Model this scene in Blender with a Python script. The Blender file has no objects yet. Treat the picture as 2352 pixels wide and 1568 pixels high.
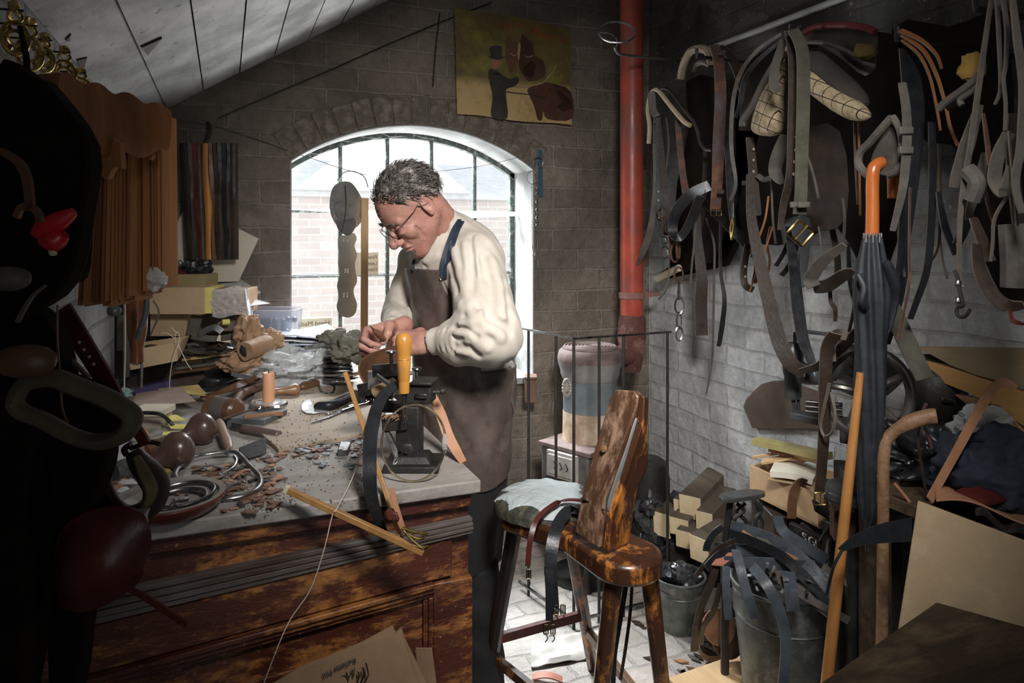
import bpy, math, random
import numpy as np
from mathutils import Vector, Matrix, Euler, noise
rnd = random.Random(7)
PI = math.pi
V = Vector
F = 1620.0; TH = math.atan(660/1620.0); CZ = 1.42; HV = 540.0; CU = 1176.0
CAM = V((0, 0, CZ)); FW = V((math.sin(TH), math.cos(TH), 0)); RT = V((math.cos(TH), -math.sin(TH), 0)); UP = V((0, 0, 1))
COL = bpy.context.scene.collection

# ---- points: a pixel of the photograph carried to a real depth or a real plane
def D(u, v, d): return CAM + FW*d + RT*((u-CU)/F*d) + UP*((HV-v)/F*d)
def ray(u, v): return FW + RT*((u-CU)/F) + UP*((HV-v)/F)
def AX(u, v, x): r = ray(u, v); return CAM + r*(x/r.x)
def AY(u, v, y): r = ray(u, v); return CAM + r*(y/r.y)
def AZ(u, v, z): r = ray(u, v); return CAM + r*((z-CZ)/r.z)
def rng(a, b): return rnd.uniform(a, b)

def cat(pts, n=6, closed=False):
    pts = [V(p) for p in pts]
    if len(pts) < 3: 
        return [pts[0].lerp(pts[-1], i/n) for i in range(n+1)]
    out = []; N = len(pts); seg = N if closed else N-1
    for i in range(seg):
        g = (lambda k: pts[k % N]) if closed else (lambda k: pts[max(0, min(N-1, k))])
        p0, p1, p2, p3 = g(i-1), g(i), g(i+1), g(i+2)
        for k in range(n):
            t = k/n
            out.append(0.5*((2*p1)+(p2-p0)*t+(2*p0-5*p1+4*p2-p3)*t*t+(3*p1-p0-3*p2+p3)*t**3))
    if not closed: out.append(pts[-1].copy())
    return out

def frame(axis, hint=None):
    a = V(axis).normalized()
    h = V(hint) if hint is not None else (V((0, 0, 1)) if abs(a.z) < .9 else V((1, 0, 0)))
    x = h.cross(a)
    if x.length < 1e-6: x = V((1, 0, 0)).cross(a)
    if x.length < 1e-6: x = V((0, 1, 0)).cross(a)
    x.normalize(); return x, a.cross(x), a

class MB:
    def __init__(s): s.v = []; s.f = []; s.m = []; s.mi = 0
    def add(s, vs, fs):
        b = len(s.v); s.v += [tuple(p) for p in vs]; s.f += [tuple(b+i for i in f) for f in fs]; s.m += [s.mi]*len(fs); return s
    def box(s, c, size, ax=None, taper=1.0):
        x, y, z = ax if ax else (V((1, 0, 0)), V((0, 1, 0)), V((0, 0, 1)))
        a, b, h = size[0]/2, size[1]/2, size[2]/2; c = V(c); vs = []
        for k, t in ((-h, 1), (h, taper)):
            for i, j in ((-a, -b), (a, -b), (a, b), (-a, b)): vs.append(c+x*(i*t)+y*(j*t)+z*k)
        return s.add(vs, [(3, 2, 1, 0), (4, 5, 6, 7), (0, 1, 5, 4), (1, 2, 6, 5), (2, 3, 7, 6), (3, 0, 4, 7)])
    def beam(s, a, b, w, h, hint=None, w2=None, h2=None):
        a, b = V(a), V(b); x, y, z = frame(b-a, hint); w2 = w2 or w; h2 = h2 or h; vs = []
        for p, ww, hh in ((a, w, h), (b, w2, h2)):
            for i, j in ((-1, -1), (1, -1), (1, 1), (-1, 1)): vs.append(p+x*(i*ww/2)+y*(j*hh/2))
        return s.add(vs, [(3, 2, 1, 0), (4, 5, 6, 7), (0, 1, 5, 4), (1, 2, 6, 5), (2, 3, 7, 6), (3, 0, 4, 7)])
    def tube(s, pts, r, n=8, closed=False, flat=1.0, hint=None):
        pts = [V(p) for p in pts]; N = len(pts); rs = r if isinstance(r, (list, tuple)) else [r]*N
        if len(rs) != N: rs = [rs[min(len(rs)-2, int(i*(len(rs)-1)/(N-1)))]+(rs[min(len(rs)-1, int(i*(len(rs)-1)/(N-1))+1)]-rs[min(len(rs)-2, int(i*(len(rs)-1)/(N-1)))])*(i*(len(rs)-1)/(N-1)-min(len(rs)-2, int(i*(len(rs)-1)/(N-1)))) for i in range(N)]
        vs = []; px = None
        for i, p in enumerate(pts):
            if closed: t = pts[(i+1) % N]-pts[i-1]
            else: t = pts[min(N-1, i+1)]-pts[max(0, i-1)]
            if t.length < 1e-9: t = V((0, 0, 1))
            t.normalize()
            if px is None: x, y, _ = frame(t, hint)
            else:
                x = px - t*px.dot(t)
                if x.length < 1e-6: x, y, _ = frame(t)
                x.normalize(); y = t.cross(x)
            px = x
            for k in range(n):
                a = 2*PI*k/n; vs.append(p+x*(math.cos(a)*rs[i])+y*(math.sin(a)*rs[i]*flat))
        fs = []
        for i in range(N if closed else N-1):
            j = (i+1) % N
            for k in range(n): fs.append((i*n+k, i*n+(k+1) % n, j*n+(k+1) % n, j*n+k))
        if not closed: fs += [tuple(range(n-1, -1, -1)), tuple((N-1)*n+k for k in range(n))]
        return s.add(vs, fs)
    def strap(s, pts, w, t, side=None, closed=False, twist=0.0, edge=False):
        # leather strap: width along side (vector, or list of vectors), thickness t
        pts = [V(p) for p in pts]; N = len(pts); vs = []
        ws = w if isinstance(w, (list, tuple)) else [w]
        for i, p in enumerate(pts):
            tg = (pts[(i+1) % N]-pts[i-1]) if closed else (pts[min(N-1, i+1)]-pts[max(0, i-1)])
            if tg.length < 1e-9: tg = V((0, 0, 1))
            tg.normalize(); q = i/(N-1 if N > 1 else 1)
            if side is None: sd = RT
            elif side == 'auto': sd = FW.cross(tg)
            elif isinstance(side, list):
                k = q*(len(side)-1); a = min(int(k), len(side)-1); b = min(a+1, len(side)-1); sd = V(side[a]).lerp(V(side[b]), k-a)
            else: sd = V(side)
            sd = sd - tg*sd.dot(tg)
            if sd.length < 1e-5: sd = frame(tg)[0]
            sd.normalize()
            if twist: sd = Matrix.Rotation(twist*q, 3, tg) @ sd
            nn = tg.cross(sd)
            if len(ws) == 1: ww = ws[0]
            else: k = q*(len(ws)-1); a = min(int(k), len(ws)-2); ww = ws[a]+(ws[a+1]-ws[a])*(k-a)
            for i2, j2 in ((-1, -1), (1, -1), (1, 1), (-1, 1)): vs.append(p+sd*(i2*ww/2)+nn*(j2*t/2))
        fs = []
        for i in range(N if closed else N-1):
            j = (i+1) % N
            for k in range(4): fs.append((i*4+k, i*4+(k+1) % 4, j*4+(k+1) % 4, j*4+k))
        if not closed: fs += [(3, 2, 1, 0), tuple((N-1)*4+k for k in range(4))]
        s.add(vs, fs)
        if edge:
            b = len(s.m)-len(fs)
            for q in range(len(fs)): s.m[b+q] = 1 if (q % 4 in (1, 3) or q >= len(fs)-2) else 0
        return s
    def lathe(s, prof, o, axis=(0, 0, 1), n=20, hint=None, sx=1.0, wob=None, cap=True):
        x, y, z = frame(axis, hint); o = V(o); vs = []
        for r, h in prof:
            for k in range(n):
                a = 2*PI*k/n; rr = r*(wob(a, h) if wob else 1)
                vs.append(o+z*h+x*(math.cos(a)*rr*sx)+y*(math.sin(a)*rr))
        fs = []
        for i in range(len(prof)-1):
            for k in range(n): fs.append((i*n+k, i*n+(k+1) % n, (i+1)*n+(k+1) % n, (i+1)*n+k))
        if cap and prof[0][0] > 1e-5: fs.append(tuple(range(n-1, -1, -1)))
        if cap and prof[-1][0] > 1e-5: fs.append(tuple((len(prof)-1)*n+k for k in range(n)))
        return s.add(vs, fs)
    def prism(s, pts, ex):
        pts = [V(p) for p in pts]; ex = V(ex); n = len(pts)
        nrm = V((0, 0, 0))
        for i in range(n): nrm += pts[i].cross(pts[(i+1) % n])
        if nrm.dot(ex) < 0: pts = pts[::-1]
        return s.add(pts+[p+ex for p in pts], [tuple(range(n-1, -1, -1)), tuple(range(n, 2*n))]+[(i, (i+1) % n, n+(i+1) % n, n+i) for i in range(n)])
    def grid(s, fn, nu, nv, th=0.0, wrap=False):
        P = [[V(fn(i/nu, j/nv)) for j in range(nv+1)] for i in range(nu+1)]
        vs = [p for r in P for p in r]; W = nv+1
        fs = [(i*W+j, (i+1)*W+j, (i+1)*W+j+1, i*W+j+1) for i in range(nu) for j in range(nv)]
        if th:
            nn = []
            for i in range(nu+1):
                for j in range(W):
                    a = P[min(nu, i+1)][j]-P[max(0, i-1)][j]; b = P[i][min(nv, j+1)]-P[i][max(0, j-1)]
                    c = a.cross(b); c = c.normalized() if c.length > 1e-12 else V((0, 0, 1)); nn.append(c)
            K = len(vs); vs2 = [p-n*th for p, n in zip(vs, nn)]
            fs2 = [tuple(K+q for q in reversed(f)) for f in fs]
            bd = [(i*W) for i in range(nu+1)]+[nu*W+j for j in range(1, W)]+[i*W+nv for i in range(nu-1, -1, -1)]+[j for j in range(nv-1, 0, -1)]
            ed = [(bd[(q+1) % len(bd)], bd[q], K+bd[q], K+bd[(q+1) % len(bd)]) for q in range(len(bd))]
            vs = vs+vs2; fs = fs+fs2+ed
        return s.add(vs, fs)
    def rock(s, c, r, seed=0, sq=(1, 1, 1), amp=.35, fac=True, n=8, fr=1.6):
        c = V(c); vs = []; nu, nv = n*2, n
        off = V((seed*3.17, seed*1.31, seed*.77))
        for i in range(1, nv):
            for j in range(nu):
                a, b = PI*i/nv, 2*PI*j/nu
                d = V((math.sin(a)*math.cos(b), math.sin(a)*math.sin(b), math.cos(a)))
                k = 1+amp*noise.noise(d*fr+off)+amp*.4*noise.noise(d*fr*3+off)
                vs.append(c+V((d.x*sq[0], d.y*sq[1], d.z*sq[2]))*(r*k))
        vs += [c+V((0, 0, r*sq[2])), c-V((0, 0, r*sq[2]))]
        fs = [(i*nu+j, (i+1)*nu+j, (i+1)*nu+(j+1) % nu, i*nu+(j+1) % nu) for i in range(nv-2) for j in range(nu)]
        T = len(vs)-2
        fs += [(T, j, (j+1) % nu) for j in range(nu)]+[(T+1, (nv-2)*nu+(j+1) % nu, (nv-2)*nu+j) for j in range(nu)]
        return s.add(vs, fs)

def mk(name, mb, mat, parent=None, smooth=True, bevel=0, sub=0, origin=True, label=None, disp=None, ang=40):
    me = bpy.data.meshes.new(name)
    vs, fs, mi = mb.v, mb.f, mb.m
    off = V((0, 0, 0))
    if parent is None and origin and vs:
        a = np.array(vs); mn, mx = a.min(0), a.max(0)
        off = V(((mn[0]+mx[0])/2, (mn[1]+mx[1])/2, mn[2])); vs = [tuple(V(p)-off) for p in vs]
    me.from_pydata(vs, [], fs)
    for m in (mat if isinstance(mat, (list, tuple)) else [mat]): me.materials.append(m)
    if any(mi):
        for p, k in zip(me.polygons, mi): p.material_index = k
    me.update()
    o = bpy.data.objects.new(name, me); COL.objects.link(o); o.location = off
    if smooth:
        try: me.shade_smooth()
        except Exception:
            for p in me.polygons: p.use_smooth = True
        if ang and not sub:
            try:
                me.set_sharp_from_angle(angle=math.radians(ang))
            except Exception: pass
    if parent is not None:
        o.parent = parent; o.matrix_parent_inverse = (Matrix.Translation(parent.location) @ parent.rotation_euler.to_matrix().to_4x4()).inverted() if parent.type == 'EMPTY' else Matrix.Translation(-parent.location) if parent.parent is None else Matrix.Identity(4)
    if bevel:
        b = o.modifiers.new('b', 'BEVEL'); b.width = bevel; b.segments = 2; b.limit_method = 'ANGLE'; b.angle_limit = .6
    if sub:
        b = o.modifiers.new('s', 'SUBSURF'); b.levels = sub; b.render_levels = sub
    if label: o['label'] = label
    return o
def tag(o, label, catg, group=None):
    o['label'] = label; o['category'] = catg
    if group: o['group'] = group
    return o
def thing(name, label, catg, loc=(0, 0, 0), group=None):
    o = bpy.data.objects.new(name, None); o.empty_display_size = .05; COL.objects.link(o); o.location = V(loc); return tag(o, label, catg, group)
def one(name, mb, mat, label, catg, group=None, **k): return tag(mk(name, mb, mat, **k), label, catg, group)
def struct(name, mb, mat, **k):
    k.setdefault('origin', False); o = mk(name, mb, mat, **k); o['kind'] = 'structure'; return o
def copytree(o, parent=None):
    c = o.copy(); COL.objects.link(c); c.parent = parent
    if parent is not None: c.matrix_parent_inverse = o.matrix_parent_inverse.copy()
    for ch in list(o.children): copytree(ch, c)
    return c

# ---- materials
def nt(name):
    m = bpy.data.materials.new(name); m.use_nodes = True; t = m.node_tree; t.nodes.clear()
    o = t.nodes.new('ShaderNodeOutputMaterial'); b = t.nodes.new('ShaderNodeBsdfPrincipled'); t.links.new(b.outputs[0], o.inputs[0]); return m, t, b
def N(t, kind, **k):
    n = t.nodes.new('ShaderNode'+kind)
    for a, v in k.items():
        if a.startswith('i_'):
            key = a[2:]; key = int(key) if key.isdigit() else key.replace('_', ' ')
            n.inputs[key].default_value = v
        else: setattr(n, a, v)
    return n
def ramp(t, fac, stops, interp='LINEAR'):
    r = N(t, 'ValToRGB'); r.color_ramp.interpolation = interp
    el = r.color_ramp.elements
    while len(el) < len(stops): el.new(.5)
    for e, (p, c) in zip(el, stops): e.position = p; e.color = (c[0], c[1], c[2], 1) if not isinstance(c, (int, float)) else (c, c, c, 1)
    t.links.new(fac, r.inputs[0]); return r.outputs[0]
def coords(t, sc=(1, 1, 1), rot=(0, 0, 0), world=False):
    if world: c = N(t, 'NewGeometry').outputs['Position']
    else: c = N(t, 'TexCoord').outputs['Object']
    m = N(t, 'Mapping'); m.inputs['Scale'].default_value = sc; m.inputs['Rotation'].default_value = rot; t.links.new(c, m.inputs[0]); return m.outputs[0]
def nz(t, vec, s, det=4, rough=.6, dist=0):
    n = N(t, 'TexNoise'); n.inputs['Scale'].default_value = s; n.inputs['Detail'].default_value = det; n.inputs['Roughness'].default_value = rough; n.inputs['Distortion'].default_value = dist
    t.links.new(vec, n.inputs['Vector']); return n.outputs['Fac']
def mix(t, f, a, b, mode='MIX'):
    m = N(t, 'MixRGB', blend_type=mode)
    for i, x in ((0, f), (1, a), (2, b)):
        if isinstance(x, (int, float)): m.inputs[i].default_value = x if i == 0 else (x, x, x, 1)
        elif isinstance(x, (tuple, list)): m.inputs[i].default_value = (x[0], x[1], x[2], 1)
        else: t.links.new(x, m.inputs[i])
    return m.outputs[0]
def bump(t, b, h, st, dist=.01, prev=None):
    n = N(t, 'Bump'); n.inputs['Strength'].default_value = st; n.inputs['Distance'].default_value = dist; t.links.new(h, n.inputs['Height'])
    if prev is not None: t.links.new(prev, n.inputs['Normal'])
    t.links.new(n.outputs[0], b.inputs['Normal']); return n.outputs[0]
MC = {}
def mat(name, c1, c2=None, rough=.5, metal=0, sc=9, bst=.25, bsc=60, st=(1, 1, 1), lo=.35, hi=.65, spec=.5, coat=0, sheen=0, c3=None, bd=.003):
    if name in MC: return MC[name]
    m, t, b = nt(name); vec = coords(t, st)
    c2 = c2 or tuple(min(1, x*.6) for x in c1)
    f = nz(t, vec, sc, 6, .65)
    stops = [(lo, c1), (hi, c2)] if c3 is None else [(lo, c1), ((lo+hi)/2, c2), (hi, c3)]
    t.links.new(ramp(t, f, stops), b.inputs['Base Color'])
    rr = ramp(t, nz(t, vec, sc*2.3, 4), [(.3, max(0, rough-.12)), (.7, min(1, rough+.15))])
    t.links.new(rr, b.inputs['Roughness'])
    b.inputs['Metallic'].default_value = metal; b.inputs['Specular IOR Level'].default_value = spec
    if coat: b.inputs['Coat Weight'].default_value = coat; b.inputs['Coat Roughness'].default_value = .25
    if sheen: b.inputs['Sheen Weight'].default_value = sheen
    if bst: bump(t, b, nz(t, vec, bsc, 4), bst, bd)
    MC[name] = m; return m
def woodmat(name, c1, c2, axis=2, rough=.5, sc=14, bst=.3, coat=0, wear=None, wlo=.52, whi=.62, wsc=9):
    if name in MC: return MC[name]
    m, t, b = nt(name); s = [1, 1, 1]; s[axis] = .07
    vec = coords(t, tuple(s)); f = nz(t, vec, sc*2, 6, .7, .6); col = ramp(t, f, [(.3, c1), (.5, tuple((x+y)/2 for x, y in zip(c1, c2))), (.7, c2)])
    if wear:
        vec2 = coords(t, tuple(.45 if i == axis else 1 for i in range(3)))
        w = ramp(t, nz(t, vec2, wsc, 8, .75), [(wlo, 0.), (whi, 1.)]); col = mix(t, w, col, wear)
    t.links.new(col, b.inputs['Base Color']); b.inputs['Roughness'].default_value = rough
    if coat: b.inputs['Coat Weight'].default_value = coat; b.inputs['Coat Roughness'].default_value = .2
    bump(t, b, f, bst, .004); MC[name] = m; return m
# ================= smooth-union solids, meshed with surface nets =================
f32 = np.float32
def A3(p): return np.array([p[0], p[1], p[2]], dtype=f32)
def s_caps(P, a, b, ra, rb=None):
    rb = ra if rb is None else rb; a, b = A3(a), A3(b); ab = b-a; L = float(ab@ab)+1e-12
    t = np.clip(((P-a)@ab)/L, 0, 1); q = P-a-t[:, None]*ab
    return np.sqrt((q*q).sum(1))-(ra+(rb-ra)*t)
def s_ell(P, c, r, R=None):
    q = P-A3(c)
    if R is not None: q = q@np.array(R, dtype=f32)       # columns of R are the local axes
    r = A3(r); k0 = np.sqrt(((q/r)**2).sum(1)); k1 = np.sqrt(((q/(r*r))**2).sum(1))+1e-9
    return k0*(k0-1)/k1
def su(a, b, k):
    h = np.clip(.5+.5*(b-a)/k, 0, 1); return b+(a-b)*h-k*h*(1-h)
def ss(a, b, k): return -su(-a, b, k)                    # a minus b
def nets(fn, mn, mx, h):
    mn = np.array(mn, dtype=f32); mx = np.array(mx, dtype=f32); n = np.ceil((mx-mn)/h).astype(int)+1
    X, Y, Z = np.meshgrid(*[mn[i]+h*np.arange(n[i], dtype=f32) for i in range(3)], indexing='ij')
    P = np.stack([X.ravel(), Y.ravel(), Z.ravel()], 1)
    vals = np.concatenate([fn(P[i:i+400000]) for i in range(0, len(P), 400000)]).reshape(n)
    vals = vals.astype(np.float64); s = vals < 0
    c = [(i, j, k) for i in (0, 1) for j in (0, 1) for k in (0, 1)]
    sh = lambda A, o: A[o[0]:n[0]-1+o[0], o[1]:n[1]-1+o[1], o[2]:n[2]-1+o[2]]
    cnt = sum(sh(s, o).astype(int) for o in c); act = (cnt > 0) & (cnt < 8)
    acc = np.zeros(act.shape+(3,)); num = np.zeros(act.shape)
    for o in c:
        for ax in range(3):
            if o[ax]: continue
            o2 = list(o); o2[ax] = 1; a, b = sh(vals, o), sh(vals, tuple(o2)); cr = (a < 0) != (b < 0)
            t = np.where(cr, a/np.where(cr, a-b, 1), 0)
            for q in range(3):
                acc[..., q] += np.where(cr, (o[q]+t) if q == ax else o[q], 0)
            num += cr
    idx = -np.ones(act.shape, int); ii = np.argwhere(act); idx[act] = np.arange(len(ii))
    vs = mn+h*(ii+acc[act]/num[act][:, None])
    fs = []
    for ax in range(3):
        a = s; sl0 = [slice(1, -1)]*3; sl0[ax] = slice(0, n[ax]-1); sl1 = list(sl0); sl1[ax] = slice(1, n[ax])
        s0, s1 = a[tuple(sl0)], a[tuple(sl1)]; e = np.argwhere(s0 != s1)
        if not len(e): continue
        flip = s0[tuple(e.T)]
        u, w = (ax+1) % 3, (ax+2) % 3; base = e.copy(); base[:, u] += 1; base[:, w] += 1
        def cell(du, dw):
            q = base.copy(); q[:, u] += du; q[:, w] += dw; return idx[tuple(q.T)]
        q = np.stack([cell(-1, -1), cell(0, -1), cell(0, 0), cell(-1, 0)], 1); q[~flip] = q[~flip][:, ::-1]
        fs.append(q)
    return vs, np.concatenate(fs)
def addnet(mb, fn, mn, mx, h, X=None):
    vs, fs = nets(fn, mn, mx, h)
    if X is not None: M = np.array(X); vs = vs@M[:3, :3].T+M[:3, 3]
    b = len(mb.v); mb.v += [tuple(p) for p in vs.tolist()]; mb.f += [tuple(int(b+i) for i in f) for f in fs.tolist()]; mb.m += [mb.mi]*len(fs); return mb
def hit(u, v, fn, d0=1.5, d1=3.0, off=0.0):
    r = ray(u, v); ds = np.linspace(d0, d1, 700).astype(f32); P = np.array([list(CAM+r*float(d)) for d in ds], dtype=f32)
    f = fn(P)-off; k = np.argmax(f < 0)
    return CAM+r*float(ds[k if f[k] < 0 else np.argmin(f)])
# ================= ROOM =================
YB, XL, XR, YR = 3.0, -.33, 1.96, -1.9
WX0, WX1, WZ0, WZS, WZA = .2466, 1.332, .765, 1.725, 1.90     # window opening
WD = .23
def ceil_z(x): return 1.88+(x+.245)*.606
def brickmat(name, ax, bw, bh, colA, colB, soot, mort, sootramp, rough=.8, warp=.026, bst=.55, ms=.007, soz=None, sootsc=2.2, rough_amt=.5):
    m, t, b = nt(name); g = N(t, 'NewGeometry').outputs['Position']
    sep = N(t, 'SeparateXYZ'); t.links.new(g, sep.inputs[0])
    cmb = N(t, 'CombineXYZ'); t.links.new(sep.outputs[ax[0]], cmb.inputs[0]); t.links.new(sep.outputs[ax[1]], cmb.inputs[1])
    wn = N(t, 'TexNoise'); wn.inputs['Scale'].default_value = 5; wn.inputs['Detail'].default_value = 3; t.links.new(g, wn.inputs['Vector'])
    sub = N(t, 'VectorMath', operation='SUBTRACT'); t.links.new(wn.outputs['Color'], sub.inputs[0]); sub.inputs[1].default_value = (.5, .5, .5)
    scl = N(t, 'VectorMath', operation='SCALE'); t.links.new(sub.outputs[0], scl.inputs[0]); scl.inputs['Scale'].default_value = warp
    ad = N(t, 'VectorMath', operation='ADD'); t.links.new(cmb.outputs[0], ad.inputs[0]); t.links.new(scl.outputs[0], ad.inputs[1])
    br = N(t, 'TexBrick'); br.offset = .5; t.links.new(ad.outputs[0], br.inputs['Vector'])
    for k, v in (('Scale', 1), ('Brick Width', bw), ('Row Height', bh), ('Mortar Size', ms), ('Mortar Smooth', .35), ('Bias', 0)): br.inputs[k].default_value = v
    br.inputs['Color1'].default_value = (*colA, 1); br.inputs['Color2'].default_value = (*colB, 1); br.inputs['Mortar'].default_value = (*mort, 1)
    n1 = nz(t, g, 26, 8, .7); n2 = nz(t, g, sootsc, 6, .62, .4)
    c = mix(t, ramp(t, n1, [(.35, .0), (.75, .45)]), br.outputs['Color'], soot)
    fac = ramp(t, n2, sootramp)
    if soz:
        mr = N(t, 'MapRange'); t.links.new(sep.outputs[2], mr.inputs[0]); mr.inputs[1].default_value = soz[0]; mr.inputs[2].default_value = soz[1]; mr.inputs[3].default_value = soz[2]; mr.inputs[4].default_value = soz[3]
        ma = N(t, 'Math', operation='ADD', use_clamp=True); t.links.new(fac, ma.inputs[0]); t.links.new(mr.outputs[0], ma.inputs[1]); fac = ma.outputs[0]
    c = mix(t, fac, c, soot)
    # chips
    vo = nz(t, g, 60, 3, .5); ch = ramp(t, vo, [(.68, 0.), (.72, .35)]); c = mix(t, ch, c, tuple(min(1, x*1.5) for x in colA))
    t.links.new(c, b.inputs['Base Color']); b.inputs['Roughness'].default_value = rough
    inv = N(t, 'Math', operation='SUBTRACT'); inv.inputs[0].default_value = 1; t.links.new(br.outputs['Fac'], inv.inputs[1])
    nb = bump(t, b, inv.outputs[0], bst, .012); nb = bump(t, b, nz(t, g, 14, 6, .7), rough_amt, .03, nb); bump(t, b, nz(t, g, 90, 3), .25, .004, nb)
    return m
M_back = brickmat('painted_brick_brown', (0, 2), .26, .0965, (.30, .25, .205), (.22, .18, .145), (.045, .037, .03), (.33, .285, .235), [(.42, 0.), (.72, .75)], bst=.75, rough_amt=.9)
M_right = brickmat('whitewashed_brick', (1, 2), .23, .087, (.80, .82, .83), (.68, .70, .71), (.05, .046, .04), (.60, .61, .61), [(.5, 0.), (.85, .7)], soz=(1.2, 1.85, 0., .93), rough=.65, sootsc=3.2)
M_left = brickmat('grey_painted_brick', (1, 2), .23, .09, (.42, .43, .44), (.36, .37, .38), (.12, .12, .12), (.25, .25, .25), [(.5, 0.), (.8, .6)])
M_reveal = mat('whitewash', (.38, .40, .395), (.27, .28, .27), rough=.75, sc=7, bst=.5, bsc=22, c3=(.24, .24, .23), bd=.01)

# back wall with the arched opening
def arch_z(x):
    q = (x-(WX0+WX1)/2)/((WX1-WX0)/2); q = max(-1, min(1, q))
    # circular segment
    h = WZA-WZS; w = (WX1-WX0)/2; R = (w*w+h*h)/(2*h); return WZS+math.sqrt(max(0, R*R-(q*w)**2))-(R-h)
mb = MB(); TZ = 3.4
def quad(mb, a, b, c, d): mb.add([a, b, c, d], [(0, 1, 2, 3)])
def ybox(mb, x0, x1, z0, z1, y0, y1): mb.box(((x0+x1)/2, (y0+y1)/2, (z0+z1)/2), (x1-x0, y1-y0, z1-z0))
ybox(mb, XL-.25, WX0, -.1, TZ, YB, YB+.25); ybox(mb, WX1, XR+.25, -.1, TZ, YB, YB+.25); ybox(mb, WX0, WX1, -.1, WZ0, YB, YB+.25)
n = 24
for i in range(n):
    a = WX0+(WX1-WX0)*i/n; b = WX0+(WX1-WX0)*(i+1)/n
    mb.prism([(a, YB, arch_z(a)), (b, YB, arch_z(b)), (b, YB, TZ), (a, YB, TZ)], (0, .25, 0))
struct('wall_back', mb, M_back, smooth=False)
# whitewashed lining of the opening
mb = MB(); th = .006
mb.box((WX1-th/2, YB+WD/2+.004, (WZ0+WZS)/2), (th, WD+.01, WZS-WZ0)); mb.box((WX0+th/2, YB+WD/2+.004, (WZ0+WZS)/2), (th, WD+.01, WZS-WZ0))
for i in range(n):
    a = WX0+(WX1-WX0)*i/n; b = WX0+(WX1-WX0)*(i+1)/n
    mb.prism([(a, YB-.003, arch_z(a)), (b, YB-.003, arch_z(b)), (b, YB-.003, arch_z(b)-th), (a, YB-.003, arch_z(a)-th)], (0, WD+.01, 0))
struct('trim_1', mb, M_reveal)
mb = MB(); mb.box(((WX0+WX1)/2, YB+WD/2-.01, WZ0-.012), (WX1-WX0-.004, WD+.03, .03)); struct('window_sill', mb, M_reveal, bevel=.004)
# brick arch over the window, each brick standing a little proud of the wall
mb = MB(); h = WZA-WZS; w = (WX1-WX0)/2; R = (w*w+h*h)/(2*h); cx = (WX0+WX1)/2; cz = WZA-R; a1 = math.asin(w/R); K = 15
for i in range(K):
    t0 = -a1+2*a1*(i+.04)/K; t1 = -a1+2*a1*(i+.96)/K; e = rng(-.008, .008)
    P = [(cx+math.sin(t)*r_, YB-.008, cz+math.cos(t)*r_) for t, r_ in ((t0, R+.004), (t1, R+.004), (t1, R+.125+e), (t0, R+.125+e))]
    mb.prism(P, (0, .02, 0))
struct('trim_2', mb, mat('arch_brick', (.2, .165, .135), (.1, .082, .066), rough=.8, sc=12, bst=.8, bsc=30, c3=(.24, .2, .17), bd=.01), bevel=.004)
# right, left and rear walls
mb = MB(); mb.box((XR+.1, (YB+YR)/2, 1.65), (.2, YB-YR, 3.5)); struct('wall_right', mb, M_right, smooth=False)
mb = MB(); mb.box((XL-.1, (YB+YR)/2, 1.1), (.2, YB-YR, 2.4)); struct('wall_left', mb, M_left, smooth=False)
# unseen rear wall; its opening is added and sized to let in fill light
mb = MB(); ybox(mb, XL-.2, .35, -.1, TZ, YR-.2, YR); ybox(mb, 1.15, XR+.2, -.1, TZ, YR-.2, YR); ybox(mb, .35, 1.15, 2.0, TZ, YR-.2, YR)
struct('wall_rear', mb, M_left, smooth=False)
# ceiling of painted boards
def ceilmat():
    m, t, b = nt('painted_boards'); g = N(t, 'NewGeometry').outputs['Position']
    mp = N(t, 'Mapping'); mp.inputs['Scale'].default_value = (1, .35, 1); t.links.new(g, mp.inputs[0])
    c = ramp(t, nz(t, mp.outputs[0], 5, 8, .68, .5), [(.3, (.30, .30, .285)), (.5, (.47, .47, .45)), (.72, (.62, .61, .58))])
    c = mix(t, ramp(t, nz(t, g, 2.6, 5, .6), [(.40, 0.), (.66, .85)]), c, (.09, .09, .09))
    c = mix(t, ramp(t, nz(t, g, 45, 2, .5), [(.68, 0.), (.73, .7)]), c, (.05, .045, .04))
    t.links.new(c, b.inputs['Base Color']); b.inputs['Roughness'].default_value = .6
    bump(t, b, nz(t, mp.outputs[0], 22, 5), .35, .01); return m
mb = MB(); xs = [XL, -.208]+[-.208+.1315*k for k in range(1, 18)]
sl = V((1, 0, .606)).normalized()
for a, b_ in zip(xs[:-1], xs[1:]):
    g = .0022; e = rng(0, .002); x0, x1 = a+g, b_-g
    mb.prism([(x0, YB+.0, ceil_z(x0)+e), (x1, YB+.0, ceil_z(x1)+e), (x1, YB, ceil_z(x1)+.03+e), (x0, YB, ceil_z(x0)+.03+e)], (0, YR-YB, 0))
struct('ceiling', mb, ceilmat(), smooth=False)
mb = MB(); mb.prism([(XL-.2, YB+.2, ceil_z(XL-.2)+.03), (XR+.2, YB+.2, ceil_z(XR+.2)+.03), (XR+.2, YB+.2, ceil_z(XR+.2)+.1), (XL-.2, YB+.2, ceil_z(XL-.2)+.1)], (0, YR-YB-.4, 0))
struct('roof', mb, mat('roof_dark', (.02, .018, .015), (.03, .025, .02)), smooth=False)
# floor of worn brick paving
M_floor = brickmat('brick_paving', (0, 1), .21, .105, (.56, .53, .49), (.47, .42, .375), (.24, .22, .20), (.36, .345, .325), [(.44, 0.), (.72, .6)], rough=.75, warp=.075, bst=.6, ms=.007, rough_amt=.7)
mb = MB(); mb.box(((XL+XR)/2, (YB+YR)/2-.5, -.05), (XR-XL+.4, YB-YR+1.3, .1)); struct('floor', mb, M_floor, smooth=False)

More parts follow.
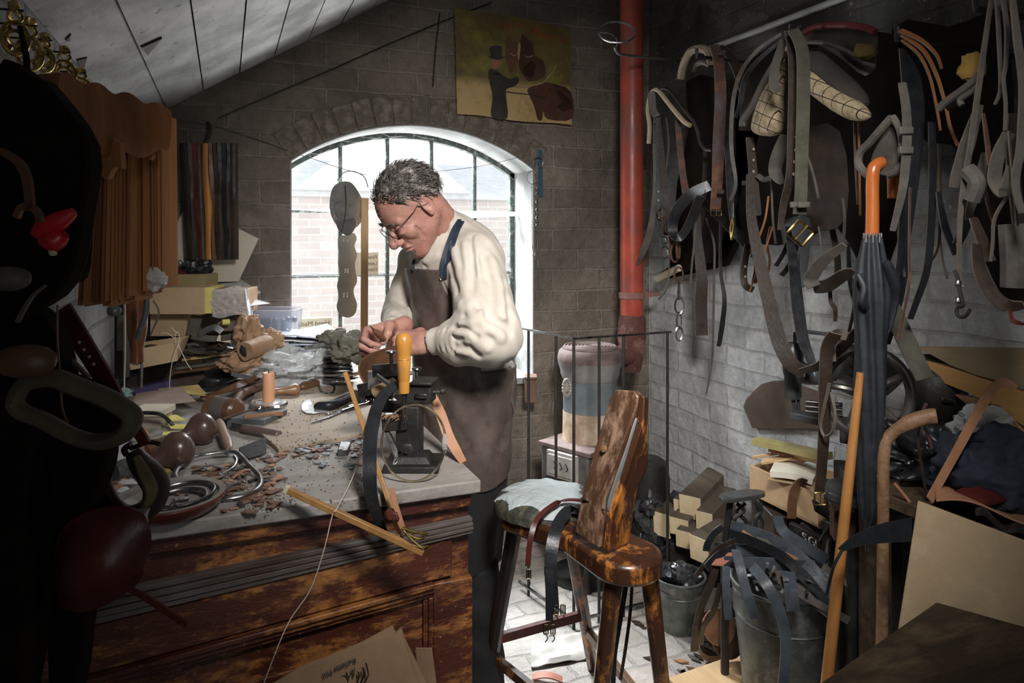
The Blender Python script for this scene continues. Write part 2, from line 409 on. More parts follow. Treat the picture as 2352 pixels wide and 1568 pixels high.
# torn lining hanging from one board
def CEL(u, v): r = ray(u, v); k = (1.88+.606*.245-CZ)/(r.z-.606*r.x); return CAM+r*k
mb = MB(); mb.prism([CEL(325, 105), CEL(372, 84), CEL(340, 122)], (0, 0, -.006)); struct('trim_3', mb, mat('torn_brown', (.06, .03, .015), (.03, .015, .01)), smooth=False)
mb = MB(); mb.prism([CEL(150, 90), CEL(163, 76), CEL(160, 92)], (0, 0, -.004)); mb.prism([CEL(178, 135), CEL(200, 130), CEL(195, 150), CEL(184, 152)], (0, 0, -.004)); struct('trim_4', mb, MC['torn_brown'], smooth=False)
# ---- window: iron frame, glazing bars, panes
M_iron = mat('window_iron_paint', (.10, .135, .12), (.035, .045, .04), rough=.4, sc=30, c3=(.3, .34, .31), bst=.5, bsc=80)
YG = YB+WD+.012
mb = MB(); fr = .014
mb.box((WX0+.012, YG, (WZ0+WZS)/2), (.02, .034, WZS-WZ0)); mb.box((WX1-.014, YG, (WZ0+WZS)/2), (.026, .034, WZS-WZ0))
mb.box(((WX0+WX1)/2, YG, WZ0+.012), (WX1-WX0, .034, .024))
mb.strap([(x, YG, arch_z(x)-.018) for x in [WX0+(WX1-WX0)*i/30 for i in range(31)]], .034, .022, side=(0, 1, 0))
wf = struct('window_1', mb, M_iron)
mb = MB()
vb = [AY(u, 540, YG).x for u in (781, 889, 990, 1089)]
for x in vb: mb.box((x, YG, (WZ0+arch_z(x)-.02)/2), (.016, .026, arch_z(x)-.02-WZ0)); mb.box((x, YG-.012, (WZ0+arch_z(x)-.02)/2), (.006, .014, arch_z(x)-.02-WZ0))
hb = [AY(665, 484, YG).z, AY(720, 634, YG).z, AY(800, 788, YG).z]
for z in hb: mb.box(((WX0+WX1)/2, YG, z), (WX1-WX0-.02, .022, .015)); mb.box(((WX0+WX1)/2, YG-.012, z), (WX1-WX0-.02, .012, .006))
mk('glazing_bars', mb, M_iron, parent=wf, bevel=.002)
m, t, b = nt('old_glass'); t.nodes.remove(b)
tr = N(t, 'BsdfTransparent'); gl = N(t, 'BsdfGlossy'); gl.inputs['Roughness'].default_value = .08
df = N(t, 'BsdfDiffuse'); df.inputs['Color'].default_value = (.75, .78, .8, 1)
m1 = N(t, 'MixShader'); m1.inputs[0].default_value = .05; t.links.new(tr.outputs[0], m1.inputs[1]); t.links.new(gl.outputs[0], m1.inputs[2])
m2 = N(t, 'MixShader'); t.links.new(ramp(t, nz(t, coords(t), 3, 6, .7), [(.4, .02), (.8, .22)]), m2.inputs[0]); t.links.new(m1.outputs[0], m2.inputs[1]); t.links.new(df.outputs[0], m2.inputs[2])
t.links.new(m2.outputs[0], [x for x in t.nodes if x.type == 'OUTPUT_MATERIAL'][0].inputs[0]); M_glass = m
mb = MB(); xs_ = [WX0+.02+(WX1-WX0-.04)*i/20 for i in range(21)]
for a, b_ in zip(xs_[:-1], xs_[1:]): mb.add([(a, YG+.004, WZ0+.02), (b_, YG+.004, WZ0+.02), (b_, YG+.004, arch_z(b_)-.025), (a, YG+.004, arch_z(a)-.025)], [(0, 1, 2, 3)])
mk('glass', mb, M_glass, parent=wf, smooth=False)
# dusty cobwebs sagging along the upper glazing bar
mb = MB(); zz = hb[0]
mb.grid(lambda a, b_: V((WX0+.02+a*(WX1-WX0-.02), YG-.03-.05*b_, zz+.004+.006*math.sin(a*9)-.018*b_*abs(math.sin(a*6.3))-.02*a*b_)), 40, 3, .0008)
tag(mk('cobweb', mb, mat('cobweb', (.75, .76, .76), (.6, .6, .6), rough=.9)), 'dusty pale cobweb sagging along the upper glazing bar', 'cobweb')

# ---- outside, seen through the window: a brick house
M_out = brickmat('outside_brick', (0, 2), .22, .075, (.62, .54, .52), (.76, .70, .67), (.52, .53, .58), (.85, .84, .82), [(.5, 0.), (.8, .4)], warp=.004, bst=.2)
bl = thing('brick_house', 'pale brick house with a slate gable roof outside the window', 'building', (1.5, 7.2, -.2))
mb = MB(); mb.box((1.0, 7.3, .85), (9, .25, 1.9+.05)); mk('wall', mb, M_out, parent=bl, smooth=False)
mb = MB(); mb.prism([(-3.5, 7.1, 1.8), (5.5, 7.1, 1.8), (5.5, 8.6, 2.25), (-3.5, 8.6, 2.25)], (0, .02, .06)); mk('roof', mb, mat('slate_pale', (.72, .75, .78), (.6, .64, .68), rough=.8), parent=bl, smooth=False)
mb = MB(); mb.prism([(.6, 7.05, 1.86), (2.4, 7.05, 1.86), (1.5, 7.05, 2.55)], (0, 1.2, 0)); mk('gable', mb, mat('render_pale', (.85, .86, .87), (.78, .79, .8), rough=.8), parent=bl, smooth=False)
mb = MB(); mb.box((1.0, 6.2, -.25), (14, 5.9, .3)); struct('ground_outside', mb, mat('yard_paving', (.5, .49, .47), (.4, .39, .37)), smooth=False)

# ---- light: window daylight, added fill from a rear opening and an unseen lamp, sky all round
w = bpy.data.worlds.new('sky'); bpy.context.scene.world = w; w.use_nodes = True
bg = w.node_tree.nodes['Background']; bg.inputs[0].default_value = (.93, .97, 1, 1); bg.inputs[1].default_value = .52
def area(name, loc, target, sx, sy, power, col=(1, 1, 1), portal=False, spread=PI):
    l = bpy.data.lights.new(name, 'AREA'); l.shape = 'RECTANGLE'; l.size = sx; l.size_y = sy; l.energy = power; l.color = col; l.spread = spread
    o = bpy.data.objects.new(name, l); COL.objects.link(o); o.location = loc
    o.rotation_euler = (V(target)-V(loc)).to_track_quat('-Z', 'Y').to_euler()
    if portal: l.cycles.is_portal = True
    return o
area('window_portal', (.79, YB+WD+.06, 1.33), (.79, 0, 1.33), 1.1, 1.2, 1, portal=True)
area('rear_fill_portal', (.75, YR-.21, 1.0), (.75, 3, 1.0), .8, 2.0, 1, portal=True)  # guides sky fill through the added rear opening
area('window_skylight', (.8, YB+.95, 2.7), (1.0, 1.8, .6), 1.6, .9, 270, (.93, .97, 1))
area('yard_bounce', (.8, YB+.75, .42), (.25, 2.1, 2.2), 1.3, .5, 34, (.97, .98, 1))
area('fill_light', (.42, .25, 2.12), (1.05, 2.3, .85), .3, .3, 4.4, (1, .97, .93), spread=1.3)  # added fill for the person and stool, no such lamp in the room
cam = bpy.data.cameras.new('camera'); co = bpy.data.objects.new('camera', cam); COL.objects.link(co)
cam.sensor_width = 36; cam.lens = 36*F/2352; cam.shift_y = -(784-HV)/2352; cam.clip_start = .02
co.location = CAM; co.rotation_euler = FW.to_track_quat('-Z', 'Y').to_euler(); bpy.context.scene.camera = co
sc = bpy.context.scene; sc.view_settings.view_transform = 'Standard'; sc.view_settings.look = 'None'; sc.view_settings.gamma = 1; sc.view_settings.exposure = 1.4
sc.cycles.use_denoising = True; sc.cycles.max_bounces = 6; sc.cycles.diffuse_bounces = 4; sc.cycles.transparent_max_bounces = 8; sc.cycles.sample_clamp_indirect = 6
# ================= THE SADDLER =================
M_skin = None
def skinmat():
    m, t, b = nt('skin'); v = coords(t)
    c = ramp(t, nz(t, v, 16, 5, .6), [(.3, (.50, .28, .22)), (.5, (.42, .21, .165)), (.72, (.30, .115, .09))])
    t.links.new(c, b.inputs['Base Color']); b.inputs['Roughness'].default_value = .5
    b.inputs['Subsurface Weight'].default_value = .12; b.inputs['Subsurface Scale'].default_value = .01
    n1 = bump(t, b, nz(t, v, 60, 5, .7), .35, .004); bump(t, b, nz(t, coords(t, (1, 1, 2.5)), 28, 3), .25, .006, n1); return m
M_skin = skinmat()
HC = D(949, 476, 2.03)
phi, pit = math.radians(30), math.radians(44)
def camdir(r, d, z): return (RT*r+FW*d+UP*z)
hf = camdir(-math.cos(phi), -math.sin(phi), 0); fwd = (hf*math.cos(pit)-UP*math.sin(pit)).normalized(); upv = (hf*math.sin(pit)+UP*math.cos(pit)).normalized(); lft = upv.cross(fwd).normalized()
HM = Matrix(((fwd.x, lft.x, upv.x, HC.x), (fwd.y, lft.y, upv.y, HC.y), (fwd.z, lft.z, upv.z, HC.z), (0, 0, 0, 1)))
def both(f): return [f(1), f(-1)]
def head_sdf(P, wn=False):
    P = P.copy(); Q = P.copy(); Q[:, 1] = np.abs(Q[:, 1])
    d = s_ell(P, (-.008, 0, .036), (.092, .077, .080))
    d = su(d, s_ell(P, (.030, 0, .028), (.062, .062, .062)), .03)
    d = su(d, s_ell(P, (.032, 0, -.030), (.058, .057, .078)), .03)
    d = su(d, s_caps(Q, (-.012, .050, -.045), (.058, .018, -.100), .020, .016), .025)
    d = su(d, s_ell(P, (.072, 0, -.104), (.022, .024, .020)), .018)
    d = su(d, s_ell(Q, (.060, .040, -.030), (.026, .024, .024)), .018)
    d = su(d, s_caps(Q, (.084, .008, .018), (.074, .048, .014), .0105, .008), .014)
    d = su(d, s_ell(P, (.076, 0, -.064), (.024, .030, .024)), .02)
    d = ss(d, s_ell(Q, (.098, .032, -.006), (.016, .019, .012)), .012)
    d = su(d, s_ell(Q, (.078, .031, -.006), (.0145, .0155, .0115)), .003)
    d = ss(d, s_caps(Q, (.096, .020, -.011), (.088, .045, -.010), .0012), .003)
    d = su(d, s_ell(Q, (.083, .033, -.019), (.012, .017, .006)), .006)
    d = su(d, s_caps(P, (.088, 0, .006), (.114, 0, -.031), .0095, .0120), .010)
    d = su(d, s_ell(P, (.115, 0, -.038), (.0160, .0145, .0135)), .006)
    d = su(d, s_ell(Q, (.104, .0145, -.042), (.0125, .0095, .0095)), .005)
    d = ss(d, s_ell(Q, (.110, .0075, -.048), (.005, .0035, .004)), .003)
    d = ss(d, s_caps(Q, (.103, .019, -.038), (.082, .039, -.078), .0032), .007)
    d = su(d, s_ell(P, (.097, 0, -.0635), (.0075, .025, .0045)), .006)
    d = su(d, s_ell(P, (.095, 0, -.0765), (.0085, .022, .0055)), .006)
    d = ss(d, s_caps(Q, (.1050, 0, -.0700), (.086, .031, -.076), .0028, .0022), .003)
    d = ss(d, s_ell(P, (.096, 0, -.090), (.006, .018, .004)), .008)
    # forehead and eye-corner creases
    for z in (.040, .052, .064): d = ss(d, s_caps(Q, (.094-(z-.04)*.35, 0, z), (.072-(z-.04)*.35, .045, z-.004), .0012), .006)
    for k in (-1, 0, 1): d = ss(d, s_caps(Q, (.072, .055, -.004), (.054, .067, -.004+k*.010), .0011), .004)
    d = ss(d, s_caps(Q, (.090, .022, -.026), (.076, .048, -.026), .0012), .005)
    d = ss(d, s_caps(Q, (.052, .060, -.030), (.050, .052, -.070), .0020), .010)
    d = ss(d, s_caps(P, (.100, 0, .012), (.098, 0, .020), .0016), .005)
    # ears
    e = s_ell(Q, (-.012, .080, -.002), (.018, .008, .032)); e = ss(e, s_ell(Q, (-.006, .090, .004), (.0115, .0085, .022)), .005)
    e = su(e, s_ell(Q, (-.006, .079, -.026), (.008, .006, .011)), .006); d = su(d, e, .005)
    return d
HI = np.array(HM.inverted(), dtype=f32)
def hw(P): return P@HI[:3, :3].T+HI[:3, 3]
NECKB = D(1024, 540, 2.13)
def headneck(P):
    L = hw(P); d = head_sdf(L)
    a = HM @ V((-.030, 0, -.030)); d = su(d, s_caps(P, a, NECKB, .058, .066), .022)
    a = HM @ V((.020, 0, -.085)); d = su(d, s_caps(P, a, NECKB+camdir(-.03, -.03, -.01), .022, .04), .03)
    return d
def bb(pts, pad): 
    a = np.array([list(p) for p in pts]); return a.min(0)-pad, a.max(0)+pad

# ---- hands
FL = {'index': (.040, .025, .021), 'middle': (.044, .029, .022), 'ring': (.041, .027, .022), 'little': (.032, .020, .019)}
def hand(wrist, dirx, dorsal, sgn, curls, spread=.06, thumb=((.024, .034, -.012), (.052, .052, -.026), (.080, .050, -.034)), sc=1.0):
    x = V(dirx).normalized(); z = V(dorsal)-x*V(dorsal).dot(x); z.normalize(); y = z.cross(x)*sgn     # y towards the thumb
    w = V(wrist); T = lambda p: w+(x*p[0]+y*p[1]+z*p[2])*sc
    caps = [(T((-.05, 0, 0)), T((.01, 0, 0)), .027*sc, .026*sc, .02)]
    tips = []
    for i, nm in enumerate(('index', 'middle', 'ring', 'little')):
        yy = .028-.019*i; kx = (.092, .096, .090, .080)[i]
        k = V((kx, yy, .004-.002*abs(i-1.3))); caps.append((T((.012, yy*.62, 0)), T(k-V((.006, 0, .004))), .0165*sc, .0125*sc, .014))
        caps.append((T((.03, yy*.75, .010)), T(k+V((-.002, 0, .003))), .004*sc, .0065*sc, .008))
        p = k; ang = 0; sp = (1.4-i)*spread
        for s_, L in enumerate(FL[nm]):
            ang += curls[i][s_]; dv = V((math.cos(ang)*math.cos(sp), math.sin(sp)*math.cos(ang), -math.sin(ang)))
            q = p+dv*L; r0 = (.0100, .0090, .0082)[s_]*(1 if i < 3 else .88); r1 = (.0092, .0083, .0070)[s_]*(1 if i < 3 else .88)
            caps.append((T(p), T(q), r0*sc, r1*sc, .0035)); p = q
        tips.append(T(p))
    t0, t1, t2 = thumb; caps.append((T((.012, .016, -.006)), T(t0), .017*sc, .0150*sc, .012)); caps.append((T(t0), T(t1), .0135*sc, .0110*sc, .007)); caps.append((T(t1), T(t2), .0112*sc, .0086*sc, .004))
    def fn(P):
        d = None
        for a, b, ra, rb, k in caps:
            c = s_caps(P, a, b, ra, rb); d = c if d is None else su(d, c, k)
        return d
    return fn, [c[0] for c in caps]+[c[1] for c in caps], T, tips
WL = D(981, 786, 1.93); WR = D(897, 757, 2.02)
handL, ptsL, TL, tipsL = hand(WL, D(896, 788, 1.96)-WL, camdir(-.1, -.75, .62), -1, [(.75, .75, .4), (.85, .8, .5), (.95, .85, .5), (1.0, .9, .5)], thumb=((.030, .036, -.008), (.066, .036, -.012), (.098, .022, -.014)))
handR, ptsR, TR, tipsR = hand(WR, D(852, 772, 1.97)-WR, camdir(-.50, .62, .55), 1, [(.8, 1.1, .6), (.85, 1.2, .6), (.9, 1.2, .6), (.95, 1.2, .6)], thumb=((.026, .034, -.016), (.050, .036, -.040), (.068, .018, -.050)))
saddler = thing('person', 'grey-haired person in cream shirt and leather apron bending over the bench', 'person', D(1075, 540, 2.16)*1.0)
saddler.location.z = 0
mb = MB()
a, b = bb([HC, NECKB], .15); addnet(mb, headneck, a, b, .0023)
nH = len(mb.v); nL = nH
a, b = bb(ptsL, .03); addnet(mb, handL, a, b, .0017)
nR = len(mb.v)
a, b = bb(ptsR, .03); addnet(mb, handR, a, b, .0017); nE = len(mb.v)
def bridge(a_, b_, pts, r):
    # arm inside the sleeve, its end rings sewn to the wrist and to the neck
    n0 = len(mb.v); mb.tube(pts, r, 8); f = mb.f[:]; N_ = len(pts)
    mb.f = [x for x in mb.f if not (len(x) == 8 and min(x) >= n0)]; mb.m = mb.m[:len(mb.f)]
    arr = np.array(mb.v[:n0])
    for ring, tgt in ((range(n0, n0+8), a_), (range(n0+8*(N_-1), n0+8*N_), b_)):
        lo, hi = tgt; near = [lo+int(np.argmin(((arr[lo:hi]-np.array(mb.v[i]))**2).sum(1))) for i in ring]; ring = list(ring)
        for k in range(8):
            j = (k+1) % 8; q_ = [ring[k], ring[j], near[j], near[k]]; q_ = [x for i, x in enumerate(q_) if x not in q_[:i]]
            if len(q_) > 2: mb.f.append(tuple(q_)); mb.m.append(0)
bridge((nL, nR), (0, nH), cat([WL+(D(1128, 768, 1.86)-WL)*.2, D(1122, 766, 1.88), D(1094, 600, 2.06), D(1050, 565, 2.13)], 5), [.024, .034, .042, .045])
bridge((nR, nE), (0, nH), cat([WR+(D(924, 725, 2.27)-WR)*.2, D(926, 722, 2.27), D(972, 612, 2.26), D(1010, 565, 2.16)], 5), [.022, .032, .040, .045])
mk('body', mb, M_skin, parent=saddler, ang=0)

# ---- shirt
SHL, SHR = D(1094, 600, 2.02), D(968, 605, 2.28)
ELL, ELR = D(1122, 766, 1.87), D(924, 725, 2.27)
CH = D(1043, 640, 2.16); WA = D(1062, 800, 2.16); PE = D(1068, 885, 2.17)
tf = camdir(-.80, -.60, 0); tl = camdir(.60, -.80, 0)      # the way the chest faces, and his left
RB = np.array([[tf.x, tl.x, 0], [tf.y, tl.y, 0], [0, 0, 1]])
def wav(P, fx, fy, fz, ph, fr): return np.sin((P[:, 0]*fx+P[:, 1]*fy+P[:, 2]*fz)*fr+ph)
def torso(P):
    d = s_ell(P, CH, (.12, .165, .19), RB)
    d = su(d, s_ell(P, WA, (.125, .142, .17), RB), .08)
    d = su(d, s_ell(P, PE, (.125, .150, .15), RB), .08)
    d = su(d, s_ell(P, CH+UP*.075+tf*-.02, (.105, .165, .09), RB), .05)
    d = su(d, s_caps(P, SHL, SHR, .068, .068), .06)
    d = su(d, s_caps(P, NECKB+UP*-.06, NECKB+(HC-NECKB)*.15, .082, .070), .05)
    return d
def shirt_core(P):
    d = torso(P)
    d = su(d, s_caps(P, SHL, ELL, .076, .088), .035)
    mid = ELL.lerp(WL, .45); d = su(d, s_caps(P, ELL, mid+UP*-.01, .080, .066), .03)
    c2 = ELL.lerp(WL, .60); d = su(d, s_caps(P, mid+UP*-.008, c2, .064, .040), .02)
    d = su(d, s_caps(P, c2, WL+(ELL-WL)*.06, .037, .0335), .006)
    d = su(d, s_caps(P, SHR, ELR, .068, .066), .03); m2 = ELR.lerp(WR, .6)
    d = su(d, s_caps(P, ELR, m2, .058, .042), .025); d = su(d, s_caps(P, m2, WR+(ELR-WR)*.05, .036, .031), .008)
    return d
pz = lambda p: (p.x, p.y, p.z)
def tri(x): return np.abs(((x/ (2*PI)) % 1)*2-1)*2-1
rngf = np.random.RandomState(5)
def polyd(P, pts):
    d = None
    for a, b in zip(pts[:-1], pts[1:]):
        c = s_caps(P, a, b, 0, 0); d = c if d is None else np.minimum(d, c)
    return d
FOLDS = []
def fold(uvs, amp, w=.012): FOLDS.append(([hit(u, v, shirt_core, 1.5, 2.6) for u, v in uvs], amp, w))
fold([(1092, 545), (1096, 590), (1099, 630)], .006, .006); fold([(1082, 545), (1084, 590), (1086, 640), (1078, 690)], -.005, .010)
fold([(1040, 560), (1055, 620), (1070, 680), (1088, 730)], .008, .010); fold([(1028, 570), (1036, 620), (1052, 670)], -.006, .01)
fold([(1066, 560), (1072, 640), (1080, 700)], .006, .01)
fold([(1110, 590), (1125, 650), (1128, 715)], -.007, .013); fold([(1130, 600), (1150, 660), (1155, 730)], .007, .014)
fold([(1160, 650), (1170, 710), (1172, 760)], -.006, .012)
fold([(1060, 700), (1085, 735), (1110, 760), (1150, 775)], .011, .012); fold([(1070, 722), (1100, 752), (1130, 775)], -.010, .010)
fold([(1058, 745), (1085, 742), (1105, 722), (1108, 712)], .010, .011); fold([(1050, 765), (1080, 768), (1120, 800)], .009, .010)
fold([(1050, 782), (1075, 795), (1098, 815)], -.010, .009); fold([(1052, 752), (1070, 756), (1095, 775)], -.009, .008)
fold([(1100, 700), (1125, 730), (1160, 745)], -.009, .012)
for k in range(6): fold([(1047, 752+k*11), (1062+rngf.rand()*14, 752+k*12)], .006*(1 if k % 2 else -1), .006)
for k in range(6): fold([(1012+k*6, 756), (1010+k*6, 806)], .0022*(1 if k % 2 else -1), .004)
fold([(1042, 750), (1045, 780), (1043, 810)], -.006, .005)
fold([(1008, 490), (1012, 520), (1000, 560), (975, 600)], .007, .008); fold([(1022, 500), (1028, 540), (1010, 585)], -.005, .008)
fold([(960, 592), (985, 602), (1012, 590)], .006, .007); fold([(950, 600), (952, 616)], .004, .006); fold([(972, 596), (978, 616)], -.004, .006)
fold([(935, 600), (925, 650), (920, 700)], -.007, .010); fold([(950, 610), (940, 660), (938, 720)], .006, .010)
fold([(900, 690), (925, 715), (940, 722)], .008, .009); fold([(905, 720), (925, 735), (940, 745)], -.007, .008)
def shirt(P):
    d = shirt_core(P)
    w = wav(P, 1, .3, .15, 0, 23)+wav(P, .2, 1, -.5, 1.3, 31)
    d = d-.0022*np.sin(w*1.7+P[:, 2]*18)-.0012*wav(P, 2, 1, 1, 0, 60)
    for pts, amp, wd in FOLDS:
        dd = polyd(P, pts); d = d-1.55*amp*np.exp(-(dd/wd)**2)
    nk = s_caps(P, NECKB+UP*-.02, NECKB+(HC-NECKB)*.6, .058, .068); d = ss(d, nk, .006)
    cl = np.abs(s_caps(P, NECKB+UP*-.03+tf*.01, NECKB+(HC-NECKB)*.34, .066, .070))-.0045     # stand-up collar
    hcut = (P-A3(NECKB+(HC-NECKB)*.34))@A3((HC-NECKB).normalized()); cl = np.maximum(cl, hcut)
    d = su(d, cl, .008)
    for w_, e_ in ((WL, ELL), (WR, ELR)):
        ax = (w_-e_).normalized(); q = (P-A3(w_-ax*.012))@A3(ax); near = s_caps(P, w_, w_, .09)
        d = np.maximum(d, np.where(near < 0, q, -1))
    return d
M_shirt = mat('cream_linen', (.53, .48, .42), (.45, .40, .34), rough=.85, sc=10, bst=.35, bsc=300, sheen=.15, bd=.001)
mb = MB(); a, b = bb([SHL, SHR, ELL, ELR, WL, WR, NECKB, WA], .12); a[2] = 1.02; b[2] = 1.56
addnet(mb, shirt, a, b, .0045); mk('shirt', mb, M_shirt, parent=saddler, ang=0)

# ---- leather apron: bib, waist and long skirt
def skirt_core(P):
    z = P[:, 2]; k = np.clip((.98-z)/.55, 0, 1)
    c = A3(PE)+np.outer(k, A3(camdir(-.022, .0, 0))); q = P-c; l = q@RB.astype(f32)
    rx, ry = .132+.012*np.sin(k*3)-.012*k, .158-.028*k
    d = (np.sqrt((l[:, 0]/rx)**2+(l[:, 1]/ry)**2)-1)*np.minimum(rx, ry)
    ang = np.arctan2(l[:, 1], l[:, 0]); return d-.008*k*np.sin(ang*5+.6)-.004*np.sin(ang*9+k*3)*k
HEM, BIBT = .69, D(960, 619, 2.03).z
def apron(P):
    t = torso(P); z = P[:, 2]
    body = su(t, skirt_core(P), .03)-.010
    body = body-.005*np.sin(P[:, 2]*38+P[:, 0]*25)*np.exp(-((z-1.10)/.08)**2)-.003*wav(P, 1, -1, .7, 0, 45)
    body = np.where(z < .93, np.minimum(body, skirt_core(P)-.010), body)
    sh = body
    l = (P-A3(CH))@RB.astype(f32)
    hw_ = .105+np.clip((BIBT-.02-z)/.22, 0, 1)**1.6*.16        # half width grows from bib to waist
    bib = np.maximum(np.abs(l[:, 1]+.0)-hw_, -l[:, 0]+.02)
    low = np.where(z < 1.03, -1.0, bib)
    d = np.maximum(sh, low); d = np.maximum(d, z-BIBT); d = np.maximum(d, HEM-.012*np.sin(P[:, 0]*20)-z); return d
M_apron = mat('brown_apron_leather', (.12, .09, .078), (.075, .054, .046), rough=.42, sc=6, bst=.3, bsc=40, c3=(.16, .13, .115), spec=.6, bd=.004)
a, b = bb([PE, WA, CH, D(1030, 800, 1.96)], .26); a[2] = HEM-.02; b[2] = BIBT+.01
mb = MB(); addnet(mb, apron, a, b, .0055); ap = mk('apron', mb, M_apron, parent=saddler, ang=0)
# straps of the apron
M_blue = mat('navy_strap', (.016, .028, .05), (.01, .017, .03), rough=.5, bst=.2)
sf = lambda P: np.minimum(shirt(P), apron(P))
mb = MB()
for pts in ([(1016, 640), (1018, 600), (1030, 560), (1043, 525), (1056, 504)], [(1022, 640), (1030, 600), (1040, 562), (1051, 530), (1062, 508)]):
    pp = [hit(u, v, sf, 1.6, 2.6, .004) for u, v in pts]; mb.strap(cat(pp, 5), .013, .003, side=camdir(1, 0, .3))
pp = [hit(u, v, sf, 1.6, 2.6, .003) for u, v in ((950, 622), (949, 608), (952, 596))]; mb.strap(cat(pp, 4), .009, .003, side=RT)
mk('apron_strap', mb, M_blue, parent=saddler, label='navy blue strap')
q = hit(1015, 638, sf, 1.6, 2.6, .005); mb = MB(); mb.tube([q+camdir(math.cos(k*PI/5)*.006, -.002, math.sin(k*PI/5)*.006) for k in range(10)], .0014, 6, closed=True)
M_brass = mat('old_brass', (.55, .40, .16), (.32, .22, .08), rough=.3, metal=1, sc=20, bst=.1)
mk('strap_rivet', mb, M_brass, parent=saddler)
mb = MB(); bk = hit(1172, 842, sf, 1.6, 2.6, .004)
mb.tube(cat([bk, bk+camdir(.012, 0, -.03), bk+camdir(.004, -.01, -.09), bk+camdir(.016, 0, -.14)], 5), .003, 6); mb.tube(cat([bk, bk+camdir(-.01, -.01, -.04), bk+camdir(.010, 0, -.11)], 5), .003, 6)
mk('apron_tie', mb, M_apron, parent=saddler)

# ---- trousers and boots
KL, KR = PE+tf*.0+tl*.055+UP*-.45, PE+tf*.01-tl*.055+UP*-.45
AL, AR = V((0, 0, .10))+(PE+tl*.105+tf*.0)*1, V((0, 0, .10))+(PE-tl*.105+tf*.03)*1; AL.z = AR.z = .10
def trousers(P):
    d = su(s_caps(P, PE+UP*-.05, PE+UP*.02, .12, .12), s_caps(P, PE+tl*.07+UP*-.08, KL, .088, .070), .05)
    d = su(d, s_caps(P, PE-tl*.07+UP*-.08, KR, .088, .070), .04); d = su(d, s_caps(P, KL, AL, .070, .062), .02); d = su(d, s_caps(P, KR, AR, .070, .062), .02)
    return np.maximum(np.maximum(d-.003*np.sin(P[:, 2]*60+P[:, 0]*30), .07-P[:, 2]), P[:, 2]-.44)
mb = MB(); a, b = bb([PE, AL, AR], .16); a[2] = .06; addnet(mb, trousers, a, b, .008)
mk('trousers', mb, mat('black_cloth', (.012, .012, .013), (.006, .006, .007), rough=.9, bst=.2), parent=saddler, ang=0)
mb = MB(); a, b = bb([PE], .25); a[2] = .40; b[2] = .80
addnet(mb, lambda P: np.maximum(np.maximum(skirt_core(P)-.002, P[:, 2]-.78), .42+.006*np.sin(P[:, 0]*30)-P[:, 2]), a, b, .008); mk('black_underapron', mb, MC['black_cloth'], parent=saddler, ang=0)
for A_ in (AL, AR):
    def boot(P):
        d = su(s_caps(P, A_+UP*-.01, A_+UP*-.05, .05, .05), s_caps(P, A_+UP*-.055+tf*-.03, A_+UP*-.062+tf*.14, .042, .036), .03); return np.maximum(d, .004-P[:, 2])
    mb = MB(); a, b = bb([A_, A_+tf*.15], .07); a[2] = 0; addnet(mb, boot, a, b, .005); mk('boot', mb, mat('black_boot', (.02, .017, .015), (.01, .009, .008), rough=.4), parent=saddler, ang=0)

# ---- hair
M_hair = mat('grey_hair', (.17, .145, .13), (.055, .045, .04), rough=.6, sc=34, c3=(.38, .35, .33), bst=.6, bsc=200, st=(1, 1, 1))
def hairline(L):     # true where hair grows, in head space
    x, y, z = L
    if z < -.055: return False
    if x > .070-.4*max(0, .075-z)*1.2 and z < .10: return False
    if abs(y) > .055 and -.040 < x < .012 and z < .028: return False
    if z < .045 and x > .015: return False
    return True
def cap(P):
    L = hw(P); h = s_ell(L, (-.010, 0, .038), (.097, .083, .086))+.004*np.sin(L[:, 0]*90+L[:, 1]*60)*np.sin(L[:, 2]*80)
    cut = (L[:, 0]-.050)+np.maximum(0, .085-L[:, 2])*1.1
    ear = s_ell(np.abs(L)*np.array([0, 1, 0], dtype=f32)+L*np.array([1, 0, 1], dtype=f32), (-.008, .085, -.004), (.026, .03, .034))
    h = np.maximum(h, cut); h = ss(h, ear, .004); h = np.maximum(h, -.058-L[:, 2]); return h
mb = MB(); a, b = bb([HC], .15); addnet(mb, cap, a, b, .004)
r2 = random.Random(3)
for k in range(2600):
    th_ = r2.uniform(0, 2*PI); cz_ = r2.uniform(-.75, 1); s_ = math.sqrt(1-cz_*cz_)
    L = V((-.010+.094*s_*math.cos(th_), .080*s_*math.sin(th_), .038+.083*cz_))
    if not hairline(L): continue
    nrm = V((s_*math.cos(th_)/.094, s_*math.sin(th_)/.080, cz_/.083)).normalized()
    # combed back and to the side, curling at the ends
    fl = V((-.75, .25*(1 if L.y > 0 else -1), -.35)) if L.z < .09 else V((-.9, r2.uniform(-.5, .5), .1))
    if L.z > .05 and L.x > .02: fl = V((-.2, .9 if L.y > -.01 else -.4, .25))
    fl = fl+V((r2.uniform(-.45, .45), r2.uniform(-.45, .45), r2.uniform(-.45, .45))); fl = (fl-nrm*fl.dot(nrm)).normalized()
    ln = r2.uniform(.018, .038); c_ = r2.uniform(-.5, .5); lift = r2.uniform(.1, .55); sd = nrm.cross(fl)
    if L.z < 0: ln *= .6; lift *= .5
    P_ = [L+nrm*.0]; 
    for j in range(1, 5):
        q = j/4; P_.append(L+fl*(ln*q)+nrm*(ln*lift*math.sin(q*2.2)*.8)+sd*(ln*c_*q*q)-nrm*(0))
    mb.tube([HM @ p for p in P_], [.0016, .0015, .0012, .0009, .0003], 3)
mk('hair', mb, M_hair, parent=saddler, ang=0)
mb = MB()
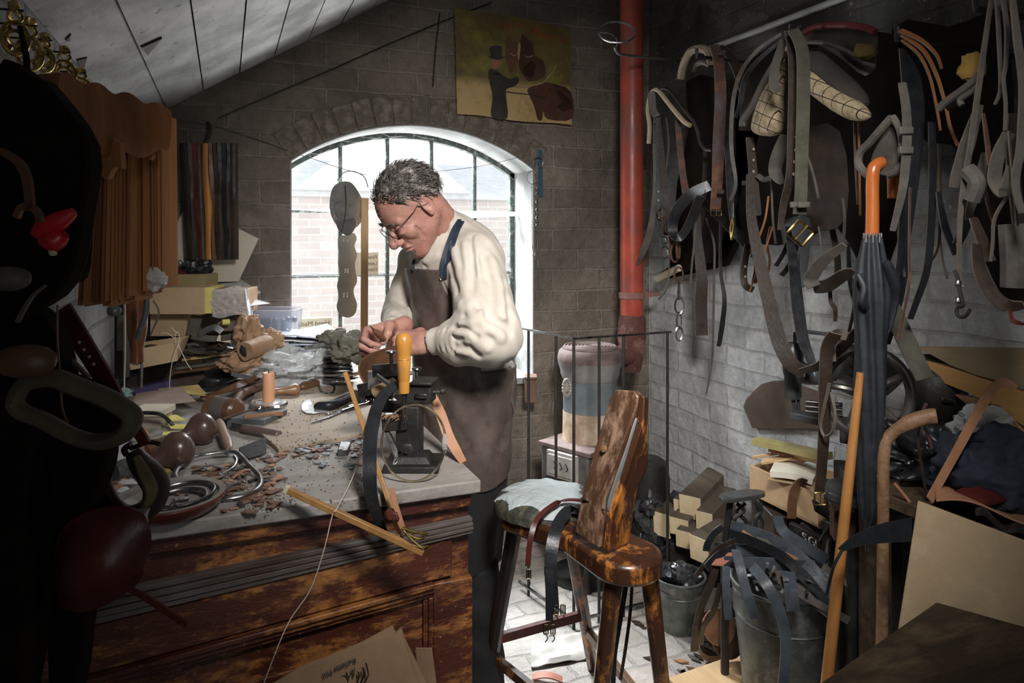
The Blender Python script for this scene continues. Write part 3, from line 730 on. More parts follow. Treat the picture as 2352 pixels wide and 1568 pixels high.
for s_ in (1, -1):
    for k in range(46):
        y0 = r2.uniform(.010, .050); p = V((.094-.22*max(0, y0-.02), s_*y0, .019+r2.uniform(-.004, .004)-.1*max(0, y0-.035))); q = p+V((.007, s_*r2.uniform(.004, .012), r2.uniform(-.001, .006)))
        mb.tube([HM @ p, HM @ q], [.0009, .0004], 3)
mk('eyebrows', mb, M_hair, parent=saddler, ang=0)
# ---- spectacles
M_wire = mat('dark_wire', (.08, .075, .07), (.05, .045, .04), rough=.3, metal=1)
mb = MB(); ring = {}
for s_ in (1, -1):
    P_ = [V((.108-.10*abs(.031+.0235*math.cos(a_))**1*.35, s_*(.033+.0235*math.cos(a_)), -.004+.0175*math.sin(a_))) for a_ in [2*PI*k/28 for k in range(28)]]
    mb.tube([HM @ p for p in P_], .0011, 6, closed=True)
    mb.tube([HM @ V(p) for p in ((.102, s_*.056, .0), (.092, s_*.070, .004), (.03, s_*.080, .010), (-.010, s_*.086, .026), (-.022, s_*.086, .020), (-.030, s_*.082, -.004))], .0012, 6)
mb.tube([HM @ V(p) for p in ((.1065, .010, .001), (.1115, 0, .005), (.1065, -.010, .001))], .0011, 6)
gl_ = mk('spectacles', mb, M_wire, parent=saddler)
mb = MB()
for s_ in (1, -1):
    P_ = [V((.108-.10*abs(.031+.0235*math.cos(a_))*.35, s_*(.033+.0225*math.cos(a_)), -.004+.0165*math.sin(a_))) for a_ in [2*PI*k/20 for k in range(20)]]
    mb.add([HM @ p for p in P_], [tuple(range(20))])
m, t, b = nt('lens'); t.nodes.remove(b); tr = N(t, 'BsdfTransparent'); g_ = N(t, 'BsdfGlossy'); g_.inputs['Roughness'].default_value = .03; m1 = N(t, 'MixShader'); m1.inputs[0].default_value = .10
t.links.new(tr.outputs[0], m1.inputs[1]); t.links.new(g_.outputs[0], m1.inputs[2]); t.links.new(m1.outputs[0], [x for x in t.nodes if x.type == 'OUTPUT_MATERIAL'][0].inputs[0]); M_lens = m
lo_ = bpy.data.meshes.new('lens'); lo_.from_pydata(mb.v, [], mb.f); lo_.materials.append(m); lo = bpy.data.objects.new('lens', lo_); COL.objects.link(lo); lo.parent = gl_; lo.matrix_parent_inverse = Matrix.Identity(4); 
# ================= palette =================
M_leadark = mat('dark_leather', (.018, .012, .009), (.045, .027, .018), rough=.5, sc=14, bst=.3, bsc=90)
M_leablk = mat('black_leather', (.010, .011, .013), (.020, .022, .026), rough=.36, sc=12, bst=.2, bsc=110, spec=.45)
M_leabrn = mat('brown_leather', (.16, .075, .038), (.08, .038, .022), rough=.42, sc=12, bst=.25, bsc=90)
M_leatan = mat('tan_leather', (.46, .23, .13), (.34, .16, .085), rough=.55, sc=10, bst=.2, bsc=90)
M_leared = mat('oxblood_leather', (.12, .022, .016), (.05, .010, .008), rough=.35, sc=12, bst=.2, bsc=90)
M_leagry = mat('grey_worn_leather', (.13, .115, .10), (.06, .053, .046), rough=.6, sc=14, bst=.35, bsc=70)
M_olive = mat('olive_webbing', (.09, .085, .06), (.05, .047, .034), rough=.7, sc=18, bst=.5, bsc=220)
M_steel = mat('worn_steel', (.42, .42, .42), (.18, .175, .17), rough=.32, metal=1, sc=14, bst=.15)
M_bright = mat('bright_steel', (.75, .77, .79), (.5, .52, .54), rough=.25, metal=1, sc=10, bst=.1)
M_black = mat('black_iron', (.010, .010, .010), (.024, .022, .020), rough=.55, metal=0, sc=18, bst=.4, bsc=70)
M_rust = mat('rusty_iron', (.16, .075, .04), (.07, .04, .028), rough=.75, metal=.3, sc=20, bst=.5, bsc=90)
M_card = mat('brown_card', (.60, .44, .27), (.50, .36, .21), rough=.85, sc=8, bst=.2, bsc=120)
M_cream = mat('cream_card', (.70, .63, .50), (.60, .53, .41), rough=.8, sc=5, bst=.1)
M_paper = mat('white_paper', (.72, .74, .76), (.62, .64, .66), rough=.7, sc=5, bst=.2, bsc=30)
M_kraft = mat('crumpled_kraft', (.34, .20, .115), (.46, .30, .18), rough=.7, sc=8, bst=.6, bsc=40, bd=.006)
M_yel = mat('yellow_card', (.78, .72, .22), (.68, .60, .16), rough=.7, bst=.1)
M_purple = mat('purple_cover', (.10, .075, .20), (.07, .05, .14), rough=.5, bst=.2)
W_dark = woodmat('dark_turned_wood', (.09, .045, .025), (.17, .085, .045), 0, rough=.35, coat=.3)
W_mallet = woodmat('polished_rosewood', (.065, .032, .024), (.12, .075, .062), 2, rough=.3, coat=.4, sc=5)
W_pine = woodmat('pine', (.68, .48, .27), (.52, .34, .17), 1, rough=.7, bst=.2)
W_pinez = woodmat('pine_upright', (.60, .38, .19), (.45, .27, .13), 2, rough=.6, bst=.2)
W_hand = woodmat('pear_handle', (.24, .12, .06), (.36, .20, .10), 0, rough=.4, coat=.2)
def T(u, v, h=0.0): return AZ(u, v, .9+h)
def bx(mb, u0, v0, u1, v1, d, dep, yaw=0.0, tilt=0.0):
    c0 = D((u0+u1)/2, v1, d); w = (u1-u0)/F*d; h = (v1-v0)/F*d
    x = (Matrix.Rotation(yaw, 3, 'Z') @ RT); y = UP.cross(x); x = Matrix.Rotation(tilt, 3, y) @ x; z = x.cross(y)
    c = c0+y*(dep/2)+z*(h/2); mb.box(c, (w, dep, h), (x, y, z)); return c, x, y, z, w, h

# ================= WORKBENCH =================
BX1, BY0, BZ = .505, 1.412, .9
def deskmat():
    m, t, b = nt('worn_red_brown_paint'); v = coords(t, (.35, 1, 1), world=True); v2 = coords(t, (1, 1, 1), world=True)
    base = ramp(t, nz(t, v, 9, 6, .7, .4), [(.3, (.045, .010, .007)), (.55, (.085, .022, .012)), (.75, (.035, .012, .009))])
    w1 = ramp(t, nz(t, v, 13, 10, .78, .3), [(.48, 0.), (.56, .95)]); wc = ramp(t, nz(t, v2, 30, 4), [(.3, (.46, .19, .045)), (.7, (.17, .07, .028))])
    c = mix(t, w1, base, wc); w2 = ramp(t, nz(t, v2, 70, 6, .7), [(.62, 0.), (.68, .8)]); c = mix(t, w2, c, (.40, .20, .07))
    t.links.new(c, b.inputs['Base Color']); b.inputs['Roughness'].default_value = .4; bump(t, b, nz(t, v, 60, 6, .7), .5, .006); return m
M_desk = deskmat()
def topmat():
    m, t, b = nt('dusty_worktop'); v = coords(t, (.4, 1, 1), world=True); v2 = coords(t, (1, 1, 1), world=True)
    c = ramp(t, nz(t, v, 10, 8, .7, .3), [(.3, (.17, .15, .13)), (.55, (.33, .305, .28)), (.75, (.22, .195, .165))])
    c = mix(t, ramp(t, nz(t, v2, 40, 5), [(.60, 0.), (.68, .6)]), c, (.10, .075, .055)); c = mix(t, ramp(t, nz(t, v2, 3.5, 4), [(.5, 0.), (.7, .45)]), c, (.52, .51, .49))
    t.links.new(c, b.inputs['Base Color']); b.inputs['Roughness'].default_value = .6; bump(t, b, nz(t, v, 50, 6), .4, .005); return m
M_top = topmat()
wb = thing('workbench', 'large old workbench with worn red-brown panelled front under the window', 'workbench', (.13, 2.2, 0))
xl = XL+.004
mb = MB(); mb.box(((xl+BX1)/2, (BY0+YB)/2-.002, BZ-.014), (BX1-xl, YB-BY0-.006, .028)); mk('worktop', mb, M_top, parent=wb, bevel=.004)
fy = BY0+.022
def fbox(mb, x0, x1, z0, z1, y0, y1): mb.box(((x0+x1)/2, (y0+y1)/2, (z0+z1)/2), (x1-x0, y1-y0, z1-z0))
mb = MB(); x1 = BX1-.018; fbox(mb, xl, x1, .06, BZ-.029, fy+.012, YB-.01); mk('carcass', mb, M_desk, parent=wb)
mb = MB(); fbox(mb, x1-.082, x1+.004, .0, .69, fy-.006, fy+.02); fbox(mb, xl, x1-.08, .0, .10, fy-.004, fy+.02); mk('corner_stile', mb, M_desk, parent=wb, bevel=.003)
mb = MB(); fbox(mb, xl, x1+.002, BZ-.060, BZ-.029, fy-.006, fy+.02); mk('top_rail', mb, M_desk, parent=wb, bevel=.004)
mb = MB()
for k, (zz, yy) in enumerate(((.812, .004), (.804, .010), (.796, .012), (.788, .008))): fbox(mb, xl, x1+.004, zz-.004, zz+.003, fy-yy, fy+.015)
mk('reeded_moulding', mb, mat('greyed_moulding', (.15, .13, .12), (.05, .03, .022), rough=.5, sc=20, st=(.2, 1, 1)), parent=wb, bevel=.001)
mb = MB(); fbox(mb, xl, x1-.04, .702, .782, fy-.002, fy+.016); mk('drawer_front', mb, M_desk, parent=wb, bevel=.003)
mb = MB()
for z0, z1, yy in ((.690, .700, .014), (.678, .689, .008), (.668, .677, .002)): fbox(mb, xl, x1-.082, z0, z1, fy-yy, fy+.018)
mk('lower_moulding', mb, M_desk, parent=wb, bevel=.002)
mb = MB()
for k, (w0, yy) in enumerate(((.0, .004), (.010, -.002))): fbox(mb, x1-.082-w0-.010, x1-.082-w0, .10, .668, fy-yy, fy+.02)
mb.box(((x1-.20)/2+.0, fy+.010, .38), (.30, .012, .44)); mk('recessed_panel', mb, M_desk, parent=wb, bevel=.002)

for ch in wb.children:      # the front has sagged out of level towards the left
    if ch.name.split('.')[0] in ('reeded_moulding', 'drawer_front', 'lower_moulding', 'recessed_panel'):
        for v_ in ch.data.vertices: v_.co.z -= (x1-v_.co.x)*.057*min(1.4, max(0, (.87-v_.co.z)/.07))*min(1, max(0, (v_.co.z-.1)/.3))
# scrap board lying on the bench
mb = MB(); P = [T(640, 1030, .012), T(856, 992, .012), T(905, 905, .012), T(872, 872, .012), T(590, 892, .012), T(560, 960, .012)]
mb.prism([p-UP*.0115 for p in P], (0, 0, .012)); one('cutting_board', mb, woodmat('bench_board', (.42, .35, .27), (.30, .24, .18), 0, rough=.75, bst=.5), 'worn pine board lying across the middle of the bench', 'board', bevel=.0015)
BH = .0125
# ---- leather scraps
cols = [mat('scrap_grey', (.16, .17, .185), (.09, .095, .105), rough=.5), mat('scrap_brown', (.24, .13, .085), (.13, .07, .05), rough=.6), mat('scrap_black', (.03, .031, .035), (.05, .05, .055), rough=.4), mat('scrap_tan', (.45, .25, .16), (.33, .18, .11), rough=.6)]
def inside_board(u, v): return (v < 1030-(u-640)*.176+2) and u > 560 and v > 880 
r3 = random.Random(11)
zones = [((380, 470), (1150, 1185), 10), ((470, 560), (1090, 1120), 16), ((700, 850), (1000, 1030), 26), ((620, 850), (1008, 1050), 70), ((440, 580), (1070, 1135), 34), ((590, 650), (1050, 1130), 22), ((500, 600), (1130, 1180), 16), ((640, 840), (1040, 1075), 10), ((560, 640), (1090, 1170), 14)]
protos = []
for k in range(12):
    mb = MB(); L_, W_ = r3.uniform(.013, .042), r3.uniform(.007, .015); n_ = r3.choice([4, 4, 5]); P = []
    if n_ == 4: P = [(-L_/2, -W_/2), (L_/2, -W_/2*r3.uniform(.4, 1)), (L_/2*r3.uniform(.8, 1), W_/2), (-L_/2*r3.uniform(.7, 1), W_/2)]
    else: P = [(-L_/2, -W_/2), (L_/3, -W_/2), (L_/2, 0), (L_/4, W_/2), (-L_/2, W_/3)]
    mb.prism([V((a, b, 0)) for a, b in P], (0, 0, r3.uniform(.0012, .0022))); protos.append(mb)
SC = {}
cnt = 0
for (ua, ub), (va, vb_), n_ in zones:
    for k in range(n_):
        u, v = r3.uniform(ua, ub), r3.uniform(va, vb_)
        if inside_board(u, v): continue
        pk = r3.randrange(12); ck = r3.choices([0, 1, 2, 3], [4, 4, 2, 2])[0]
        if u < 660 and ck == 0: ck = 1
        if (pk, ck) not in SC:
            o = mk('leather_scrap', protos[pk], cols[ck], smooth=False, origin=False); SC[(pk, ck)] = o
        else: o = SC[(pk, ck)].copy(); COL.objects.link(o)
        cn = ('grey', 'brown', 'black', 'tan')[ck]
        tag(o, 'small %s leather offcut among the scraps littering the bench top' % cn, 'leather scrap', '%s leather offcuts strewn on the bench' % cn)
        o.location = T(u, v, .001+r3.uniform(0, .0045)); o.rotation_euler = (r3.uniform(-.12, .12), r3.uniform(-.12, .12), r3.uniform(0, 6.28))
mb = MB()
for k in range(900):
    u, v = r3.choice([(r3.gauss(735, 65), r3.gauss(1030, 14)), (r3.gauss(560, 50), r3.gauss(1120, 25)), (r3.uniform(560, 860), r3.uniform(1010, 1160)), (r3.gauss(600, 30), r3.gauss(1150, 14)), (r3.gauss(720, 60), r3.gauss(940, 35))])
    h = BH if inside_board(u, v) else 0
    p = T(u, v, h+.0008); s_ = r3.uniform(.0008, .0022); mb.box(p, (s_*2, s_, s_*.8), frame(V((r3.uniform(-1, 1), r3.uniform(-1, 1), .3)).normalized()))
o = tag(mk('leather_crumbs', mb, M_leabrn, smooth=False), 'fine brown leather crumbs scattered over the worktop', 'crumbs'); o['kind'] = 'stuff'

# ---- metal frames and dish at the front left
mb = MB(); c = [(402, 1085), (420, 1062), (455, 1046), (505, 1038), (540, 1038), (556, 1050), (572, 1068), (594, 1090), (598, 1110), (585, 1126), (555, 1138), (515, 1144), (480, 1140), (450, 1130), (420, 1112), (405, 1100)]
hh = [0.022, .02, .018, .018, .018, .018, .018, .014, .010, .010, .010, .010, .012, .014, .018, .022]
mb.tube(cat([T(u, v, h) for (u, v), h in zip(c, hh)], 5, True), .0058, 10, closed=True, flat=.7)
mb.tube(cat([T(u, v, h) for u, v, h in ((408, 1104, .012), (440, 1108, .008), (490, 1096, .008), (530, 1078, .010), (543, 1060, .014), (538, 1048, .018))], 6), .0035, 8)
one('saddle_tree_frame', mb, M_steel, 'rounded grey steel loop frame with an inner bar on scraps', 'metal frame')
DC = AZ(392, 1176, .9); DR = .097; hx = 1.0
dsh = thing('dish', 'shallow red-glazed earthenware dish at the front left of the bench', 'dish', DC)
mb = MB(); mb.lathe([(.060, .0005), (.078, .006), (.093, .022), (DR, .030), (DR-.001, .033), (DR-.008, .032), (.083, .022), (.065, .010), (.0001, .008)], DC, n=44); mk('bowl', mb, mat('red_glaze', (.16, .035, .02), (.10, .02, .012), rough=.3, coat=.3), parent=dsh)
mb = MB(); mb.lathe([(DR-.0015, .0332), (DR-.001, .0345), (DR-.012, .0332), (.084, .024), (.066, .0115), (.0001, .0095)], DC, n=44, cap=False); mk('glazed_inside', mb, mat('grey_glaze', (.36, .33, .31), (.24, .20, .18), rough=.45), parent=dsh)
for k, (dx, dy, r_, z_) in enumerate(((.018, .012, .058, .028), (.012, .004, .050, .021), (.0, .0, .060, .018))):
    mb = MB(); mb.tube([DC+V((dx+math.cos(a)*r_, dy+math.sin(a)*r_, z_+.004*math.sin(a+1))) for a in [2*PI*i/40 for i in range(40)]], .0032, 8, closed=True)
    one('metal_ring', mb, M_steel, ('wide dull steel ring resting highest in the earthenware dish', 'smaller dull steel ring inside the earthenware dish', 'lowest and widest dull steel ring in the earthenware dish')[k], 'ring')
mb = MB(); mb.tube(cat([DC+V((.03, -.03, .03)), DC+V((.012, -.045, .034)), DC+V((.004, -.05, .028)), DC+V((.004, -.05, .014))], 5), .004, 8)
one('metal_hook', mb, M_steel, 'small bent steel hook end sticking up in the dish', 'hook')
for k in range(16):
    a_ = r3.uniform(0, 6.28); q = r3.uniform(.02, .07); mb = MB(); mb.rock(DC+V((math.cos(a_)*q, math.sin(a_)*q, .016)), r3.uniform(.004, .008), k, (1, .7, .5), n=5)
    one('metal_bit', mb, M_steel if k % 3 else M_leabrn, 'small %s loose in the earthenware dish' % ('grey metal fitting' if k % 3 else 'brown leather crumb'), 'metal fitting' if k % 3 else 'leather scrap', 'grey metal fittings in the dish' if k % 3 else 'brown leather crumbs in the dish')
# ---- mallets
BZ_ = .9
def knob(name, u, v, r, hu, hv, label, h0):
    dd = (BZ_-CZ)*-F/(v-HV); dd = .52*F/(v-HV+r*.95); R = r/F*dd; c = D(u, v, dd)
    e = T(hu, hv, .018); ax = (c-e).normalized(); L_ = (c-e).length; th_ = thing(name, label, 'mallet', V((c.x, c.y, .9)))
    mb = MB(); mb.lathe([(.0001, R*.85), (R*.5, R*.78), (R*.86, R*.5), (R, R*.1), (R*.92, -R*.28), (R*.66, -R*.62), (R*.42, -R*.95), (R*.30, -R*1.4)], c, ax, 28); mk('head', mb, W_mallet, parent=th_)
    mb = MB(); mb.lathe([(R*.30, -R*1.35), (R*.34, -R*1.8), (R*.40, -L_*.8), (R*.36, -L_*.98), (.0001, -L_)], c, ax, 18); mk('handle', mb, W_dark, parent=th_)
knob('mallet', 405, 1035, 44, 300, 1085, 'nearer of two round-headed dark wooden mallets on the bench', .02)
knob('mallet', 462, 985, 37, 335, 1035, 'farther of two round-headed dark wooden mallets', .02)
# large carver's mallet with embossed ring
e0, e1 = T(545, 944, .034), T(398, 924, .032)
th_ = thing('carving_mallet', 'big cylindrical wooden mallet with a band and long round shaft', 'mallet', T(450, 950))
ax = (e1-e0).normalized(); R = .034; mb = MB(); L_ = .105
mb.lathe([(.0001, -.002), (R*.7, -.003), (R*.96, .004), (R, .012), (R*.90, .030), (R*.92, .075), (R*1.05, .085), (R*1.04, L_-.006), (R*.7, L_+.003), (.0001, L_+.002)], e0, ax, 26, wob=lambda a, h: 1+.03*math.sin(a*5+h*80)); mk('head', mb, W_dark, parent=th_)
mb = MB(); mb.lathe([(R*.965, .030), (R*.985, .034), (R*.985, .073), (R*.965, .077)], e0, ax, 26); mk('band', mb, M_leagry, parent=th_, label='grey embossed band')
mb = MB(); a = e0-ax*.0+V((-.01, .02, .006)); mb.tube(cat([a, T(560, 902, .030), T(640, 872, .030)], 6), [.015, .0145, .013, .012], 14); mk('handle', mb, W_dark, parent=th_)
# wooden turned handle lying
def lyingtool(name, label, catg, p, q, rad, m_, blade=None, bm=None, prof=None):
    th_ = thing(name, label, catg, V((p.x, p.y, .9)))
    ax = (q-p).normalized(); L_ = (q-p).length; mb = MB()
    prof = prof or [(.0001, 0), (.75, .03), (1, .15), (.85, .5), (1, .8), (.7, .96), (.5, 1.0)]
    mb.lathe([(r_*rad, h_*L_) for r_, h_ in prof], p, ax, 16); mk('handle', mb, m_, parent=th_)
    if blade:
        mb = MB(); blade(mb, q, ax); mk('blade', mb, bm or M_steel, parent=th_)
    return th_
lyingtool('awl', 'greasy pale wooden handled awl between the mallets and the sharpening stone', 'awl', T(502, 968, .024), T(528, 1030, .018), .013, woodmat('greasy_handle', (.42, .26, .16), (.24, .20, .19), 2, rough=.4), lambda mb, q, ax: mb.tube([q, q+ax*.03], [.003, .001], 6))
lyingtool('file_tool', 'brown wooden tool handle with two bright rivets in front of the stone', 'tool', T(642, 1000, .010), T(560, 984, .012), .0125, mat('rosewood_grey', (.17, .12, .105), (.11, .075, .065), rough=.4), lambda mb, q, ax: mb.strap([q, q+ax*.045], .020, .002, side=UP), prof=[(.8, 0), (1, .02), (1, .96), (.9, 1.0)])
mb = MB(); P = [T(610, 1005, .026), T(612, 1042, .006), T(552, 1060, .004), T(548, 1030, .016)]; mb.prism(P, V((.001, .002, .002)))
one('scraper', mb, M_black, 'square dark iron scraper blade tilted among the scraps', 'scraper', bevel=.0006)
th_ = thing('sharpening_stone', 'dark grey-green oilstone slab in front of the candle', 'stone', T(580, 960))
mb = MB(); P = [T(520, 984, 0), T(608, 988, 0), T(660, 962, 0), T(575, 950, 0)]; mb.prism(P, (0, 0, .028)); mk('slab', mb, mat('oilstone', (.13, .15, .15), (.07, .08, .08), rough=.5, sc=12), parent=th_, bevel=.002)
# ---- candle in tin
CB = T(617, 945, BH)
tn = thing('tart_tin', 'fluted tin mould used as a holder under the candle', 'tin', CB)
mb = MB(); mb.lathe([(.040, 0), (.043, .004), (.052, .020), (.049, .026), (.038, .027), (.0001, .022)], CB, n=48, wob=lambda a, h: 1+.06*math.sin(a*16)*min(1, h*60+.3)); mk('fluted_shell', mb, M_bright, parent=tn)
mb = MB(); mb.lathe([(.0001, .030), (.022, .029), (.034, .026), (.043, .020)], CB, n=24, wob=lambda a, h: 1+.12*math.sin(a*3+1)); mk('wax_pool', mb, mat('grey_wax', (.6, .6, .6), (.4, .4, .4), rough=.3), parent=tn)
cd = thing('candle', 'short peach wax candle standing in the fluted tin', 'candle', CB+UP*.028)
mb = MB(); cr = .0165; mb.lathe([(cr, .0), (cr*1.02, .03), (cr, .085), (cr*.92, .0885), (cr*.5, .086), (.0001, .085)], CB+UP*.024, n=22, wob=lambda a, h: 1+.02*math.sin(a*4+h*50))
m, t, b = nt('peach_wax'); b.inputs['Base Color'].default_value = (.80, .42, .25, 1); b.inputs['Roughness'].default_value = .4; b.inputs['Subsurface Weight'].default_value = .3; b.inputs['Subsurface Scale'].default_value = .01
mk('wax', mb, m, parent=cd); mb = MB(); mb.tube([CB+UP*.105, CB+UP*.115+RT*.001, CB+UP*.121-RT*.001], [.0016, .0014, .0016], 6); mk('wick', mb, M_black, parent=cd)
mb = MB(); mb.beam(T(560, 958, .03), T(650, 948, .03), .010, .012); one('wooden_wedge', mb, W_hand, 'small brown wooden slip lying under the edge of the tin', 'wood strip', bevel=.001)
mb = MB(); mb.tube([T(512, 962, .035), T(596, 935, .040)], .003, 8); one('iron_rod', mb, M_rust, 'thin dark iron rod leaning toward the candle tin', 'rod')
# ---- tools behind the candle
PH = [(.0001, 0), (.5, .02), (.9, .10), (1, .2), (.62, .55), (.5, .8), (.62, .95), (.5, 1)]
lyingtool('edge_tool', 'brown pear-handled tool lying just right of the candle', 'tool', T(690, 893, .018+BH), T(628, 900, .016+BH), .020, W_hand, prof=PH)
lyingtool('race_knife', 'dark polished tool handle lying behind the pear-handled tool', 'tool', T(734, 878, .02), T(690, 890, .02), .017, W_dark, lambda mb, q, ax: mb.tube([q, q+ax*.03], [.003, .001], 6))
mb = MB(); mb.tube(cat([T(u, v, .014) for u, v in ((733, 884), (738, 898), (752, 903), (766, 900), (768, 888), (758, 881), (750, 884))], 5), .0045, 8, flat=.6); one('iron_hook', mb, M_steel, 'curled bright iron pincer end behind the half-moon knife', 'hook')
# half moon knife
th_ = thing('round_knife', 'half-moon leather knife with white blade and black handle', 'knife', T(735, 935, BH))
mb = MB(); a = T(709, 918, BH+.004); P = [T(u, v, BH+.003) for u, v in ((711, 917), (700, 922), (693, 931), (693, 942), (703, 949), (720, 950), (750, 946), (735, 940), (722, 935), (716, 926))]; mb.prism(P, (0, 0, .0018)); mk('blade', mb, mat('white_steel', (.85, .87, .9), (.7, .72, .75), rough=.25, metal=.6), parent=th_)
mb = MB(); mb.tube(cat([T(722, 938, BH+.008), T(732, 932, BH+.014), T(760, 930, BH+.016), T(790, 917, BH+.014), T(815, 905, BH+.012)], 5), [.004, .012, .014, .013, .010], 12); mk('handle', mb, M_leablk, parent=th_)
# scissors
th_ = thing('scissors', 'pointed steel scissors lying open on the pine board', 'scissors', T(760, 955, BH))
for P_ in (((714, 971), (760, 955), (785, 944)), ((790, 938), (762, 950), (754, 949))):
    mb = MB(); mb.strap(cat([T(u, v, BH+.004) for u, v in P_], 4), [.004, .012, .010], .002, side=V((.2, 1, 0))); mk('blade', mb, M_steel, parent=th_)
mb = MB(); mb.tube(cat([T(785, 944, BH+.005), T(812, 934, BH+.006), T(842, 926, BH+.006), T(846, 920, BH+.006), T(800, 934, BH+.006)], 4), .004, 8); mk('handle', mb, M_steel, parent=th_)
mb = MB(); mb.tube([T(754, 949, BH+.006)+V((math.cos(a_)*.007, math.sin(a_)*.007, 0)) for a_ in [2*PI*k/12 for k in range(12)]], .0018, 6, closed=True); mk('pivot', mb, M_bright, parent=th_)
# ---- black case, knife blade, sheath
mb = MB()
c0, c1 = T(468, 886, .022), T(572, 858, .022)
mb.tube(cat([c0, c0.lerp(c1, .25), c0.lerp(c1, .6), c1], 4), [.012, .034, .040, .040, .040, .038, .035, .034, .032, .028, .024, .018, .008], 18, flat=.55, hint=UP)
one('spectacle_case', mb, mat('gloss_black', (.012, .013, .015), (.02, .022, .025), rough=.12, coat=.6, bst=0), 'glossy black hard spectacle case on the bench', 'case')
th_ = thing('knife', 'thin bladed knife lying across the black case and wooden shaft', 'knife', T(560, 880))
mb = MB(); mb.strap([D(532, 858, 2.24), D(600, 873, 2.20)], .013, .002, side=V((0, .3, 1))); mk('blade', mb, M_bright, parent=th_)
mb = MB(); mb.strap([D(570, 876, 2.2), D(590, 864, 2.2)], .013, .012, side=V((.5, 0, 1))); mk('ferrule', mb, M_leabrn, parent=th_)
mb = MB(); mb.strap(cat([T(460, 912, .02), T(520, 895, .045), T(580, 872, .05), T(640, 858, .03)], 6), [.006, .022, .024, .006], .004, side=V((0, 1, .5))); one('leather_sheath', mb, M_leabrn, 'long brown leather knife sheath lying beyond the mallet shaft', 'sheath')
# ---- papers and cards
def card(pts, label, m_, name='card', th=.002, catg='card', h=0.0):
    mb = MB(); mb.prism([T(u, v, hh) for u, v, hh in pts], (0, 0, th)); return one(name, mb, m_, label, catg, bevel=.0003)
card([(302, 940, .03), (450, 922, .03), (415, 888, .045), (312, 905, .04)], 'plain brown-grey card sheet lying behind the mallet', mat('brown_sheet', (.33, .24, .195), (.27, .195, .16), rough=.8))
card([(432, 905, .028), (480, 910, .026), (455, 884, .03), (365, 893, .03), (362, 902, .03)], 'yellow and buff paper sheet in front of the black case', mat('buff_paper', (.66, .43, .20), (.72, .6, .2), rough=.7), name='paper_sheet', catg='paper', th=.0015)
mb = MB(); bx(mb, 314, 884, 388, 912, 2.28, .05, yaw=.12, tilt=-.20); one('notebook', mb, M_purple, 'purple-covered notebook standing on edge at the left', 'book', bevel=.002)
th_ = thing('cream_box', 'lidded cream cardboard box left of the embossed mallet', 'box', T(340, 985))
mb = MB(); c_ = bx(mb, 300, 956, 368, 990, 1.90, .07, yaw=.02); mk('box_body', mb, mat('dull_cream', (.45, .40, .33), (.4, .35, .28), rough=.8), parent=th_, bevel=.001)
mb = MB(); bx(mb, 297, 943, 372, 957, 1.895, .08, yaw=.02); mk('lid', mb, M_cream, parent=th_, bevel=.001)
for k, (P_, lb) in enumerate(((((392, 985, .012), (432, 985, .012), (440, 975, .012), (385, 974, .012)), 'bright yellow paper slip left of the farther round mallet'), (((372, 1000, .010), (420, 996, .010), (425, 990, .010), (375, 992, .010)), 'second yellow paper slip nearer than the first, by the mallets'), (((385, 968, .016), (428, 965, .016), (405, 953, .018), (380, 955, .018)), 'olive yellow paper scrap beside the cream box'))):
    card(P_, lb, M_yel, name='paper_slip', catg='paper', th=.0015)
mb = MB(); mb.tube(cat([D(302, 950, 1.86), D(340, 948, 1.86), D(370, 952, 1.86), D(388, 966, 1.88), D(398, 978, 1.88)], 5), .005, 8); one('cable', mb, M_leablk, 'short black cord bent over the cream box', 'cord')
mb = MB(); mb.tube([T(345, 1012, .02), T(425, 1006, .02)], .0035, 8); one('thin_rod', mb, M_leabrn, 'slim brown rod lying behind the nearer round mallet', 'rod')
mb = MB(); mb.strap(cat([T(300, 985, .03), T(318, 985, .055), T(332, 1000, .05), T(335, 1030, .02), T(328, 1050, .008)], 6), .022, .004, side=V((.8, .6, 0))); one('stitched_strap', mb, M_leatan, 'tan stitched leather strap arching at the left of the bench', 'strap')
# white sheets at left
card([(240, 1075, .006), (275, 1078, .006), (305, 985, .006), (285, 978, .006)], 'pale grey board leaning flat at the left end of the bench', M_paper, name='pale_board', catg='board', th=.006)
# ---- the heap at the back left: chest, boxes, parcels
mb = MB(); c_ = bx(mb, 318, 836, 466, 892, 2.42, .34, yaw=.06); o = one('wooden_chest', mb, mat('old_chest', (.10, .07, .06), (.05, .035, .03), rough=.7, sc=12), 'dark brown wooden chest carrying the heap of boxes', 'chest', bevel=.003)
mb = MB(); bx(mb, 455, 842, 600, 884, 2.62, .30, yaw=.05); one('dark_crate', mb, M_leadark, 'black-brown crate under the pile of leather sheets', 'crate', bevel=.003)
for k in range(5):
    mb = MB(); bx(mb, 408+k*5, 836-k*8.2, 668-k*17-10*(k % 2), 842-k*8.2, 2.40+.02*k, .24, yaw=.16+.05*(k % 3), tilt=-.10); one('leather_sheet', mb, [M_leabrn, M_leagry, M_leadark, W_pine, M_leagry][k], ['lowest brown sheet of the flat pile right of the string box', 'second sheet up, worn grey leather in the flat pile', 'middle sheet, nearly black leather in the flat pile', 'thin pale wooden sheet near the top of the flat pile', 'topmost grey leather sheet of the flat pile'][k], 'sheet', bevel=.0006)
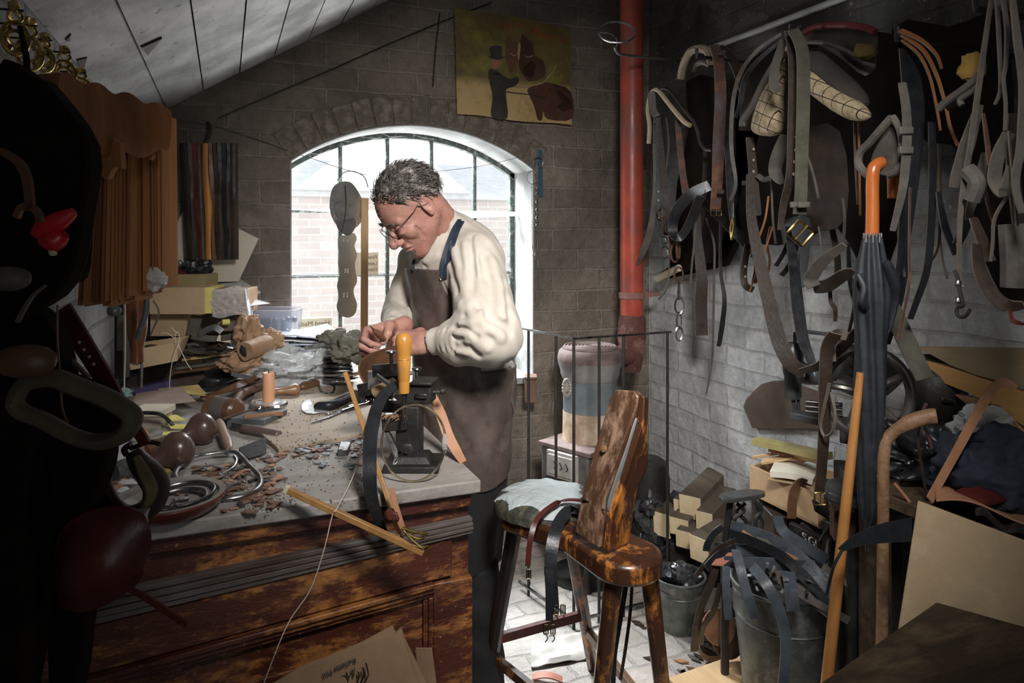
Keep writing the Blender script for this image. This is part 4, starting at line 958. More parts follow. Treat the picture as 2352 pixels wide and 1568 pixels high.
# open string-tied tray
tb = thing('string_tied_box', 'open buff card tray tied with string, tilted on the chest', 'box', D(360, 850, 2.28))
mb = MB(); A_, B_, C_, D_ = D(300, 850, 2.22), D(407, 829, 2.24), D(432, 765, 2.44), D(322, 790, 2.42)
bl_, br_, tr_, tl_ = D(300, 850, 2.22), D(407, 829, 2.24), D(420, 812, 2.46), D(318, 835, 2.44)
Tl, Tr, Bl, Br = D(287, 806, 2.21), D(408, 786, 2.24), D(436, 770, 2.46), D(316, 787, 2.44)
def wall(mb, a, b, c, d, th): 
    n_ = (b-a).cross(d-a).normalized()*th; mb.prism([a, b, c, d], n_)
wall(mb, bl_, br_, Tr, Tl, -.003); wall(mb, br_, tr_, Bl, Tr, -.003); wall(mb, tl_, tr_, Bl, Br, .003); wall(mb, bl_, tl_, Br, Tl, .003); wall(mb, bl_, br_, tr_, tl_, .003)
mk('tray', mb, M_card, parent=tb, bevel=.0006)
mb = MB(); 
for P_ in ([(404, 787, 2.22), (402, 770, 2.22), (408, 762, 2.23), (412, 775, 2.22), (408, 790, 2.215), (396, 830, 2.2), (390, 870, 2.19), (390, 895, 2.18)], [(408, 790, 2.215), (418, 810, 2.22), (430, 835, 2.22), (440, 848, 2.22)], [(402, 778, 2.22), (385, 765, 2.22), (370, 766, 2.22)], [(406, 765, 2.22), (394, 752, 2.22)]):
    mb.tube(cat([D(*p) for p in P_], 5), .0012, 5)
mk('string', mb, mat('pale_string', (.72, .66, .55), (.6, .54, .44), rough=.9), parent=tb)
mb = MB(); mb.lathe([(.026, 0), (.024, .006), (.015, .012), (.0001, .014)], D(347, 800, 2.34), n=20); one('metal_dome', mb, M_steel, 'small grey metal dome lid lying in the string-tied tray', 'lid')
mb = MB(); mb.strap([D(282, 768, 2.3), D(332, 800, 2.32)], .012, .002, side=UP); one('steel_rule', mb, M_steel, 'grey steel strip sticking out of the string-tied tray', 'strip')
# cardboard boxes stacked behind
mb = MB(); bx(mb, 345, 723, 428, 772, 2.56, .12, yaw=.0); one('buff_box', mb, M_card, 'buff carton holding up the yellow-labelled box', 'box', bevel=.001)
mb = MB(); bx(mb, 428, 724, 452, 770, 2.54, .015, yaw=.2, tilt=.25); one('grey_lath', mb, M_leagry, 'grey board slat leaning beside the buff carton', 'lath', bevel=.001)
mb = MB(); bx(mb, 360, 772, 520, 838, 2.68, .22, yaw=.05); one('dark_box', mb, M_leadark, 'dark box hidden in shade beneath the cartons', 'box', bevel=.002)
th_ = thing('yellow_labelled_box', 'long buff carton with a yellow end label on the heap', 'box', D(414, 722, 2.5))
mb = MB(); c_ = bx(mb, 343, 660, 470, 722, 2.50, .16, yaw=.0); mk('carton', mb, M_card, parent=th_, bevel=.0015)
mb = MB(); bx(mb, 470, 660, 486, 720, 2.50, .15, yaw=.12); mk('end_label', mb, M_yel, parent=th_, bevel=.001)
mb = MB(); bx(mb, 349, 630, 470, 662, 2.60, .12, yaw=.0); one('olive_box', mb, mat('olive_card', (.36, .29, .15), (.30, .24, .12), rough=.8), 'flat olive-brown carton, topmost of the heap', 'box', bevel=.001)
th_ = thing('wrapped_parcel', 'brown parcel wrapped in creased clear film right of the cartons', 'parcel', D(530, 725, 2.55))
mb = MB(); bx(mb, 487, 664, 566, 722, 2.52, .15, yaw=.1); mk('contents', mb, M_kraft, parent=th_, bevel=.003)
m, t, b = nt('clear_film'); b.inputs['Base Color'].default_value = (.8, .8, .8, 1); b.inputs['Roughness'].default_value = .15; b.inputs['Alpha'].default_value = .35; bump(t, b, nz(t, coords(t, (.3, 1, 2)), 30, 4), .8, .01); M_film = m
mb = MB(); P0 = D(486, 662, 2.51)
mb.grid(lambda a, b_: D(486+84*a+3*math.sin(b_*9), 660+66*b_+4*math.sin(a*7), 2.505)+V((0, -.004-.006*noise.noise(V((a*9, b_*14, 1))), 0)), 26, 20, .001); mk('film', mb, M_film, parent=th_)
mb = MB(); mb.grid(lambda a, b_: D(562+12*a+8*b_, 665+60*b_+15*a*b_, 2.50+.1*a)+V((0, 0, .008*noise.noise(V((a*5, b_*8, 3))))), 10, 16, .001); mk('torn_end', mb, M_paper, parent=th_)
# sheets of printed paper sticking out behind the parcel
mb = MB(); mb.prism([D(470, 655, 2.72), D(620, 697, 2.62), D(566, 704, 2.56), D(480, 700, 2.6)], (0, 0, .002)); th_ = one('printed_sheet', mb, M_paper, 'grey printed paper sheet jutting out behind the parcel', 'paper')
mb = MB(); mb.prism([D(500, 645, 2.78), D(550, 640, 2.80), D(600, 672, 2.7), D(560, 690, 2.66), D(505, 680, 2.7)], (0, 0, .002)); one('grey_sheet', mb, mat('newsprint', (.5, .5, .49), (.36, .36, .36), rough=.8, sc=30), 'newsprint sheet with triangular corner on the heap', 'paper')
# things between
mb = MB(); bx(mb, 500, 740, 544, 760, 2.46, .06, yaw=.1); one('brown_block', mb, mat('brown_block', (.20, .15, .13), (.15, .11, .1)), 'small grey-brown block under the parcel', 'block', bevel=.001)
mb = MB(); mb.lathe([(.010, 0), (.010, .024), (.0001, .024)], D(510, 740, 2.42), (1, .2, 0), 14); one('yellow_reel', mb, M_yel, 'small yellow thread reel under the parcel', 'reel')
for k, (P_, m_, lb) in enumerate((
    (((440, 772), (500, 778), (560, 765)), M_leagry, 'grey leather strip curling above the flat pile'),
    (((500, 776), (540, 780), (575, 765)), M_cream, 'pale rolled strip right above the flat pile'),
    (((455, 768), (490, 752), (510, 762)), M_bright, 'crumpled silvery foil twist under the parcel'),
    (((430, 800), (470, 806), (530, 790)), M_steel, 'dull metal strip on top of the flat pile'))):
    mb = MB(); mb.strap(cat([D(u, v, 2.42) for u, v in P_], 6), .022, .004, side=V((0, .6, 1))); one('strip', mb, m_, lb, 'strip')
r4 = random.Random(5)
for k in range(22):
    u, v = r4.uniform(425, 520), r4.uniform(788, 815); a = D(u, v, r4.uniform(2.36, 2.48)); b_ = a+V((r4.uniform(-.05, .05), r4.uniform(-.03, .03), r4.uniform(-.004, .010)))
    mb = MB(); mb.strap(cat([a, a.lerp(b_, .5)+V((0, 0, r4.uniform(.002, .01))), b_], 4), r4.uniform(.006, .014), .002, side=V((r4.uniform(-1, 1), 1, .6))); 
    kk = r4.choice([0, 1, 2]); one('leather_shaving', mb, (M_leagry, M_leabrn, M_leadark)[kk], 'curled %s leather strip heaped on the flat pile' % ('grey', 'brown', 'dark')[kk], 'leather strip', '%s curled strips on the flat pile' % ('grey', 'brown', 'dark'[:4])[kk])
# crumpled paper and plastic
def crumple(name, c, r, sq, seed, m_, label, catg, amp=.42, fr=2.2, n=20):
    soft = catg in ('cloth', 'rag', 'leather heap'); mb = MB(); mb.rock(c, r, seed, sq, amp=amp*(1.3 if soft else 1), n=n*2 if soft else n, fr=fr)
    return one(name, mb, m_, label, catg, ang=0 if soft else 25)
crumple('paper_bag', D(572, 765, 2.42), .058, (.8, .7, 1.05), 3, M_kraft, 'crumpled brown paper bag standing up by the parcel', 'paper bag')
crumple('paper_bag', D(615, 782, 2.44), .048, (1.1, .8, .8), 8, M_kraft, 'lighter crumpled brown paper lump right of the standing bag', 'paper bag')
crumple('paper_bag', D(560, 835, 2.36), .062, (1.2, .8, .7), 12, M_kraft, 'shaded brown paper lump under the rolled paper tube', 'paper bag')
th_ = thing('paper_roll', 'rolled brown paper with a dark hollow end on the heap', 'paper roll', D(570, 815, 2.35))
mb = MB(); a, b_ = D(562, 806, 2.30), D(612, 790, 2.40); ax = b_-a; mb.lathe([(.030, 0), (.031, .0), (.034, ax.length), (.026, ax.length), (.024, .01)], a, ax.normalized(), 20, wob=lambda a_, h: 1+.08*math.sin(a_*3)); mk('roll', mb, M_kraft, parent=th_)
mb = MB(); mb.rock(a+ax*.1, .022, 4, (1, .6, 1), n=8); mk('dark_filling', mb, M_black, parent=th_)
m, t, b = nt('clear_polythene'); b.inputs['Base Color'].default_value = (.85, .88, .89, 1); b.inputs['Roughness'].default_value = .18; b.inputs['Alpha'].default_value = .62; b.inputs['Specular IOR Level'].default_value = .8
bump(t, b, nz(t, coords(t), 26, 5, .7, 1.5), .9, .02); M_poly = m
crumple('plastic_bag', D(668, 850, 2.40), .105, (1.35, .8, .52), 21, M_poly, 'large crumpled clear plastic bag behind the candle', 'plastic bag', amp=.75, fr=2.2, n=30)
crumple('plastic_bag', D(622, 822, 2.46), .062, (1.1, .7, .9), 27, M_poly, 'smaller clear plastic peak at the left of the big bag', 'plastic bag', amp=.7, n=24)
crumple('plastic_bag', D(738, 838, 2.42), .050, (.9, .7, .95), 31, M_poly, 'upright clear plastic peak at the right of the big bag', 'plastic bag', amp=.7, n=24)
# folded white papers and polythene bags
for k in range(6):
    mb = MB(); y_ = 818-k*8.5; uu = (612, 768-k*3)
    mb.grid(lambda a, b_: D(uu[0]+(uu[1]-uu[0])*a+8*b_, y_+3*math.sin(a*3+k)-9*b_, 2.50+.16*b_)+V((0, 0, .004*noise.noise(V((a*4, b_*4, k)))+.01*math.sin(a*PI)*(k == 5))), 16, 6, .005)
    one('folded_paper', mb, [M_paper, mat('pale_blue_film', (.55, .64, .80), (.66, .72, .84), rough=.25)][k % 2], ['lowest white paper in the stack left of the cloth', 'pale blue polythene sheet low in the paper stack', 'white paper sheet third up in the paper stack', 'pale blue polythene sheet above the middle of the paper stack', 'white paper sheet second from the top of the stack', 'topmost domed pale blue sheet of the paper stack'][k], 'paper')
mb = MB(); mb.strap([D(700, 800, 2.42), D(766, 786, 2.44)], .014, .010, side=V((0, .5, 1))); one('steel_bar', mb, M_steel, 'narrow dull metal bar lying on the paper stack', 'bar', bevel=.001)
# plastic tub of dark balls
tb = thing('plastic_tub', 'cloudy clear plastic tub of dark balls beside the window', 'tub', D(630, 768, 2.66))
m, t, b = nt('cloudy_tub'); b.inputs['Base Color'].default_value = (.45, .5, .62, 1); b.inputs['Roughness'].default_value = .15; b.inputs['Alpha'].default_value = .45; b.inputs['Specular IOR Level'].default_value = .8
TBc = D(627, 767, 2.72); mb = MB(); w_, h_ = .100, .098
def rr(cx_, hx_, hy_, r_, n_=6):
    out = []
    for sx_, sy_, a0 in ((1, 1, 0), (-1, 1, PI/2), (-1, -1, PI), (1, -1, 1.5*PI)):
        for k in range(n_+1): a_ = a0+PI/2*k/n_; out.append(cx_+RT*((hx_-r_)*sx_+math.cos(a_)*r_)+FW*((hy_-r_)*sy_+math.sin(a_)*r_))
    return out
for z0, z1, s_ in ((0, h_, 1.0),):
    A1, A2 = rr(TBc, w_*.94, .062, .02), rr(TBc+UP*h_, w_, .068, .02); nn_ = len(A1)
    mb.add(A1+A2, [(i, (i+1) % nn_, nn_+(i+1) % nn_, nn_+i) for i in range(nn_)]+[tuple(range(nn_))[::-1]])
mk('tub_wall', mb, m, parent=tb)
mb = MB(); mb.tube(rr(TBc+UP*h_, w_, .068, .02), .0022, 6, closed=True); mk('rim', mb, M_film, parent=tb)
for k in range(26):
    mb = MB(); p = TBc+RT*(r4.uniform(-.085, .085))+FW*(-.045+.03*(k % 3))+UP*(.014+.02*(k//9)); mb.lathe([(.0001, -.013), (.009, -.0095), (.013, 0), (.009, .0095), (.0001, .013)], p, n=14)
    one('dark_ball', mb, mat('dark_ball', (.03, .03, .035), (.06, .06, .07), rough=.3), 'small dark ball inside the cloudy plastic tub', 'ball', 'dark balls in the plastic tub')
mb = MB(); bx(mb, 590, 768, 690, 806, 2.74, .16); one('support_box', mb, M_paper, 'white carton under the cloudy plastic tub', 'box', bevel=.002)
# card box with white paper by the window, notice 'Hand Made'
mb = MB(); bx(mb, 683, 768, 782, 790, 2.60, .20, yaw=.15); one('shallow_brown_box', mb, mat('brown_box', (.22, .10, .06), (.16, .07, .045), rough=.6), 'shallow reddish brown box on the papers below the window', 'box', bevel=.001)
mb = MB(); mb.prism([D(690, 772, 2.58), D(784, 766, 2.60), D(752, 744, 2.78), D(700, 755, 2.72)], (0, 0, .002)); one('white_sheet', mb, M_paper, 'white paper sheet lying on the reddish brown box', 'paper')
def text(name, body, size, origin, xdir, ydir, m_, parent=None, th=.0006, align='LEFT'):
    cu = bpy.data.curves.new(name, 'FONT'); cu.body = body; cu.size = size; cu.extrude = th; cu.align_x = align
    o = bpy.data.objects.new(name, cu); COL.objects.link(o); bpy.context.view_layer.update()
    me = bpy.data.meshes.new_from_object(o.evaluated_get(bpy.context.evaluated_depsgraph_get())); COL.objects.unlink(o); bpy.data.objects.remove(o)
    x, y = V(xdir).normalized(), V(ydir).normalized(); z = x.cross(y)
    M_ = Matrix(((x.x, y.x, z.x, origin[0]), (x.y, y.y, z.y, origin[1]), (x.z, y.z, z.z, origin[2]), (0, 0, 0, 1)))
    me.transform(M_); me.materials.clear(); me.materials.append(m_); n_ = bpy.data.objects.new(name, me); COL.objects.link(n_)
    if parent is not None: n_.parent = parent; n_.matrix_parent_inverse = Matrix.Translation(-parent.location)
    return n_
M_ink = mat('faded_ink', (.10, .09, .075), (.2, .17, .13), rough=.8, bst=0); M_blackink = mat('black_ink', (.015, .015, .015), (.03, .03, .03), rough=.7, bst=0)
M_old = mat('old_paper', (.62, .56, .44), (.52, .46, .35), rough=.8, bst=.1)
th_ = thing('window_notice', 'small cream notice reading Hand Made backwards in the low pane', 'notice', AY(724, 755, YG-.02))
a, b_ = AY(685, 757, YG-.02), AY(762, 729, YG-.02); mb = MB(); mb.box(((a.x+b_.x)/2, YG-.02, (a.z+b_.z)/2), (b_.x-a.x, .003, b_.z-a.z)); mk('paper', mb, M_old, parent=th_)
text('lettering', 'Hand Made', .030, (b_.x-.008, YG-.0225, (a.z+b_.z)/2-.009), (-1, 0, 0), (0, 0, 1), M_ink, th_)
th_ = thing('window_card', 'square cream notice in the pane behind the wooden lath', 'notice', AY(855, 635, YG-.02))
a, b_ = AY(815, 632, YG-.02), AY(869, 579, YG-.02); mb = MB(); mb.box(((a.x+b_.x)/2, YG-.02, (a.z+b_.z)/2), (b_.x-a.x, .003, b_.z-a.z)); mk('paper', mb, M_old, parent=th_)
for k, s_ in enumerate(('Fine', 'Leather', 'Hand')): text('lettering', s_, .024, (b_.x-.006, YG-.0225, b_.z-.030-.028*k), (-1, 0, 0), (0, 0, 1), M_ink, th_)
# cloth
M_rag = mat('rag', (.16, .155, .12), (.09, .085, .065), rough=.85, sc=8, bst=.4)
crumple('cloth', D(805, 798, 2.30), .062, (1.0, .8, .75), 41, M_rag, 'grey-green rag heaped in front of the window post', 'cloth', amp=.45, fr=1.7, n=22)
crumple('cloth', D(765, 778, 2.46), .048, (1.1, .8, .6), 44, M_rag, 'smaller fold of grey-green rag behind the steel bar', 'cloth', amp=.4, fr=1.7, n=20)
for k in range(6):
    mb = MB(); v_ = 868-k*10; mb.grid(lambda a, b_: D(745+(70-k*2)*a, v_+2*math.sin(a*4+k)-5*b_, 2.34+.12*b_), 10, 4, .006)
    one('leather_piece', mb, [M_black, M_leagry, M_leablk, M_olive, M_leablk, M_leagry][k], ['lowest black sheet of the leather stack under the rag', 'grey leather piece second up under the rag', 'black leather piece third up under the rag', 'olive cloth layer in the stack under the rag', 'thin black piece near the top of the stack under the rag', 'top grey leather piece directly under the rag'][k], 'leather piece')
mb = MB(); mb.tube([T(778, 868, .014), T(822, 856, .014)], [.012, .009], 12); one('tool_end', mb, W_hand, 'pale brown round tool end at the right of the leather stack', 'tool')
mb = MB(); mb.strap([T(690, 905, .004), T(776, 880, .004)], .010, .003, side=V((0, 1, 0))); one('metal_strip', mb, M_steel, 'long bright metal strip behind the round knife', 'strip')
# ================= clamp, handle, straps at the bench corner =================
def rope(pts, r, n=5, k=8): mb = MB(); mb.tube(cat(pts, n), r, k); return mb
vz = thing('splitting_machine', 'black cast iron leather splitting machine bolted to the bench corner', 'machine', D(950, 1085, 1.58))
vc = V((D(945, 1085, 1.62).x, D(945, 1085, 1.62).y, 0)); fx, fyv = (RT+FW*.15).normalized(), None; fyv = UP.cross(fx)
def vb_(mb, u0, v0, u1, v1, d, dep): bx(mb, u0, v0, u1, v1, d, dep, yaw=-.12)
mb = MB(); zb = .9; c_ = AZ(950, 1070, .9); mb.box(c_+UP*.007, (.122, .105, .014), (RT, FW, UP)); mb.box(c_+UP*.020+FW*.005, (.085, .075, .016), (RT, FW, UP), taper=.75); mk('base_plate', mb, M_black, parent=vz, bevel=.002)
mb = MB(); vb_(mb, 908, 934, 962, 1052, 1.60, .05); mk('column', mb, M_black, parent=vz, bevel=.003)
mb = MB(); a = D(936, 1031, 1.59); mb.lathe([(.0165, 0), (.0165, .008), (.013, .010), (.006, .010), (.006, .018), (.0001, .018)], a, -FW, 6); mk('hex_nut', mb, M_black, parent=vz)
mb = MB(); mb.prism([D(882, 988, 1.60), D(890, 984, 1.60), D(914, 1035, 1.58), D(914, 1060, 1.56), D(898, 1078, 1.55), D(905, 1050, 1.57)], FW*.012); mk('gusset', mb, M_steel, parent=vz, bevel=.001)
mb = MB(); vb_(mb, 932, 884, 990, 928, 1.60, .055); vb_(mb, 940, 878, 992, 886, 1.59, .07); mk('upper_body', mb, M_black, parent=vz, bevel=.003)
mb = MB(); vb_(mb, 952, 905, 980, 915, 1.592, .02); mk('slot', mb, M_steel, parent=vz, bevel=.001)
mb = MB(); mb.tube([D(988, 900, 1.62), D(1012, 900, 1.62)], .004, 8); mb.rock(D(1017, 899, 1.62), .0085, 2, (1, .6, .8), n=6, amp=.1); mk('thumb_screw', mb, M_black, parent=vz)
mb = MB()
for a, b_, w_ in ((D(857, 852, 1.68), D(932, 846, 1.66), .012), (D(858, 850, 1.68), D(858, 893, 1.68), .008), (D(824, 897, 1.69), D(860, 889, 1.68), .010), (D(825, 895, 1.69), D(826, 925, 1.69), .008)): mb.beam(a, b_, w_, .03, UP)
mk('bracket_arm', mb, M_steel, parent=vz, bevel=.001)
mb = MB(); vb_(mb, 860, 856, 930, 884, 1.70, .02); vb_(mb, 828, 900, 900, 916, 1.70, .02); vb_(mb, 870, 926, 935, 948, 1.66, .03)
for k in range(12): vb_(mb, 832+k*5.2, 916, 834+k*5.2, 921, 1.695, .01)
mk('toothed_rack', mb, M_black, parent=vz, bevel=.001)
mb = MB(); a, b_ = D(866, 862, 1.62), D(896, 884, 1.60); mb.tube([a, b_], .0055, 12); mk('roller', mb, M_bright, parent=vz)
mb = MB(); a, b_ = D(862, 900, 1.66), D(905, 880, 1.64); mb.tube([a, b_], .014, 16); mk('amber_roller', mb, mat('amber_roll', (.45, .30, .16), (.3, .2, .1), rough=.4), parent=vz)
mb = MB(); mb.beam(D(878, 972, 1.60), D(936, 968, 1.60), .016, .035, UP); mk('lower_table', mb, M_black, parent=vz, bevel=.002)
for u, v0, v1, lab in ((898, 806, 850, 'a'), (957, 845, 886, 'b')):
    mb = MB(); mb.tube([D(u, v0+6, 1.66), D(u+2, v1, 1.66)], .0045, 10); mb.lathe([(.0001, .004), (.011, .003), (.012, 0), (.010, -.003), (.004, -.006)], D(u, v0+2, 1.66), n=14); mk('height_screw', mb, M_steel, parent=vz)
mb = MB(); r4 = random.Random(9)
for k in range(60):
    p = D(r4.uniform(880, 932), r4.uniform(957, 967), r4.uniform(1.58, 1.62)); mb.tube(cat([p, p+V((r4.uniform(-.008, .008), 0, .005)), p+V((r4.uniform(-.01, .01), r4.uniform(-.008, .008), .002))], 3), .0009, 4)
o = mk('shavings', mb, M_leatan, parent=vz)
hd = thing('edge_tool', 'amber wooden handled tool standing upright in the splitting machine', 'tool', D(927, 967, 1.56))
M_amber = mat('amber_varnish', (.62, .30, .055), (.50, .22, .04), rough=.3, coat=.5, sc=9, st=(1, 1, .3), c3=(.22, .20, .19), lo=.40, hi=.72)
hb_, ht_ = D(928, 902, 1.56), D(927, 764, 1.56); L_ = (ht_-hb_).length; s_ = 1.56/1620
mb = MB(); mb.lathe([(12*s_, 0), (12.5*s_, 3*s_), (13*s_, 26*s_), (13*s_, 28*s_), (14*s_, 30*s_), (15*s_, 60*s_), (16*s_, 74*s_), (15.3*s_, 76*s_), (16.3*s_, 78*s_), (15.5*s_, 80*s_), (17*s_, 90*s_), (19.5*s_, 112*s_), (18.5*s_, 125*s_), (14*s_, 134*s_), (7*s_, 138*s_), (.0001, 139*s_)], hb_, ht_-hb_, 24); mk('handle', mb, M_amber, parent=hd)
mb = MB(); mb.beam(D(928, 902, 1.56), D(924, 968, 1.57), .012, .005); mb.beam(D(934, 902, 1.56), D(932, 955, 1.57), .003, .003); mk('shank', mb, M_black, parent=hd)
# straps through the machine
def strap1(name, pts, w, t, m_, label, catg='strap', side=None, group=None, n=6, parts=None, **k):
    mb = MB(); mb.strap(cat(pts, n), w, t, side=side, **k)
    if parts is None: return one(name, mb, m_, label, catg, group)
    th_ = thing(name, label, catg, pts[0], group); mk('strap', mb, m_, parent=th_); return th_
strap1('leather_strap', [D(915, 882, 1.58), D(888, 900, 1.55), D(865, 940, 1.50), D(852, 1000, 1.44), D(849, 1070, 1.385), D(853, 1140, 1.37), D(872, 1200, 1.375), D(893, 1238, 1.38)], [.018, .026, .027, .027, .027, .026, .018, .008], .0035, M_leablk, 'glossy black strap arching from the machine over the bench edge', side=[RT*.8+FW*.5, RT+FW*.1, RT, RT, RT, RT-UP*.2])
strap1('leather_strap', [D(992, 905, 1.68), D(1012, 950, 1.67), D(1030, 1000, 1.65), D(1048, 1035, 1.63), D(1064, 1062, 1.61)], [.018, .024, .024, .022, .016], .004, M_leatan, 'tan strap curving from the machine to the bench corner', side=[RT, RT, RT, RT])
mb = MB(); c_ = D(950, 1016, 1.50); mb.tube([c_+RT*(math.cos(a)*.068)+(UP*.97+FW*.22)*(math.sin(a)*.079) for a in [2*PI*k/56 for k in range(56)]], .0024, 8, closed=True)
th_ = thing('wire_ring', 'round wire loop with a clear joint hanging at the machine', 'ring', c_-UP*.08); mk('loop', mb, mat('brass_wire', (.62, .50, .34), (.45, .38, .28), rough=.35, metal=1), parent=th_)
mb = MB(); a = c_+RT*.0665+UP*.018; b_ = c_+RT*.066-UP*.022; mb.tube([a, a.lerp(b_, .3), a.lerp(b_, .7), b_], [.003, .0062, .0062, .003], 10); mk('joint', mb, M_film, parent=th_)
# long wooden laths leaning over the bench edge
W_lath = woodmat('honey_lath', (.50, .27, .09), (.26, .13, .05), 2, rough=.35, coat=.3, sc=8)
mb = MB(); mb.beam(D(793, 856, 1.545), D(929, 1258, 1.35), .0125, .010, RT); one('wooden_lath', mb, W_lath, 'honey coloured lath slanting down past the bench edge behind the black strap', 'lath', bevel=.0015)
mb = MB(); mb.beam(D(655, 1122, 1.325), D(972, 1268, 1.345), .0135, .011, UP); th_ = thing('wooden_lath', 'square-ended lath lying across the front edge of the bench', 'lath', D(820, 1195, 1.33)); mk('lath', mb, W_lath, parent=th_, bevel=.001)
mb = MB(); a, b_ = D(655, 1122, 1.325), D(972, 1268, 1.345); ax = (b_-a).normalized(); mb.beam(a-ax*.001, a+ax*.006, .0142, .0117, UP); mk('chalky_end', mb, M_cream, parent=th_)
strap1('leather_strip', [D(898, 1120, 1.36), D(912, 1170, 1.35), D(925, 1212, 1.345)], .010, .003, M_leatan, 'light tan leather strip tucked under the oxblood collar', side=RT)
mb = MB(); a = D(903, 1181, 1.352); mb.box(a, (.022, .022, .016), (RT, FW, (D(895, 1160, 1.36)-D(908, 1200, 1.35)).normalized())); one('leather_collar', mb, M_leared, 'oxblood leather collar binding the lath and tan strip', 'collar', bevel=.002)
th_ = thing('brass_prongs', 'cluster of brass prongs by the lower end of the lath', 'fitting', D(935, 1245, 1.34))
for P_ in (((924, 1212), (950, 1220), (983, 1227)), ((926, 1216), (948, 1240), (972, 1260)), ((932, 1222), (958, 1236), (975, 1234)), ((945, 1250), (966, 1256), (984, 1256))):
    mk('prong', rope([D(u, v, 1.34) for u, v in P_], .0032), M_brass, parent=th_)
# thread
mb = MB(); mb.tube(cat([D(836, 1008, 1.66), D(812, 1090, 1.45), D(775, 1165, 1.325), D(763, 1185, 1.315), D(742, 1270, 1.31), D(712, 1355, 1.31), D(668, 1420, 1.31), D(640, 1480, 1.30), D(600, 1585, 1.30)], 6), .0011, 5)
one('thread', mb, mat('waxed_thread', (.75, .66, .52), (.6, .5, .4), rough=.7), 'pale waxed thread trailing down the bench front', 'thread')
# leather piece and awl in the hands
mb = MB()
def lp(a, b_):
    P = cat([D(915, 792, 1.90), D(878, 803, 1.89), D(842, 819, 1.87), D(827, 838, 1.84), D(828, 860, 1.82), D(842, 884, 1.82)], 6); Q = cat([D(915, 858, 1.90), D(885, 866, 1.92), D(862, 872, 1.94), D(850, 884, 1.94), D(848, 890, 1.90), D(852, 892, 1.86)], 6)
    k = min(len(P)-1, int(round(a*(len(P)-1)))); return P[k].lerp(Q[k], b_)
mb.grid(lp, 30, 8, .004); th_ = thing('leather_workpiece', 'curved brown leather piece being worked in the hands', 'leather piece', D(870, 880, 1.88)); mk('leather', mb, M_leabrn, parent=th_)
th_ = thing('awl', 'short dark awl with steel point held in the farther hand', 'awl', D(866, 762, 1.97))
mb = MB(); a, b_, c_ = D(848, 746, 1.90), D(858, 757, 1.905), D(884, 780, 1.93); mb.tube([b_, b_.lerp(c_, .25), b_.lerp(c_, .6), c_], [.004, .008, .009, .006], 12); mk('handle', mb, W_dark, parent=th_)
mb = MB(); mb.tube([a, b_], [.0006, .0025], 8); mk('point', mb, M_steel, parent=th_)
# keys of light in the dark: small tool on the bench right of the knife
mb = MB(); mb.beam(T(820, 905, .02), T(880, 932, .02), .010, .012); one('wooden_rod', mb, W_hand, 'short brown wooden rod lying behind the splitting machine', 'rod', bevel=.002)
mb = MB(); P = [T(775, 1048, 0), T(800, 1046, 0), T(806, 1030, 0), T(782, 1028, 0)]; mb.prism(P, (0, 0, .016)); one('metal_block', mb, M_steel, 'small dull metal block by the board edge', 'block', bevel=.002)
strap1('leather_piece', [D(762, 998, 1.92), D(772, 1018, 1.86), D(785, 1030, 1.83)], .02, .003, M_leadark, 'dark leather tab hanging over the board edge', 'leather piece', side=RT)

# ================= BACK WALL =================
def WB(u, v, off=.02): return AY(u, v, YB-off)
M_cloth = None
def postermat():
    m, t, b = nt('stained_cloth'); v = coords(t, world=True); sep = N(t, 'SeparateXYZ'); t.links.new(v, sep.inputs[0])
    c = ramp(t, nz(t, v, 7, 6, .65), [(.3, (.17, .11, .02)), (.5, (.10, .075, .02)), (.7, (.22, .19, .025))])
    mr = N(t, 'MapRange'); t.links.new(sep.outputs[2], mr.inputs[0]); mr.inputs[1].default_value = 2.13; mr.inputs[2].default_value = 2.09; c = mix(t, mr.outputs[0], c, (.42, .29, .12))
    c = mix(t, ramp(t, nz(t, v, 18, 5, .7), [(.5, 0.), (.7, .6)]), c, (.16, .11, .03)); t.links.new(c, b.inputs['Base Color']); b.inputs['Roughness'].default_value = .6; bump(t, b, nz(t, v, 30, 4), .3, .006); return m
M_poster = postermat()
ps = thing('painted_banner', 'stained yellow painted cloth of a groom with two horses, nailed above the window', 'picture', WB(1180, 275))
q0, q1, q2, q3 = WB(1042, 17), WB(1306, 64), WB(1311, 289), WB(1049, 263)
def pq(a, b_, off=0.0): p = q0.lerp(q1, a).lerp(q3.lerp(q2, a), b_); return p+V((0, -.006*math.sin(a*7+b_*4)**2-.004-off, .004*math.sin(a*9)*(1 if b_ > .5 else -1)*abs(b_-.5)*2))
mb = MB(); mb.grid(lambda a, b_: pq(a, b_), 30, 24, .003); mk('cloth', mb, M_poster, parent=ps)
def pfig(name, pts, m_, off=.004):
    n_ = 3; P = cat([pq(a, b_, off) for a, b_ in pts], 3, True); mb = MB(); c = sum(P, V())/len(P)
    mb.add(P, [tuple(range(len(P)))]); mb.prism(P, V((0, -.001, 0))); mk(name, mb, m_, parent=ps, smooth=False)
M_ral2 = mat('paint_tan', (.45, .33, .16), (.3, .2, .1), rough=.7, bst=0)
zx = lambda x, y: ((x-205)/1300, (y-90-(x-205)*.165)/1175)
M_bl = mat('paint_black', (.012, .012, .012), (.03, .025, .02), rough=.6); M_bay = mat('paint_bay', (.07, .02, .008), (.035, .013, .006), rough=.6); M_flesh = mat('paint_flesh', (.32, .14, .07), (.25, .1, .05), rough=.6)
Z = lambda L: [zx(x, y) for x, y in L]
pfig('groom_coat', Z([(560, 790), (640, 800), (700, 850), (800, 900), (860, 870), (900, 910), (850, 980), (750, 1010), (745, 1100), (750, 1340), (575, 1320), (590, 1100), (555, 900)]), M_bl)
